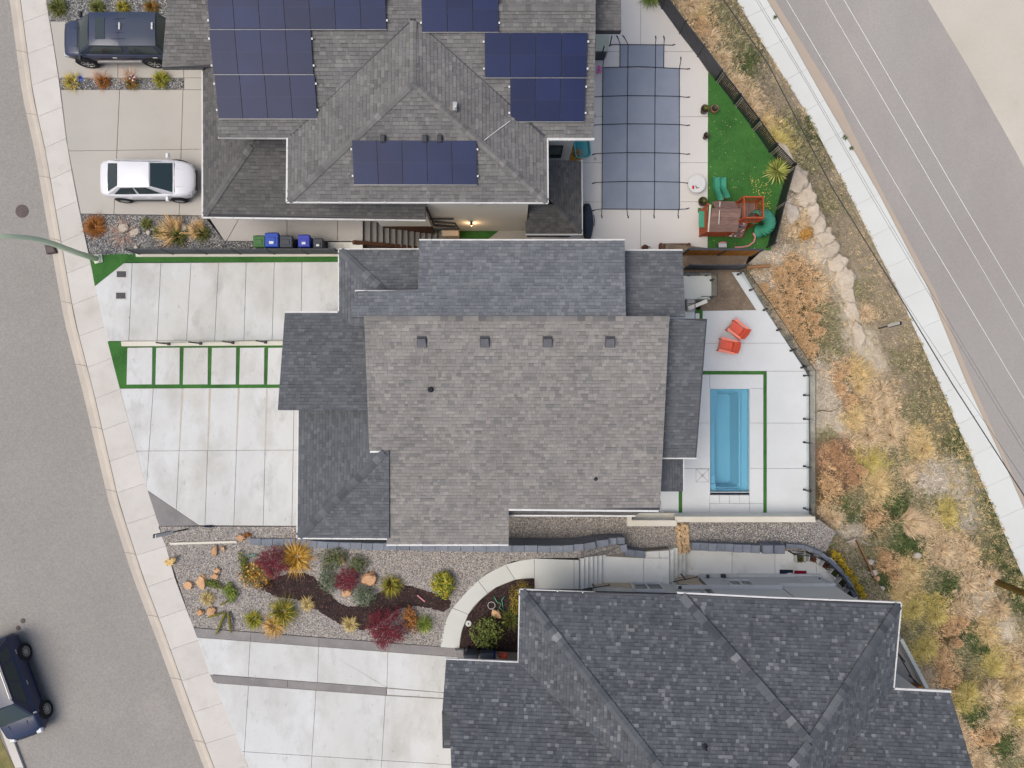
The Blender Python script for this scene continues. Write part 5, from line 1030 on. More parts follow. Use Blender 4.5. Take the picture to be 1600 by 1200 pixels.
for lb, a, b in (('black handrail over the upper garden steps', (904, 922, .3), (952, 914.5, -.15)), ('black handrail over the lower garden steps', (1052, 909, .1), (1090, 901.5, -.75))):
    pa_, pb_ = P(*a), P(*b); t = thing('handrail', lb, 'handrail', pa_)
    MB().tube([pa_, pb_], .025, 8).build('rail', M['black_metal'], t, True); MB().box(pa_.lerp(pb_, .5) - Z * .45, (.05, .05, .9)).build('post', M['black_metal'], t, True); MB().box(pb_ - Z * .08, (.04, .08, .08)).build('bracket', M['black_metal'], t, True)
# ------------------------------------------------------------------ stairs between the northern houses
t = thing('stairs', 'long flight of grey concrete steps between the two upper houses', 'stairs', P(569, 360, 0))
flight(t, 568, .268, 14, 344, 379, 0, .17, M['concrete_step'])
tag(MB().beam(P(552, 378.5, .25), P(664, 389, -1.9), .16, .22).build('handrail_beam', M['dark_brown']), 'brown timber beam sloping beside the long grey steps', 'beam')
t = thing('gate', 'black metal gate frame at the foot of the long steps', 'gate', P(668, 345, -2.4))
for a, b in (((666, 324, 2.3), (679, 352, -.2)), ((679, 346, .1), (711, 349, .1)), ((711, 349, .1), (717, 358, -.6)), ((676, 358, -.7), (717, 358.5, -.7)), ((668, 342, .6), (676, 358, -.7)), ((668, 342, .6), (709, 342, .6))): MB().beam(P(*a), P(*b), .07, .06).build('bar', M['black_metal'], t, True)
MB().beam(P(680, 352, -.5), P(712, 354, -.6), .02, .4).build('screen', M['charcoal'], t, True)
tag(MB().bbox(P(704.5, 366, -1.9), (.82, .36, .9), .03).build('storage_box', M['beige_wall']), 'tan box standing at the foot of the grey steps', 'box')
# ------------------------------------------------------------------ bins, furniture, play things
def bin_(label, px, py, w, d, h, z, m, lid=None, plate=True, grp='wheeled bins by the side walk', rz=0):
    t = thing('wheelie_bin', label, 'bin', P(px, py, z), rz, grp); k = .8
    MB().add([(-w / 2 * k, -d / 2 * k, .06), (w / 2 * k, -d / 2 * k, .06), (w / 2 * k, d / 2 * k, .06), (-w / 2 * k, d / 2 * k, .06), (-w / 2, -d / 2, h), (w / 2, -d / 2, h), (w / 2, d / 2, h), (-w / 2, d / 2, h)], BOXF).build('bin_body', M[m], t)
    l = MB().bbox((0, .01, h + .045), (w * 1.07, d * 1.08, .09), .04).build('lid', M[lid or m], t); MB().bbox((0, -.02, h + .1), (w * .62, d * .5, .03), .02).build('lid_ridge', M[lid or m], l)
    MB().tube([(-w * .38, d * .58, h - .02), (w * .38, d * .58, h - .02)], .02, 6).build('handle', M['black_metal'], t)
    for s in (-1, 1): MB().lathe((s * w * .36, d * .42, .1), [(.1, -.03), (.1, .03)], 14, M=Matrix.Rotation(math.pi / 2, 4, 'Y')).build('wheel', M['tyre'], t)
    if plate: MB().box((0, -d * .2, h + .118), (w * .34, d * .2, .006)).build('sticker', M['clear_lens'], l)
bin_('green wheelie bin, first of the row by the side walk', 417, 384.5, .52, .5, .92, 0, 'bin_green', plate=False)
bin_('larger bright blue wheelie bin next to the green one', 437.5, 383, .58, .6, 1.05, 0, 'bin_blue')
bin_('dark grey wheelie bin between the two blue bins', 458, 385, .56, .5, .95, 0, 'bin_grey', plate=False)
bin_('violet blue wheelie bin with a white sticker', 485.5, 384, .5, .52, .98, 0, 'bin_violet')
bin_('smallest dark grey wheelie bin, last in the row', 505.5, 387, .42, .42, .85, 0, 'bin_grey')
G2 = 'wheeled bins by the southern garage'
bin_('dark wheelie bin by the southern garage, nearest the path', 738, 1019, .6, .5, .95, 0, 'bin_grey', plate=False, grp=G2); bin_('dark wheelie bin by the southern garage, behind the blue crate', 762, 1015, .6, .4, .95, 0, 'bin_grey', plate=False, grp=G2)
t = thing('crate', 'open blue recycling crate by the southern roof edge', 'crate', P(764, 1023, .3))
for a, b, c, d in ((-.31, .31, -.2, -.17), (-.31, .31, .17, .2), (-.31, -.28, -.17, .17), (.28, .31, -.17, .17)): MB().prism([(a, c), (b, c), (b, d), (a, d)], 0, .5).build('side', M['bin_blue'], t)
MB().prism([(-.28, -.17), (.28, -.17), (.28, .17), (-.28, .17)], 0, .25).build('base', M['bin_blue'], t)
tag(MB().blob(P(786, 1024, .3), (.22, .16, .14), 2, .3, 2, 3).build('tarpaulin', M['orange_paint']), 'crumpled orange bag beside the blue crate', 'bag')
tag(MB().bbox(P(718, 1019, .12), (.42, .3, .24), .03).build('stone_block', M['concrete_dark']), 'grey stone block at the end of the garden edging', 'block')
M['orange_highlight'] = mat('orange_highlight', A(252, 148, 124), None, rough=.5)  # lighter copy of the chair paint, edge highlights put into the arm colour
def adirondack(label, px, py, ang):
    t = thing('armchair', label, 'chair', P(px, py, ZP + .004), ang, 'orange garden chairs on the terrace'); m = M['orange_paint']
    s = MB()
    for i in range(6): s.box((.3 - .1 * i, 0, .36 - .02 * i), (.085, .52, .025))
    s.build('seat', m, t); bk = MB()
    for i in range(5):
        y = (-.22 + .11 * i); hh = .62 - .02 * abs(i - 2)
        bk.beam((-.24, y, .26), (-.24 - .26 * hh / .68, y * 1.08, .26 + hh), .118, .022, up=Vector((1, 0, .4)))
    bk.beam((-.33, -.27, .5), (-.33, .27, .5), .07, .03); bk.build('backrest', m, t)
    for sgn in (-1, 1):
        MB().add([(.44, sgn * .3 - .07, .56), (.44, sgn * .3 + .07, .56), (-.4, sgn * .3 + .045, .53), (-.4, sgn * .3 - .045, .53), (.44, sgn * .3 - .07, .585), (.44, sgn * .3 + .07, .585), (-.4, sgn * .3 + .045, .555), (-.4, sgn * .3 - .045, .555)], BOXF).build('armrest', M['orange_highlight'], t)
        MB().box((.36, sgn * .29, .28), (.1, .03, .56)).build('leg', m, t); MB().beam((.38, sgn * .27, .33), (-.5, sgn * .27, .04), .03, .1).build('leg', m, t)
    MB().box((.39, 0, .3), (.03, .56, .1)).build('apron', m, t)
adirondack('orange slatted garden chair on the terrace, the one nearer the glass fence', 1148, 516, math.atan2(.6, -.8)); adirondack('orange slatted garden chair on the terrace, the one nearer the open pool', 1133, 541.5, math.atan2(.22, -.97))
# ---- covered pool
zc = ZN + .03; t = thing('pool_cover', 'large grey blue safety cover strapped over the northern pool', 'pool cover', P(1001, 215, zc))
def sag(px, nx, ny):
    (x0, y0), (x1, y1), (x2, y2), (x3, y3) = px; mb = MB(); vs = []
    for j in range(ny + 1):
        for i in range(nx + 1):
            u, v = i / nx, j / ny; x = lerp(lerp(x0, x1, u), lerp(x3, x2, u), v); y = lerp(lerp(y0, y1, u), lerp(y3, y2, u), v); p = P(x, y, zc)
            p.z += .006 + .012 * noise.noise(Vector((p.x * 2.2, p.y * .8, 4))); vs.append(p)
    return mb.add(vs, [(j * (nx + 1) + i, (j + 1) * (nx + 1) + i, (j + 1) * (nx + 1) + i + 1, j * (nx + 1) + i + 1) for j in range(ny) for i in range(nx)])
sag([(942, 106), (1061.5, 106.5), (1061.5, 327), (940.5, 326)], 16, 30).build('cover_sheet', M['cover'], t, True, smooth=True); sag([(969, 69.5), (1037.5, 70), (1037, 105.6), (968.5, 105.4)], 10, 6).build('cover_sheet', M['cover'], t, True, smooth=True)
def strap(pts): 
    q = [P(x, y, ZN + .06) for x, y in pts]
    mb = MB()
    for a, b in zip(q, q[1:]): mb.beam(a, b, .034, .012)
    mb.build('strap', M['strap'], t, True)
for x in (979.5, 1022.5): strap([(x + 2, 69), (x + 1, 150), (x, 328)])
for y in (150, 194, 239, 284): strap([(941, y + .5), (980, y - .6), (1022, y - .3), (1062, y + .6)])
for pts in ([(942, 105.5), (1000, 104), (1061, 107)], [(968.5, 69.5), (1037, 70)], [(940.5, 326.5), (1061.5, 327.5)], [(942, 105), (940.5, 327)], [(1061.5, 107), (1061.5, 327)], [(969, 69), (968.5, 105)], [(1037.5, 69), (1037, 106)]): strap(pts)
ends = []
for y in (150, 194, 239, 284): ends += [((941, y + .5), (930, y + 1.3)), ((1062, y + .6), (1073, y + 2))]
for x, dx in ((940.5, -.5), (979.5, 1), (1022.5, -.8), (1060, -.6)): ends.append(((x, 327), (x + dx, 336)))
ends += [((940.5, 326.5), (929, 328)), ((1061.5, 327), (1072, 326.5)), ((981, 69), (976, 59)), ((1024, 69), (1025, 61)), ((969, 69), (966, 60)), ((1037.5, 69), (1038, 61)), ((968.5, 69.5), (957, 69.5)), ((1037, 70), (1050, 70.5)), ((942, 105), (943, 93)), ((1061.5, 107), (1073, 108)), ((1061.5, 107), (1064, 94))]
for a, b in ends:
    mb = MB().beam(P(*a, ZN + .04), P(*b, ZN + .02), .032, .012)
    d = (P(*b, 0) - P(*a, 0)).normalized(); q = P(*b, ZN + .02); mb.tube([q, q + d * .16 + Vector((-d.y, d.x, 0)) * .04], .028, 6); mb.build('strap_end', M['strap'], t, True)
for x, y in ((929, 181), (930, 248)): tag(MB().bbox(P(x, y, ZN + .006), (.13, .16, .02), .006).build('skimmer_lid', M['concrete_grey']), 'small square skimmer lid in the pool paving, ' + ('upper one' if y < 200 else 'lower one beside the green tub'), 'lid')
# ---- round table, pots, tub, cover, bench, small things
t = thing('round_table', 'round white table with small dark things on it beside the play lawn', 'table', P(1085, 291.5, ZN))
MB().lathe((0, 0, .42), [(.42, 0), (.44, .02), (.43, .045), (.1, .05)], 32).build('tabletop', M['white_metal'], t); MB().lathe((0, 0, 0), [(.22, 0), (.2, .04), (.05, .08), (.05, .42)], 16).build('leg', M['white_metal'], t)
tag(MB().blob(P(1083, 292.5, ZN + .5), (.06, .09, .03), 1, .3, 2, 5).build('ornament', M['red_lens']), 'small red ornament on the round white table', 'ornament')
tag(MB().tube([P(1087, 290, ZN + .49), P(1089, 294, ZN + .5), P(1092, 293, ZN + .49)], .02, 6).build('stick', M['black_metal']), 'short dark curved stick on the round white table', 'stick')
def pot(label, px, py, r, h, m, fill, z=ZN):
    t = thing('plant_pot', label, 'pot', P(px, py, z)); MB().lathe((0, 0, 0), [(r * .7, 0), (r, h), (r * 1.06, h), (r * 1.06, h + .04), (r * .9, h + .04), (r * .88, h - .05)], 20, cap=False).build('pot', M[m], t)
    MB().lathe((0, 0, h - .06), [(r * .9, 0), (.01, .01)], 16).build('soil', M['mulch'], t); mb = MB()
    for i in range(46):
        a = R.uniform(0, 6.28); rr_ = R.uniform(0, r * .7); p = Vector((math.cos(a) * rr_, math.sin(a) * rr_, h - .03)); q = p + Vector((math.cos(a) * .06, math.sin(a) * .06, R.uniform(.06, .18))); s = Vector((-math.sin(a), math.cos(a), 0)) * .03
        mb.add([p - s * .4, p + s * .4, q + s, q - s], [(0, 1, 2, 3)], jit(R.choice(fill), .2))
    mb.build('plant', M['blade'], t)
gr = [A(120, 124, 70), A(150, 140, 92), A(96, 104, 60)]
pot('dark pot with a pale plant on the paving by the play lawn', 1098.5, 174.5, .2, .35, 'pot_dark', gr); pot('clear sided pot on the turf beside the dark pot', 1114, 173.5, .18, .3, 'terracotta', [A(120, 110, 100), A(150, 140, 128)])
pot('small brown pot at the lawn edge, empty looking', 1101, 215.5, .14, .3, 'pot_dark', [A(110, 100, 90)]); pot('broad pot of low green plants below the round table', 1096, 317, .22, .25, 'pot_dark', gr)
tag(MB().bbox(P(1093, 328.5, ZN + .06), (.14, .22, .1), .03).build('watering_head', M['bin_green']), 'small dark green gadget on the paving below the round table', 'gadget')
t = thing('paddling_tub', 'turquoise plastic tub under the eaves of the northern house', 'tub', P(909, 232, ZN), .1)
lp = [rr(-.33, .33, -.48, .48, .16, 0), rr(-.4, .4, -.56, .56, .2, .28), rr(-.36, .36, -.52, .52, .18, .28), rr(-.27, .27, -.42, .42, .14, .06)]
k = len(lp[0]); mb = MB().add([p for l in lp for p in l], [(i * k + j, i * k + (j + 1) % k, (i + 1) * k + (j + 1) % k, (i + 1) * k + j) for i in range(3) for j in range(k)] + [tuple(range(3 * k, 4 * k))]); mb.build('shell', M['teal_plastic'], t)
MB().prism([p.xy for p in rr(-.29, .29, -.44, .44, .14, 0)], .1, .13).build('water', mat('tub_water', A(70, 160, 168), None, rough=.08, spec=.5), t)
t = thing('covered_boat', 'long narrow boat under a dark slate cover beside the lower roof', 'boat', P(916, 348, ZN)); mb = MB(); rows = []
for i in range(9):
    s = i / 8; w = .28 * (math.sin(math.pi * (s * .82 + .12)) ** .6); y = .85 - 1.75 * s; xo = .06 * s
    rows += [(xo - w, y, .02), (xo - w * 1.05, y, .3), (xo - w * .5, y, .46), (xo + w * .5, y, .46), (xo + w * 1.05, y, .3), (xo + w, y, .02)]
mb.add(rows, [(i * 6 + j, (i + 1) * 6 + j, (i + 1) * 6 + j + 1, i * 6 + j + 1) for i in range(8) for j in range(5)] + [tuple(range(6)), tuple(range(53, 47, -1))]); mb.build('cover', M['slate_cover'], t, smooth=True); MB().tube([(.33, .3, .34), (.36, .1, .42), (.36, -.1, .4), (.34, -.25, .34)], .02, 6).build('handle', M['charcoal'], t)
t = thing('bench', 'dark brown slatted bench at the edge of the northern paving', 'bench', P(1052, 388, ZN))
for i in range(4): MB().box((0, -.18 + .1 * i, .42), (1.55, .08, .03)).build('slat', M['dark_brown'], t)
for x in (-.7, .7): MB().box((x, 0, .2), (.08, .4, .4)).build('leg', M['dark_brown'], t)
t = thing('garden_figure', 'small brown garden figure standing left of the bench', 'ornament', P(1007, 388, ZN)); MB().blob((0, 0, .18), (.16, .14, .2), 2, .3, 2, 2).build('body', M['dark_brown'], t); MB().tube([(.02, 0, .3), (.0, .02, .62)], [.05, .01], 6).build('spike', M['dark_brown'], t); MB().tube([(-.2, 0, .2), (.24, .03, .26)], [.04, .02], 6).build('arm', M['dark_brown'], t)
t = thing('hot_water_unit', 'pale boxed unit under the corner roof beside the covered pool', 'unit', P(938, 68, ZN))
MB().prism(wpoly([(931, 55), (952, 55), (950, 80), (931, 80)], ZN + .7), ZN - .02, ZN + .7).build('cabinet', mat('pale_green', A(196, 202, 184), A(188, 192, 176), 2, .6), t, True); MB().prism(wpoly([(931, 80.5), (948, 80.5), (947, 83.5), (931, 83.5)], ZN + .72), ZN, ZN + .72).build('front', M['charcoal'], t, True); MB().beam(P(941, 84, ZN + 1.0), P(944, 72, ZN + 1.4), .06, .05).build('lever', M['black_metal'], t, True); MB().tube([P(953, 72, ZN + .3), P(956, 56, ZN + 1.2)], .03, 6).build('pipe', M['charcoal'], t, True)
t = thing('flower_toy', 'pink and violet flower bunch by the wall near the covered pool', 'flowers', P(936, 110, ZN + .3))
for i in range(9): MB().blob((R.uniform(-.16, .16), R.uniform(-.2, .2), R.uniform(0, .25)), (.07, .07, .04), 1, .2, 2, i).build('bloom', M['magenta' if i % 3 else 'pink'], t)
MB().tube([(0, 0, -.3), (0, -.05, .1)], .02, 6).build('stem', M['bin_green'], t)
for i, (x, y, m) in enumerate(((936, 162.5, 'white_metal'), (958, 367, 'magenta'))): pass
t = thing('door_mat', 'navy blue mat on the sunken terrace', 'mat', P(1228.5, 897.5, ZT)); MB().bbox((0, 0, .008), (.66, .47, .016), .005, -.03).build('pile', M['navy_cloth'], t)
tag(MB().bbox(P(1250.5, 898.5, ZT + .008), (.6, .43, .016), .005, -.03).build('door_mat', M['red_cloth']), 'dark red mat beside the navy mat on the sunken terrace', 'mat')
for i, (x, y) in enumerate(((1234, 896.5), (1233.5, 902))):
    t = thing('shoe', 'white slip-on shoe on the navy mat, %s' % ('upper of the pair' if i == 0 else 'lower of the pair'), 'shoe', P(x, y, ZT + .017), 0, 'pair of white shoes'); MB().blob((0, 0, .035), (.15, .06, .05), 2, .15, 1.5, 3).build('upper', M['white_metal'], t); MB().box((0, 0, .008), (.3, .11, .016)).build('sole', M['charcoal'], t)
def planter(label, px, py, ang, fill, z=ZT):
    t = thing('planter_box', label, 'planter', P(px, py, z), ang, 'white planter boxes along the terrace railing'); w = .4; h = .36
    for sx, sy, a, b in ((0, -1, w, .04), (0, 1, w, .04), (-1, 0, .04, w - .08), (1, 0, .04, w - .08)): MB().box((sx * (w / 2 - .02), sy * (w / 2 - .02), h / 2), (a, b, h)).build('side', M['white_metal'], t)
    MB().box((0, 0, h / 2 - .05), (w - .08, w - .08, h - .06)).build('soil', M['mulch'], t); mb = MB()
    for i in range(70):
        p = Vector((R.uniform(-.15, .15), R.uniform(-.15, .15), h - .08)); a = R.uniform(0, 6.28); q = p + Vector((math.cos(a) * .06, math.sin(a) * .06, R.uniform(.05, .2))); s = Vector((-math.sin(a), math.cos(a), 0)) * .03; mb.add([p - s * .3, p + s * .3, q + s, q - s], [(0, 1, 2, 3)], jit(R.choice(fill), .25))
    mb.build('plant', M['blade'], t)
for n, (lb, x, y, a, fl) in enumerate((('white planter box with bushy olive plant, first along the railing', 1246, 870, .05, gr), ('white planter box with reddish soil, second along the railing', 1265.5, 870, -.1, [A(130, 90, 72), A(150, 100, 80)]), ('white planter box with brown plants, third along the railing', 1286, 880.5, -.55, [A(132, 84, 66), A(112, 76, 60)]), ('white planter box with green plants, fourth along the railing', 1299.5, 892.5, -.7, [A(96, 112, 70), A(80, 96, 60)]), ('white planter box with dull green plants, fifth along the railing', 1311.5, 907.5, -.75, [A(100, 104, 64), A(84, 88, 56)]), ('white planter box nearly empty, last along the railing', 1322.5, 926, -.8, [A(92, 88, 70)]))): planter(lb, x, y, a, fl)
def timber(label, a, b, za, zb_, m='wood', w=.07, h=.16):
    tag(MB().beam(P(*a, za), P(*b, zb_), w, h).build('timber_edging', M[m]), label, 'timber edging')
timber('long brown timber edging down the slope east of the terrace', (1337, 841), (1383.5, 939), -2.25, -2.3); timber('short tan timber edging at the gravel end', (1320, 848), (1337, 841), -2.25, -2.25, 'rock_pale'); timber('thin pale stick reaching from the timber corner to the bank', (1337, 841), (1359, 852), -2.2, -2.4, 'rock_pale', .04, .04)
tag(MB().beam(P(266, 849.5, .03), P(370, 846.5, .03), .1, .07).build('timber_edging', M['cream_wall_cap']), 'long pale pink bar lying on the garden gravel', 'bar')
tag(MB().beam(P(652, 930, .05), P(664, 940, .05), .05, .05).build('stake', M['pink']), 'pink wooden stake lying on the dark mulch', 'stake')
t = thing('garden_stone', 'round pale plaque on the mulch by the curved path', 'plaque', P(732, 974, .0)); MB().lathe((0, 0, 0), [(.14, 0), (.14, .04), (.12, .05)], 20).build('disc', M['concrete_path'], t); MB().box((0, 0, .052), (.05, .09, .006), .4).build('mark', M['charcoal'], t)
t = thing('wire_ring', 'white wire ring stuck in the mulch near the gold hedge', 'ring', P(768, 945, .05)); MB().tube([(math.cos(i * .3927) * .17, math.sin(i * .3927) * .17, .1) for i in range(17)], .012, 6).build('ring', M['white_metal'], t); MB().tube([(.17, 0, -.1), (.17, 0, .1)], .01, 6).build('stake', M['white_metal'], t)
tag(MB().tube([P(772, 932, .08), P(776, 940, .1), P(783, 944, .08), P(780, 950, .08), P(788, 956, .06), P(784, 938, .1), P(789, 931, .08)], .022, 6).build('hose', M['green_plastic'], smooth=True), 'tangled teal hose on the mulch by the gold hedge', 'hose')
t = thing('garden_ornament', 'yellow carved ornament at the sidewalk edge of the gravel', 'ornament', P(267, 877, .05)); MB().blob((-.02, -.03, .08), (.24, .14, .1), 2, .4, 1.6, 8).build('base', M['yellow_stone'], t); MB().blob((.2, .1, .16), (.13, .12, .12), 2, .2, 1.6, 3).build('head', M['yellow_stone'], t); MB().tube([(-.05, -.05, .12), (-.14, -.18, .14)], [.06, .03], 6).build('arm', M['yellow_stone'], t)
tag(MB().blob(P(326, 822.5, .06), (.26, .05, .05), 1, .3, 2, 4).build('tarp', M['navy_cloth']), 'dark blue strip of tarp at the edge of the gravel', 'tarp')
def pinwheel(label, px, py, c1, c2):
    t = thing('pinwheel', label, 'pinwheel', P(px, py, .02)); MB().tube([(0, 0, 0), (0, 0, .42)], .012, 6).build('stick', M['white_metal'], t)
    for i in range(8):
        a = i * .7854; mb = MB().add([(0, 0, .43), (math.cos(a) * .15, math.sin(a) * .15, .43), (math.cos(a + .6) * .15, math.sin(a + .6) * .15, .46), (math.cos(a + .3) * .05, math.sin(a + .3) * .05, .47)], [(0, 1, 2, 3)]); mb.build('blade', c1 if i % 2 else c2, t)
pinwheel('pink and white pinwheel in the north planting strip', 214.5, 128.5, M['red_cloth'], M['white_metal']); pinwheel('blue pinwheel in the north planting strip', 134, 130, M['bin_blue'], M['bin_blue'])
# ---- play set
t = thing('playset', 'red wooden climbing frame with plank roof on the play lawn', 'climbing frame', P(1150, 335, ZN)); zf, zr_ = ZN + 1.45, ZN + 2.45
X = lambda x, z: P(x, 0, z).x; Y = lambda y, z: P(0, y, z).y
tx0, tx1, ty0, ty1 = 10.85, 11.75, 7.78, 8.75
for x in (tx0, tx1):
    for y in (ty0, ty1): MB().box((x, y, (ZN + zr_) / 2), (.09, .09, zr_ - ZN)).build('post', M['redwood'], t, True)
for i in range(8): MB().box((lerp(tx0, tx1, (i + .5) / 8), (ty0 + ty1) / 2, zf), (.1, ty1 - ty0 - .02, .03)).build('floor_board', M['grey_plank'], t, True)
for a, b in (((tx0, ty0), (tx1, ty0)), ((tx1, ty0), (tx1, ty1)), ((tx1, ty1), (tx0, ty1)), ((tx0, ty1), (tx0, ty0))):
    for zz in (zf + .12, zr_): MB().beam((*a, zz), (*b, zz), .06, .09).build('rail', M['redwood'], t, True)
    if a[0] != tx0 or b[0] != tx0:
        for i in range(1, 7): x, y = lerp(a[0], b[0], i / 7), lerp(a[1], b[1], i / 7); MB().box((x, y, (zf + zr_) / 2 + .05), (.06 if a[1] == b[1] else .02, .02 if a[1] == b[1] else .06, zr_ - zf - .15)).build('baluster', M['redwood'], t, True)
hx0, hx1, hy0, hy1 = 9.45, 10.8, 7.45, 8.65; za, zb2 = ZN + 1.55, ZN + 2.1
for x in (hx0, hx1):
    for y in (hy0, hy1): MB().box((x, y, (ZN + za) / 2), (.09, .09, za - ZN)).build('post', M['redwood'], t, True)
for i in range(6):                                                 # sloping plank roof, two pitches
    v0, v1 = i / 6, (i + 1) / 6; y0_, y1_ = lerp(hy0 - .1, hy1 - .35, v0), lerp(hy0 - .1, hy1 - .35, v1) - .015; z0_, z1_ = lerp(za, zb2, v0), lerp(za, zb2, v1)
    MB().beam((hx0 + .02, (y0_ + y1_) / 2, (z0_ + z1_) / 2), (hx1 + .05, (y0_ + y1_) / 2, (z0_ + z1_) / 2), y1_ - y0_ + .07, .03, up=Vector((0, -.4, 1))).build('roof_plank', M['grey_plank'], t, True)
for i in range(3):
    y0_ = lerp(hy1 - .33, hy1 + .12, i / 3); z0_ = lerp(zb2, za + .05, i / 3); MB().beam((hx0 + .15, y0_ + .07, z0_ - .06), (hx1 - .1, y0_ + .07, z0_ - .06), .14, .03, up=Vector((0, .6, 1))).build('roof_plank', M['grey_plank'], t, True)
MB().beam((hx0, hy0 - .12, za - .02), (hx0, hy1 - .1, za + .3), .07, .09).build('bargeboard', M['cream_wall_cap'], t, True); MB().beam((hx0 + .32, hy0 + .1, zb2 + .03), (hx0 + .42, hy1, zb2 - .1), .03, .05).build('bargeboard', M['cream_wall_cap'], t, True)
MB().beam((hx0 - .1, hy0 - .1, za - .12), (hx1, hy0 - .1, za - .12), .07, .12).build('beam', M['redwood'], t, True)
for i in range(9):                                                  # slatted side wall
    MB().box((hx0 - .02, lerp(hy0, hy1, .5), lerp(ZN + .1, za - .2, i / 8)), (.03, hy1 - hy0, .1)).build('wall_slat', M['redwood'], t, True)
for i in range(5): MB().box((lerp(hx0, hx1, .5), hy0 - .02, lerp(ZN + .12, ZN + .8, i / 4)), (hx1 - hx0, .03, .1)).build('wall_slat', M['redwood'], t, True)
MB().box((hx0 - .14, hy0 + .62, ZN + .95), (.3, .8, .05)).build('counter', M['green_plastic'], t, True)
# climbing wall
A0, A1, B0, B1_ = Vector((10.35, 7.5, zf - .05)), Vector((11.05, 7.5, zf - .05)), Vector((9.95, 6.95, ZN + .15)), Vector((10.85, 6.95, ZN + .15))
A0 = P(1147, 348, zf - .1); A1 = P(1168, 348, zf - .1); B0 = P(1133, 369, ZN + .1); B1_ = P(1160, 371, ZN + .1)
for i in range(6):
    a, b = A0.lerp(B0, (i + .5) / 6), A1.lerp(B1_, (i + .5) / 6); w = (B0 - A0).length / 6 - .06
    MB().beam(a, a.lerp(b, .38), w * .7, .03, up=Vector((0, -.7, .7))).build('climbing_rung', M['cream_wall_cap'], t, True); MB().beam(a.lerp(b, .42), b, w + .04, .03, up=Vector((0, -.7, .7))).build('climbing_board', M['grey_plank'], t, True)
for a, b in ((A0, B0), (A0.lerp(A1, .4), B0.lerp(B1_, .4)), (A1, B1_)): MB().beam(a - Z * .06, b - Z * .06, .05, .08).build('stringer', M['redwood'], t, True)
for i in range(9): u, v = R.uniform(.5, .95), (i + .5) / 9; MB().blob(A0.lerp(B0, v).lerp(A1.lerp(B1_, v), u) + Z * .05, (.06, .045, .045), 1, .2, 2, i).build('climbing_hold', M[('white_metal', 'pink', 'bin_blue', 'yellow_stone')[i % 4]], t, True)
# slides
def chute(label, a, b, w, rail):
    t2 = thing('slide', label, 'slide', b); n = 10; d = (b - a); s = Vector((-d.y, d.x, 0)).normalized(); mb = MB(); vs = []
    for i in range(n + 1):
        f = i / n; p = a.lerp(b, f); p.z = lerp(a.z, b.z, 1 - (1 - f) ** 1.5) + .06 * math.sin(f * 9)
        for o, h in ((-w / 2, .14), (-w / 2 + .03, .14), (-w / 2 + .07, .01), (0, -.01), (w / 2 - .07, .01), (w / 2 - .03, .14), (w / 2, .14)): vs.append(p + s * o + Z * h)
    mb.add(vs, [(i * 7 + j, (i + 1) * 7 + j, (i + 1) * 7 + j + 1, i * 7 + j + 1) for i in range(n) for j in range(6)]); mb.build('chute', M['green_plastic'], t2, True, smooth=True); MB().beam(a - Z * .08, a - s * 0 - Z * (a.z - ZN), .06, .06).build('support', M['redwood'], t2, True)
chute('green plastic slide on the play lawn, left one of the pair', P(1124.5, 313, zf - .25), P(1117.5, 277.5, ZN + .08), .33, 1); chute('green plastic slide on the play lawn, right one of the pair', P(1134.5, 309, zf - .25), P(1128, 277.5, ZN + .08), .33, 1)
t2 = thing('tube_slide', 'green spiral tube slide at the end of the climbing frame', 'slide', P(1190, 350, ZN)); pth = []
c0 = P(1183, 347, zf); 
for i in range(15): a = math.radians(150 - 17 * i); z = lerp(zf + .35, ZN + .3, i / 14); pth.append(P(1190, 348, z) + Vector((math.cos(a) * .4, math.sin(a) * .4, 0)))
for i in range(14):
    r = .3; MB().tube([pth[i], pth[i + 1] + (pth[i + 1] - pth[i]) * .06], [r, r * .985], 18, cap=False).build('tube_ring', M['green_plastic'], t2, True, smooth=True) if i % 2 == 0 else MB().tube([pth[i], pth[i + 1] + (pth[i + 1] - pth[i]) * .06], [r * .97, r * .965], 18, cap=False).build('tube_ring', M['green_plastic'], t2, True, smooth=True)
MB().tube([pth[-1], pth[-1] + (pth[-1] - pth[-2]) * 1.5], [.3, .34], 18, cap=False).build('exit', M['green_plastic'], t2, True, smooth=True); MB().box(pth[6] - Z * (pth[6].z - ZN) / 2, (.07, .07, pth[6].z - ZN)).build('support', M['redwood'], t2, True)
tag(MB().tube([P(1177, 364, ZN + .4), P(1180, 370, ZN + .25), P(1178, 378, ZN + .12), P(1170, 384, ZN + .06), P(1160, 386, ZN + .05), P(1148, 386.5, ZN + .05)], .045, 8).build('hose', M['pink'], smooth=True), 'pink hose trailing from the tube slide across the turf', 'hose')
t = thing('toy_car', 'small grey and pink toy seat on the turf by the cedar fence', 'toy', P(1127, 384, ZN)); MB().blob((0, 0, .12), (.25, .17, .14), 2, .2, 1.5, 1, flat=.4).build('body', M['bin_grey'], t); MB().tube([(math.cos(a) * .2, .08 + .02 * math.sin(a), .2 + .22 * math.sin(a)) for a in [i * .39 for i in range(9)]], .03, 6).build('back', M['pink'], t); MB().bbox((0, -.02, .24), (.4, .24, .06), .02).build('tray', M['clear_lens'], t)
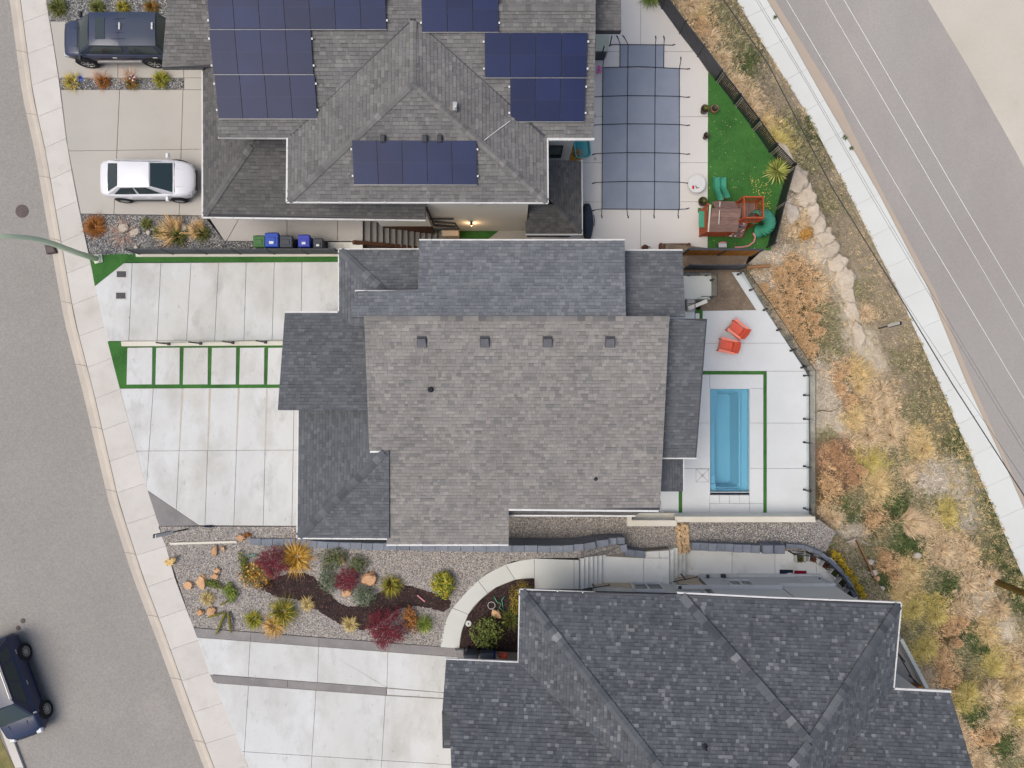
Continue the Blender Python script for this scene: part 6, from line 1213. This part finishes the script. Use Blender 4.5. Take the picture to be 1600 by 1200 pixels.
# ------------------------------------------------------------------ rocks
def rock(label, px, py, rx, ry, rz_, z, m, seed, rot=0, grp=None, flat=.55, nm='rock', cat='rock', sub=2):
    s = FPX / (H - z); o = MB().blob(P(px, py, z), (rx / s, ry / s, rz_), sub, .42, 1.7, seed, flat=flat, rz=rot).build(nm, M[m], smooth=False)
    o.data.polygons.foreach_set('use_smooth', [sub > 2] * len(o.data.polygons)); tag(o, label, cat, grp); return o
GB = 'boulders topping the dry bank'
for i, (x, y, rx, ry, lb) in enumerate(((1226, 247, 9, 26, 'long flat tan boulder hugging the outside of the fence corner'), (1242, 281, 19, 20, 'broad tan boulder just below the fence corner'), (1255, 305, 17, 20, 'tan boulder second below the fence corner'), (1265, 328, 15, 19, 'tan boulder third below the fence corner'), (1275, 350, 14, 17, 'tan boulder beside the golden shrub'), (1285, 370, 15, 15, 'rounded tan boulder below the golden shrub'), (1295, 390, 15, 15, 'rounded tan boulder with the small pale stone beside it'), (1306, 410, 15, 15, 'rounded tan boulder, last but one of the boulder row'), (1318, 434, 16, 20, 'large tan boulder ending the boulder row'))):
    rock(lb, x, y, rx, ry, .42, bank_z(x, y) + .08, 'rock', i + 3, .46, GB, .45, 'boulder', 'boulder', 3)
for x, y, lb in ((1325, 462, 'flat pale rock slab below the boulder row, uppermost of three'), (1332, 492, 'flat pale rock slab on the slope, middle of three'), (1340, 524, 'flat pale rock slab on the slope, lowest of three')): rock(lb, x, y, 11, 19, .26, bank_z(x, y), 'rock', int(x) % 17, .25, 'flat rock slabs on the slope', .35, 'boulder', 'boulder', 3)
rock('grey crumbling rock between the fence and the boulders', 1236, 334, 12, 15, .3, bank_z(1236, 334), 'rock_pale', 31, .3, None, .5, 'boulder', 'boulder', 3)
rock('small pale stone beside the boulder row', 1275, 385, 5, 4.5, .14, bank_z(1275, 385) + .05, 'rock_pale', 32)
tag(MB().tube([P(1286, 412, bank_z(1286, 412) + .08), P(1291, 404, bank_z(1291, 404) + .3)], .04, 6).build('stick', M['white_metal']), 'short white stick beside the boulder row', 'stick')
tag(MB().tube([P(1272, 645, -2.45), P(1284, 641, -2.4), P(1296, 643, -2.45), P(1310, 638, -2.5)], [.02, .025, .02, .01], 5).build('branch', M['dark_brown']), 'dark bare branch lying on the pale dirt by the glass fence', 'branch')
rock('pale stone at the foot of the utility pole', 1547, 908, 5, 6, .15, bank_z(1547, 908) + .1, 'rock_pale', 33); rock('grey stone lying among green weeds on the bank', 1433, 868, 6, 5, .15, bank_z(1433, 868) + .1, 'rock_pale', 34)
GS = 'pale stones along the timber edging'
for i, (x, y, r, lb) in enumerate(((1360, 878, 5, 'topmost pale stone along the timber edging'), (1365.5, 895, 5, 'second pale stone along the timber edging'), (1371, 904, 4, 'third small orange stone along the timber edging'), (1359, 907, 5, 'orange stone inside the timber edging'), (1377, 920, 5, 'fourth pale stone along the timber edging'), (1372, 926, 4, 'small pale stone inside the lower timber edging'), (1384, 932, 5, 'lowest pale stone along the timber edging'))): rock(lb, x, y, r, r * .9, .12, -2.28, 'rock_orange' if 'orange' in lb else 'rock_pale', 40 + i, i * .7, GS)
ORD = ('topmost second third fourth fifth sixth seventh eighth ninth tenth eleventh twelfth thirteenth fourteenth fifteenth sixteenth seventeenth eighteenth nineteenth twentieth twenty-first twenty-second twenty-third twenty-fourth twenty-fifth twenty-sixth twenty-seventh twenty-eighth twenty-ninth thirtieth thirty-first thirty-second thirty-third thirty-fourth').split()
for i in range(30):
    v = i / 29; x = lerp(1066, 1069, v) + (0, 7, -7)[i % 3] + R.uniform(-2, 2); y = lerp(820, 863, v); rock('tan stone of the narrow dry creek, %s counting down from the cream wall' % ORD[i], x, y, R.uniform(3.2, 5), R.uniform(2.8, 3.8), .15, -1.57 + .03 * (i % 3), 'rock_creek', 60 + i, R.uniform(0, 3), 'tan stones of the dry creek', 0, sub=1 if False else 2)
GO = 'orange stones in the garden gravel'
for i, (x, y, rx, ry, lb) in enumerate(((376.5, 840, 6.5, 4.5, 'pointed orange stone at the end of the pale bar'), (336, 861, 4, 8, 'narrow upright orange stone below the pale bar'), (295, 914.5, 7, 6, 'orange stone left of the pair near the sidewalk'), (315, 909, 7.5, 10, 'tall orange stone beside the creeping green shrub'), (336, 900, 6, 4.5, 'orange stone above the creeping green shrub'), (340, 891, 5, 4, 'small greyish stone above the creeping green shrub'), (330, 956, 6.5, 8, 'oval pinkish stone beside the cactus'), (313, 957, 6, 4.5, 'flat orange stone left of the pinkish oval stone'), (349, 857, 3.5, 3, 'small pale stone right of the narrow orange stone'))): rock(lb, x, y, rx, ry, .16, .06, 'rock_orange', 80 + i, i * .5 if rx == ry else 0, GO)
rock('large pale orange boulder between the red maple and the grey green shrub', 577, 904, 11, 10, .3, .1, 'rock_orange', 91, .3, None, .5, 'boulder', 'boulder', 3); rock('pale stone under the second red maple', 542, 926, 8, 6.5, .2, .08, 'rock_orange', 92); rock('orange stone beside the dark grass in the mulch', 776, 959, 8, 6, .2, .08, 'rock_orange', 93, -.6); rock('small orange stone above the second red maple', 536, 876, 3, 6, .15, .1, 'rock_orange', 94)
GW = 'pale stones in the north gravel bed'
for i, (x, y, rx, ry, lb) in enumerate(((193, 356, 8, 6, 'pale angular stone right of the rust clump'), (212, 363.5, 9, 5.5, 'wide pale stone in the middle of the north gravel bed'), (232.5, 364, 4, 3.6, 'small round pale stone below the little green tuft'), (288, 357, 8, 4.5, 'flat grey stone between the plume grasses'), (213.5, 387, 3.6, 3, 'small pale stone near the fence end'), (399, 389, 3, 2.6, 'small tan stone beside the green bin'))): rock(lb, x, y, rx, ry, .16, .06, 'rock_pale', 100 + i, i * .6, GW)
# ------------------------------------------------------------------ plants
def blade(mb, p, out, L, up, w, col, bend=.5):
    side = Vector((-out.y, out.x, 0)) * (w / 2); m = p + out * (L * (1 - up) * .35) + Vector((0, 0, L * up * .6)); t = p + out * (L * (1 - up)) + Vector((0, 0, L * up * (1 - bend * .5)))
    mb.add([p - side, p + side, m + side * .8, m - side * .8, t], [(0, 1, 2, 3), (3, 2, 4)], col)
def tuft(mb, c, n, r, L, w, cols, up=.55, lean=(0, 0), tipcol=None, vL=.35):
    for i in range(n):
        a = R.uniform(0, 6.2832); out = Vector((math.cos(a) + lean[0], math.sin(a) + lean[1], 0)); out = out.normalized() if out.length > .05 else Vector((1, 0, 0))
        p = Vector(c) + Vector((math.cos(a), math.sin(a), 0)) * (r * math.sqrt(R.random()))
        u = min(.97, max(.05, up + R.uniform(-.25, .25))); blade(mb, p, out, L * R.uniform(1 - vL, 1 + vL), u, w, jit(R.choice(cols), .16))
def grass(label, px, py, rpx, h, cols, n=260, up=.5, z=0.0, cat='grass clump', nm='grass_clump', w=.028, lean=(0, 0), grp=None, core=None):
    s = FPX / (H - z); r = rpx / s; c = P(px, py, z); mb = MB(); L = math.hypot(r, h)
    if core: tuft(mb, c, n // 3, r * .35, L * .75, w, core, up + .15, lean)
    tuft(mb, c, n, r * .4, L, w, cols, up, lean)
    o = mb.build(nm, M['blade']); tag(o, label, cat, grp); return o
def leafball(mb, c, rx, ry, rz, n, ls, cols, z0=0):
    for i in range(n):
        d = Vector((R.gauss(0, 1), R.gauss(0, 1), R.gauss(0, 1))).normalized(); k = R.uniform(.55, 1.0) ** .5; lump = 1 + .28 * noise.noise(d * 2.3 + Vector(c))
        if d.z < -.35: d.z = -d.z
        p = Vector(c) + Vector((d.x * rx, d.y * ry, d.z * rz)) * k * lump; nrm = (d + Vector((R.uniform(-.8, .8), R.uniform(-.8, .8), R.uniform(-.2, .9)))).normalized(); t1 = nrm.orthogonal().normalized(); t1 = (Matrix.Rotation(R.uniform(0, 6.28), 3, nrm) @ t1); t2 = nrm.cross(t1); l = ls * R.uniform(.6, 1.3)
        mb.add([p - t1 * l, p + t2 * l * .45, p + t1 * l, p - t2 * l * .45], [(0, 1, 2, 3)], jit(R.choice(cols), .18))
def shrub(label, px, py, rx, ry, h, cols, n=520, ls=.05, z=0.0, nm='shrub', cat='shrub', grp=None, clumps=5, twigs=True, twc=A(110, 84, 62)):
    s = FPX / (H - z); rx /= s; ry /= s; t = thing(nm, label, cat, P(px, py, z), R.uniform(-.3, .3), grp); mb = MB()
    for k in range(clumps):
        a = 6.28 * k / clumps + R.uniform(-.4, .4); q = .45 if clumps > 1 else 0
        leafball(mb, (math.cos(a) * rx * q, math.sin(a) * ry * q, h * R.uniform(.38, .6)), rx * (.62 if q else 1), ry * (.62 if q else 1), h * .45, n // clumps, ls, cols)
    mb.build('leaves', M['blade'], t)
    tw = MB()
    for k in range(10): a = R.uniform(0, 6.28); tw.tube([(0, 0, -.02), (math.cos(a) * rx * .4, math.sin(a) * ry * .4, h * .4), (math.cos(a) * rx * .85, math.sin(a) * ry * .85, h * .7)], [.018, .012, .005], 5, col=twc)
    tw.build('stems', M['blade'], t); return t
def laceleaf(label, px, py, rpx, h, cols, n=900, z=0.0):
    s = FPX / (H - z); r = rpx / s; t = thing('red_maple', label, 'shrub', P(px, py, z), 0, 'dark red maples in the southern garden'); mb = MB(); br = MB()
    for k in range(16):
        a = 6.2832 * k / 16 + R.uniform(-.2, .2); rr_ = r * R.uniform(.6, 1.0); tip = Vector((math.cos(a) * rr_, math.sin(a) * rr_, h * R.uniform(.25, .5))); md = Vector((math.cos(a) * rr_ * .5, math.sin(a) * rr_ * .5, h * R.uniform(.8, 1.0)))
        br.tube([(0, 0, 0), (math.cos(a) * .05, math.sin(a) * .05, h * .5), md, tip], [.03, .022, .012, .004], 5, col=A(96, 40, 44))
        for i in range(n // 16):
            f = R.random() ** .7; q = md.lerp(tip, (f - .4) / .6) if f > .4 else Vector((0, 0, h * .75)).lerp(md, f / .4); q = q + Vector((R.gauss(0, .07), R.gauss(0, .07), R.gauss(0, .04))) * (r * 1.5); b = a + R.uniform(-.9, .9)
            blade(mb, q, Vector((math.cos(b), math.sin(b), 0)), R.uniform(.1, .22), .15, .02, jit(R.choice(cols), .2))
    mb.build('leaves', M['blade'], t); br.build('branches', M['blade'], t)
def yucca(label, px, py, rpx, cols, n=110, z=0.0, h=.5, w=.05):
    s = FPX / (H - z); r = rpx / s; t = thing('yucca', label, 'spiky plant', P(px, py, z)); mb = MB()
    for i in range(n):
        a = i * 2.39996; u = (i + .5) / n; out = Vector((math.cos(a), math.sin(a), 0)); L = r * R.uniform(.85, 1.15); e = lerp(.9, -.05, u); d = out * math.cos(e * 1.2) + Z * math.sin(e * 1.2); sd_ = Vector((-out.y, out.x, 0)) * (w / 2); p = out * .04 + Z * (h * (1 - u) * .5 + .06); c = jit(R.choice(cols), .18)
        mb.add([p - sd_ * .6, p + sd_ * .6, p + d * L * .5 + sd_, p + d * L * .5 - sd_, p + d * L - Z * .12 * u], [(0, 1, 2, 3), (3, 2, 4)], c)
    mb.build('leaves', M['blade'], t); MB().lathe((0, 0, -.02), [(.07, 0), (.06, h * .5)], 8, col=A(110, 90, 66)).build('trunk', M['blade'], t)
red = [A(104, 34, 46), A(124, 40, 54), A(84, 28, 40), A(140, 56, 66)]; ygr = [A(190, 166, 40), A(164, 148, 40), A(132, 130, 44), A(206, 186, 78)]; gold = [A(222, 174, 70), A(206, 152, 52), A(234, 196, 104), A(180, 130, 48)]; olive = [A(112, 118, 54), A(92, 100, 46), A(134, 132, 66), A(76, 84, 42)]; sage = [A(120, 130, 104), A(98, 112, 86), A(140, 148, 122), A(82, 96, 72)]; lime = [A(122, 142, 50), A(96, 122, 44), A(150, 160, 66)]; rust = [A(170, 104, 44), A(146, 88, 36), A(190, 126, 60), A(124, 84, 36)]; straw = [A(224, 186, 126), A(206, 164, 104), A(236, 204, 152), A(186, 146, 92)]; pale = [A(214, 190, 124), A(196, 170, 104), A(226, 206, 150)]; ptan = [A(220, 170, 140), A(226, 186, 158)]; box = [A(126, 136, 66), A(104, 118, 56), A(150, 156, 86), A(84, 98, 46)]
laceleaf('dark red maple between the golden grass and the twiggy shrub', 431, 876, 26.4, .75, red, 1300); laceleaf('dark red maple in the middle of the garden beside the pale boulder', 546, 903, 20.7, .6, red, 900); laceleaf('largest red maple, spreading over the southern drive edging', 607, 976, 33, .95, red, 2200)
grass('big golden grass clump right of the red maple', 464, 870, 24.2, .5, gold, 420, .35); grass('pale straw tuft among orange stones near the sidewalk', 325, 934, 10.5, .25, pale, 190, .4); grass('pale straw tuft at the tip of the dark mulch', 481, 943, 10.5, .25, pale, 190, .4); grass('pale straw tuft left of the largest red maple', 548, 975, 12, .25, pale, 220, .4)
grass('yellow green grass clump right of the cactus', 398, 967, 14.9, .3, lime + ygr, 240, .4); grass('largest grass clump, green above and orange below', 444, 955, 23.0, .5, olive + ygr, 340, .4); grass('orange tips of grass at the edge of the drive edging', 430, 977, 17, .35, gold + straw, 260, .35, lean=(-.3, -.5)); grass('upright yellow green grass clump beside the grey green shrub', 612, 912, 16.1, .55, ygr + olive, 280, .5, lean=(.1, -.5)); grass('dark olive grass in the mulch by the southern roof', 798, 966, 15, .35, olive, 220, .35)
shrub('grey green shrub above the middle red maple', 521, 872, 26.0, 16.9, .4, sage + olive, 1054, .045); shrub('olive green shrub right of the small orange stone', 562, 880, 17.6, 14.9, .4, sage + olive, 646, .045); shrub('dusty grey green shrub left of the middle red maple', 514, 905, 16.2, 22.5, .35, sage, 816, .045); shrub('dense grey green ball shrub below the pale boulder', 570, 928, 20.4, 18.0, .5, sage, 1360, .04); shrub('bright yellow green shrub near the curved path', 693, 911, 18.7, 22.0, .5, ygr + lime, 1054, .07); shrub('rust orange shrub right of the largest red maple', 643, 967, 12.6, 23.0, .5, rust + [A(206, 148, 96)], 520, .06)
shrub('twiggy olive and brown shrub under the first red maple', 402, 897, 28.0, 21.0, .45, olive + rust + gold, 950, .055, clumps=6); shrub('low bright green shrub left of the twiggy shrub', 382, 880, 7.8, 23.4, .25, lime + olive, 442, .045, clumps=3); shrub('creeping green shrub beside the tall orange stone', 337, 912, 19.2, 7.2, .2, lime + olive, 510, .04, clumps=4); shrub('creeping green shrub below the twiggy shrub', 362, 924, 12.1, 16.5, .25, lime, 646, .045, clumps=4); shrub('sparse dark brown ground shrub in the mulch', 415, 915, 16, 10, .25, [A(92, 64, 56), A(120, 82, 62)], 240, .04); shrub('small rust clump beside the pointed orange stone', 388, 835, 7, 4, .12, rust, 120, .04); shrub('tiny blue green grass left of the red maple', 394, 868, 8, 5, .12, [A(160, 186, 170), A(140, 168, 152)], 140, .04, clumps=2)
shrub('clipped golden box hedge under the corner of the southern roof', 815, 930, 20, 28, .8, [A(150, 132, 46), A(128, 112, 38), A(172, 150, 62)], 2000, .035, nm='hedge', cat='hedge', clumps=7); shrub('round leafy green bush inside the curved path', 762, 984, 26.9, 23.5, .8, box, 900, .075, nm='bush', cat='bush', clumps=7)
def cactus(label, base, arms):
    t = thing('cactus', label, 'cactus', P(*base, 0)); 
    for (a, b, r) in arms:
        p = [P(*a, .1), P((a[0] + b[0]) / 2, (a[1] + b[1]) / 2, .22), P(*b, .12)]; mb = MB().tube(p, [r * .8, r, r * .6], 8, col=A(120, 118, 52))
        for k in range(60): f = R.random(); q = p[0].lerp(p[1], f * 2) if f < .5 else p[1].lerp(p[2], f * 2 - 1); d = Vector((R.gauss(0, 1), R.gauss(0, 1), abs(R.gauss(0, 1)))).normalized(); blade(mb, q + d * r * .8, Vector((d.x, d.y, 0)).normalized(), .08, .5, .018, jit(R.choice(olive + ygr), .2))
        mb.build('arm', M['blade'], t, True)
cactus('low cactus with long olive arms over the drive edging', (352, 962), [((352, 958), (338, 991), .07), ((357, 957), (361, 988), .075), ((349, 957), (325, 965), .05), ((345, 945), (358, 938), .04)])
yucca('small green and yellow yucca beside the rust shrub', 663, 973, 17.5, [A(134, 150, 62), A(170, 176, 92), A(104, 126, 50)], 70, .0, .3, .04); yucca('spiky yellow green yucca in the corner of the play lawn', 1212, 269, 22, [A(176, 182, 92), A(150, 160, 70), A(120, 138, 58), A(206, 204, 130)], 90, ZN, .5, .055); yucca('spiky green yucca by the fence at the top edge', 1016, -2, 22, [A(134, 160, 70), A(110, 140, 60), A(164, 176, 96)], 90, ZN, .5, .05)
# north beds
grass('rust brown grass mound at the sidewalk end of the north gravel bed', 150, 354, 15, .35, rust, 420, .3); grass('small olive tuft in the north gravel bed', 230, 350.5, 9, .25, olive, 200, .4); grass('dark olive tuft left of the plume grass', 249, 362, 8, .3, olive, 160, .4)
grass('tall straw plume grass in the north gravel bed, left one', 281, 371, 12, .5, olive, 220, .45); grass('straw plumes leaning over the north gravel bed, left bunch', 275, 364, 24, .75, straw, 200, .4, lean=(-.9, .5), w=.03); grass('olive grass by the side walk corner', 319, 366, 11, .4, olive, 200, .45); grass('straw plumes leaning over the north gravel bed, right bunch', 314, 362, 18, .6, straw, 110, .4, lean=(-.9, .6), w=.03)
grass('sparse pink feather grass in the north gravel bed', 193, 366, 24, .3, ptan, 90, .2, w=.012); grass('straw coloured grass in the planting strip nearest the sidewalk', 116, 130, 14, .4, pale + ygr, 180, .4, lean=(-.4, .5)); grass('rust grass in the planting strip beside the blue pinwheel', 163, 129, 11, .3, rust, 170, .4); grass('pink plumes above the rust grass of the planting strip', 158, 122, 15, .5, ptan, 70, .35, lean=(-.5, .7), w=.012); grass('olive and rust grass left of the pink pinwheel', 207, 131, 11, .3, rust + olive, 170, .4); grass('pink plumes behind the pink pinwheel', 203, 120, 15, .5, ptan, 70, .35, lean=(-.5, .7), w=.012); grass('bright green grass tuft at the house end of the planting strip', 254, 126, 13, .4, ygr + lime, 260, .45)
for x, r, cl, lb in ((93, 16, olive, 'large olive clump in the top gravel bed nearest the sidewalk'), (154, 11, olive, 'olive clump in the top gravel bed above the blue car roof'), (193, 9, olive + ygr, 'small yellow olive tuft in the top gravel bed'), (238, 10, rust + olive, 'rusty round shrub in the top gravel bed by the roof')): grass(lb, x, 13, r, .35, cl, 260, .4)
grass('straw brown plant by the turquoise tub', 897.5, 243, 10, .4, gold + rust, 260, .4, ZN)
# yellow hedge on the terrace edge and odd tufts
for i, (x, y) in enumerate(((1300, 864), (1309, 876), (1319, 889), (1328, 902), (1336, 915), (1341, 926))): shrub('bright yellow shrub outside the curved terrace wall, %s from the top' % ORD[i], x, y, 8, 9, .6, [A(214, 178, 40), A(190, 160, 40), A(160, 140, 44), A(226, 196, 80)], 260, .05, -2.2, grp='yellow shrubs outside the terrace wall', clumps=3)
for i, (x, y, r, lb) in enumerate(((1211, 27, 3, 'topmost green weed at the lower kerb'), (1320, 215, 4, 'green weed at the lower kerb, upper of two'), (1330, 232, 3, 'green weed at the lower kerb, lower of two'), (1262, 188, 8, 'broad green weed at the edge of the lower pavement'))): grass(lb, x, y, r, .1, [A(92, 112, 66), A(76, 96, 54)], 40, .3, ZR + .03, 'weed', 'weed')
# ------------------------------------------------------------------ the dry bank: shrubs one can count, then the mass of grass
BNK = [('orange', 'puffy dry orange shrub on the bank beside the glass fence', lambda x, y: 400 < y < 600), ('orange', 'dry orange shrub on the lower half of the bank', lambda x, y: y >= 600), ('orange', 'dry orange grass along the fence at the top of the bank', lambda x, y: y < 400), ('rust', 'reddish brown twiggy shrub on the bank by the pool terrace', lambda x, y: True), ('straw', 'pale straw bunchgrass on the dry bank', lambda x, y: True), ('tan', 'feathery tan bunchgrass on the dry bank', lambda x, y: True), ('yellow', 'yellowish bunchgrass on the lower bank', lambda x, y: True)]
extra = [(1215, 425, 16, 'orange'), (1236, 415, 15, 'orange'), (1262, 445, 16, 'orange'), (1190, 452, 13, 'orange'), (1212, 495, 14, 'orange'), (1240, 500, 15, 'orange'), (1270, 498, 14, 'orange'), (1236, 458, 15, 'orange'), (1248, 535, 14, 'orange'), (1275, 520, 13, 'orange'), (1310, 605, 14, 'orange'), (1372, 745, 12, 'straw'), (1345, 735, 12, 'orange'), (1310, 715, 15, 'rust'), (1330, 750, 14, 'rust'), (1390, 660, 15, 'tan'), (1365, 655, 15, 'tan'), (1340, 605, 13, 'straw'), (1395, 900, 13, 'orange'), (1378, 868, 12, 'orange'), (1490, 1000, 14, 'orange'), (1470, 1045, 15, 'orange')]
BSH = sorted([b for b in BL if b[3] in ('orange', 'rust', 'straw', 'tan', 'yellow')] + extra, key=lambda b: b[1]); seen = {}
for x, y, r, k in BSH:
    gp = next(l for kk, l, f in BNK if kk == k and f(x, y)); i = seen[gp] = seen.get(gp, -1) + 1; lb = '%s, %s from the top' % (gp, ORD[i])
    z = bank_z(x, y); s = FPX / (H - z); rr_ = r * .8 / s; t = thing('bank_shrub', lb, 'shrub', P(x, y, z), 0, gp); mb = MB(); cols = PAL[k][1]
    lean = (R.uniform(-.4, .6), R.uniform(-.5, .5)) if k in ('tan', 'straw', 'yellow') else (0, 0)
    if k in ('orange', 'rust'):
        for q in range(3):
            a = 6.28 * q / 3 + R.uniform(-.6, .6); d = R.uniform(.25, .5) * rr_; c = Vector((math.cos(a) * d, math.sin(a) * d, .02)); ra = rr_ * R.uniform(.48, .68); ha = R.uniform(.4, .62)
            for i in range(330):
                dv = Vector((R.gauss(0, 1), R.gauss(0, 1), abs(R.gauss(0, 1)))).normalized(); kk = R.uniform(.6, 1) * (1 + .2 * noise.noise(dv * 3 + c)); p = c + Vector((dv.x * ra, dv.y * ra, dv.z * ha)) * kk; o2 = Vector((dv.x + R.gauss(0, .5), dv.y + R.gauss(0, .5), 0)); o2 = o2.normalized() if o2.length > .1 else Vector((1, 0, 0)); blade(mb, p, o2, R.uniform(.05, .12), .3 + .4 * dv.z, .024, jit(R.choice(cols), .22))
    else: tuft(mb, (0, 0, 0), 340, rr_ * .35, math.hypot(rr_, .4), .022, cols, .42, lean)
    mb.build('dry_stems', M['blade'], t); MB().lathe((0, 0, -.1), [(.1, 0), (.06, .18)], 7, col=A(120, 96, 72)).build('root_crown', M['blade'], t)
t = thing('bank_shrub', 'largest fan of pale straw grass halfway down the bank', 'shrub', P(1415, 815, bank_z(1415, 815))); mb = MB(); tuft(mb, (0, 0, 0), 700, .35, 1.0, .024, PAL['tan'][1], .4, (1.1, -.1)); mb.build('dry_stems', M['blade'], t)
t = thing('bank_shrub', 'golden round shrub among the boulders', 'shrub', P(1256, 366, bank_z(1256, 366))); mb = MB(); leafball(mb, (0, 0, .2), .4, .36, .3, 700, .04, [A(206, 150, 68), A(190, 132, 56), A(224, 176, 96)]); mb.build('leaves', M['blade'], t)
mb = MB(); cnt = 0
while cnt < 21000:
    py = R.uniform(-120, 1330); a, b = poly_at(B1, py), poly_at(B2, py); px = lerp(a + 2, b + 1, R.random())
    if R.random() > (b - a) / 420: continue
    w = bank_mix(px, py); k = R.choices([q[1] for q in w], [q[0] for q in w])[0]
    if bank_t(px, py) > .78 and R.random() < .75: k = R.choice(('olive', 'olive', 'green', 'brown', 'straw')) if py > 620 else R.choice(('olive', 'brown', 'brown', 'olive', 'tan'))
    gt, cols, hh, dn = PAL[k]
    if R.random() > dn or (k in ('orange', 'rust') and R.random() < .6): continue
    cnt += 1; up = .55 if k in ('green', 'olive', 'brown') else .42; hh *= R.uniform(.7, 1.3) * (.55 if bank_t(px, py) > .75 else 1)
    tuft(mb, P(px, py, bank_z(px, py) - .02), 12, .09, hh, .02 if k not in ('green', 'olive') else .026, [jit(c, .3) for c in cols], up, (R.uniform(-.5, .5), R.uniform(-.5, .5)))
bedp = wpoly([(1272, 850), (1304, 834), (1326, 850), (1352, 890), (1400, 950), (1352, 940), (1334, 906), (1304, 872)], -2.12); k = 0
while k < 330:
    x, y = R.uniform(bedp[0][0], bedp[4][0]), R.uniform(bedp[4][1] - .2, bedp[1][1])
    if inside((x, y), bedp): k += 1; tuft(mb, (x, y, -2.13), 12, .09, .2, .024, PAL[R.choice(('olive', 'green', 'brown', 'brown'))][1], .45)
stuff(mb.build('dry_grass', M['blade']), 'mass of dry and green grass covering the bank above the lower road', 'grass')
# loose pebbles on the gravel beds
def pebbles(px, z, n, cols, nm, lb, smin=.018, smax=.04, avoid=()):
    poly = wpoly(px, z); av = [wpoly(q, z) for q in avoid]; xs_ = [p[0] for p in poly]; ys_ = [p[1] for p in poly]; mb = MB(); k = 0; v = [(1, 0, .1), (-.9, .2, 0), (.1, .9, .05), (-.1, -1, 0), (.1, .1, .75)]
    while k < n:
        x, y = R.uniform(min(xs_), max(xs_)), R.uniform(min(ys_), max(ys_))
        if not inside((x, y), poly) or any(inside((x, y), q) for q in av): continue
        k += 1; s = R.uniform(smin, smax); a = R.uniform(0, 6.28); c, sn = math.cos(a) * s, math.sin(a) * s; e = R.uniform(.6, 1)
        mb.add([(x + q[0] * c - q[1] * e * sn, y + q[0] * sn + q[1] * e * c, z + q[2] * s) for q in v], [(0, 2, 4), (2, 1, 4), (1, 3, 4), (3, 0, 4)], jit(R.choice(cols), .15))
    stuff(mb.build(nm, M['pebble']), lb, 'gravel')
gg = [A(84, 86, 90), A(120, 120, 120), A(152, 150, 146), A(196, 194, 190), A(100, 102, 106), A(216, 214, 208)]; gp_ = [A(146, 138, 131), A(176, 168, 160), A(118, 112, 108), A(198, 190, 181), A(156, 155, 156), A(184, 170, 154), A(216, 211, 204)]; gg = [tuple(v * 1.2 for v in c) for c in gg]; gp_ = [tuple(v * 1.2 for v in c) for c in gp_]
pebbles([(126, 335), (318, 338), (350, 378), (512, 378), (531, 396), (141, 398)], .006, 2600, gg, 'gravel', 'loose grey gravel in the long north bed', avoid=([(405, 370), (530, 370), (530, 392), (405, 392)],))
pebbles([(93, 123), (286, 122.5), (286, 139), (96, 139.5)], .012, 900, gg, 'gravel', 'loose grey gravel in the planting strip'); pebbles([(71, -20), (262, -20), (262, 30), (78, 32)], .012, 1700, gg, 'gravel', 'loose grey gravel in the top bed')
pebbles([(249, 823), (466, 823), (470, 848), (600, 856), (790, 860), (905, 860), (905, 871), (838, 872), (800, 877), (760, 896), (725, 929), (700, 961), (689, 1009), (303, 979), (264, 868)], .0, 9000, gp_, 'gravel', 'loose pinkish gravel in the southern garden', avoid=(MULCH,))
pebbles([(796, 806), (1000, 806), (1062, 822), (1062, 862), (980, 862), (975, 842), (930, 838), (796, 838)], -1.615, 2600, gp_, 'gravel', 'loose gravel in the low yard beside the middle house'); pebbles([(1082, 818), (1276, 818), (1290, 832), (1270, 850), (1085, 850)], -1.615, 2400, gg, 'gravel', 'loose gravel below the cream wall')
# chips of bark and fallen leaves
def litter(px, z, n, cols, lb, nm, s=.03, cat='leaves'):
    poly = wpoly(px, z); xs_ = [p[0] for p in poly]; ys_ = [p[1] for p in poly]; mb = MB(); k = 0
    while k < n:
        x, y = R.uniform(min(xs_), max(xs_)), R.uniform(min(ys_), max(ys_))
        if not inside((x, y), poly): continue
        k += 1; a = R.uniform(0, 6.28); l = s * R.uniform(.6, 1.4); c, sn = math.cos(a) * l, math.sin(a) * l; mb.add([(x - c, y - sn, z + .004), (x + sn * .5, y - c * .5, z + R.uniform(.006, .03)), (x + c, y + sn, z + .01), (x - sn * .5, y + c * .5, z + R.uniform(.006, .03))], [(0, 1, 2, 3)], jit(R.choice(cols), .25))
    stuff(mb.build(nm, M['blade']), lb, cat)
bk_ = [A(84, 64, 60), A(58, 46, 46), A(112, 86, 78), A(66, 52, 58)]
litter(MULCH, .006, 2600, bk_, 'dark bark chips in the southern garden', 'bark_chips', .035, 'bark'); litter([(722, 1012), (724, 985), (734, 960), (752, 940), (777, 920), (806, 908), (834, 906), (834, 1018)], -.018, 2400, bk_, 'dark bark chips inside the curved path', 'bark_chips', .035, 'bark')
litter([(1172, 275), (1205, 290), (1204, 325), (1196, 330), (1178, 310)], ZN + .012, 90, [A(226, 206, 110), A(206, 186, 96)], 'fallen yellow leaves near the yucca on the play lawn', 'fallen_leaves', .035); litter([(1106, 130), (1232, 268), (1204, 388), (1106, 388)], ZN + .012, 120, [A(226, 214, 170), A(206, 196, 130), A(170, 150, 110)], 'scattered pale leaves on the play lawn', 'fallen_leaves', .025)
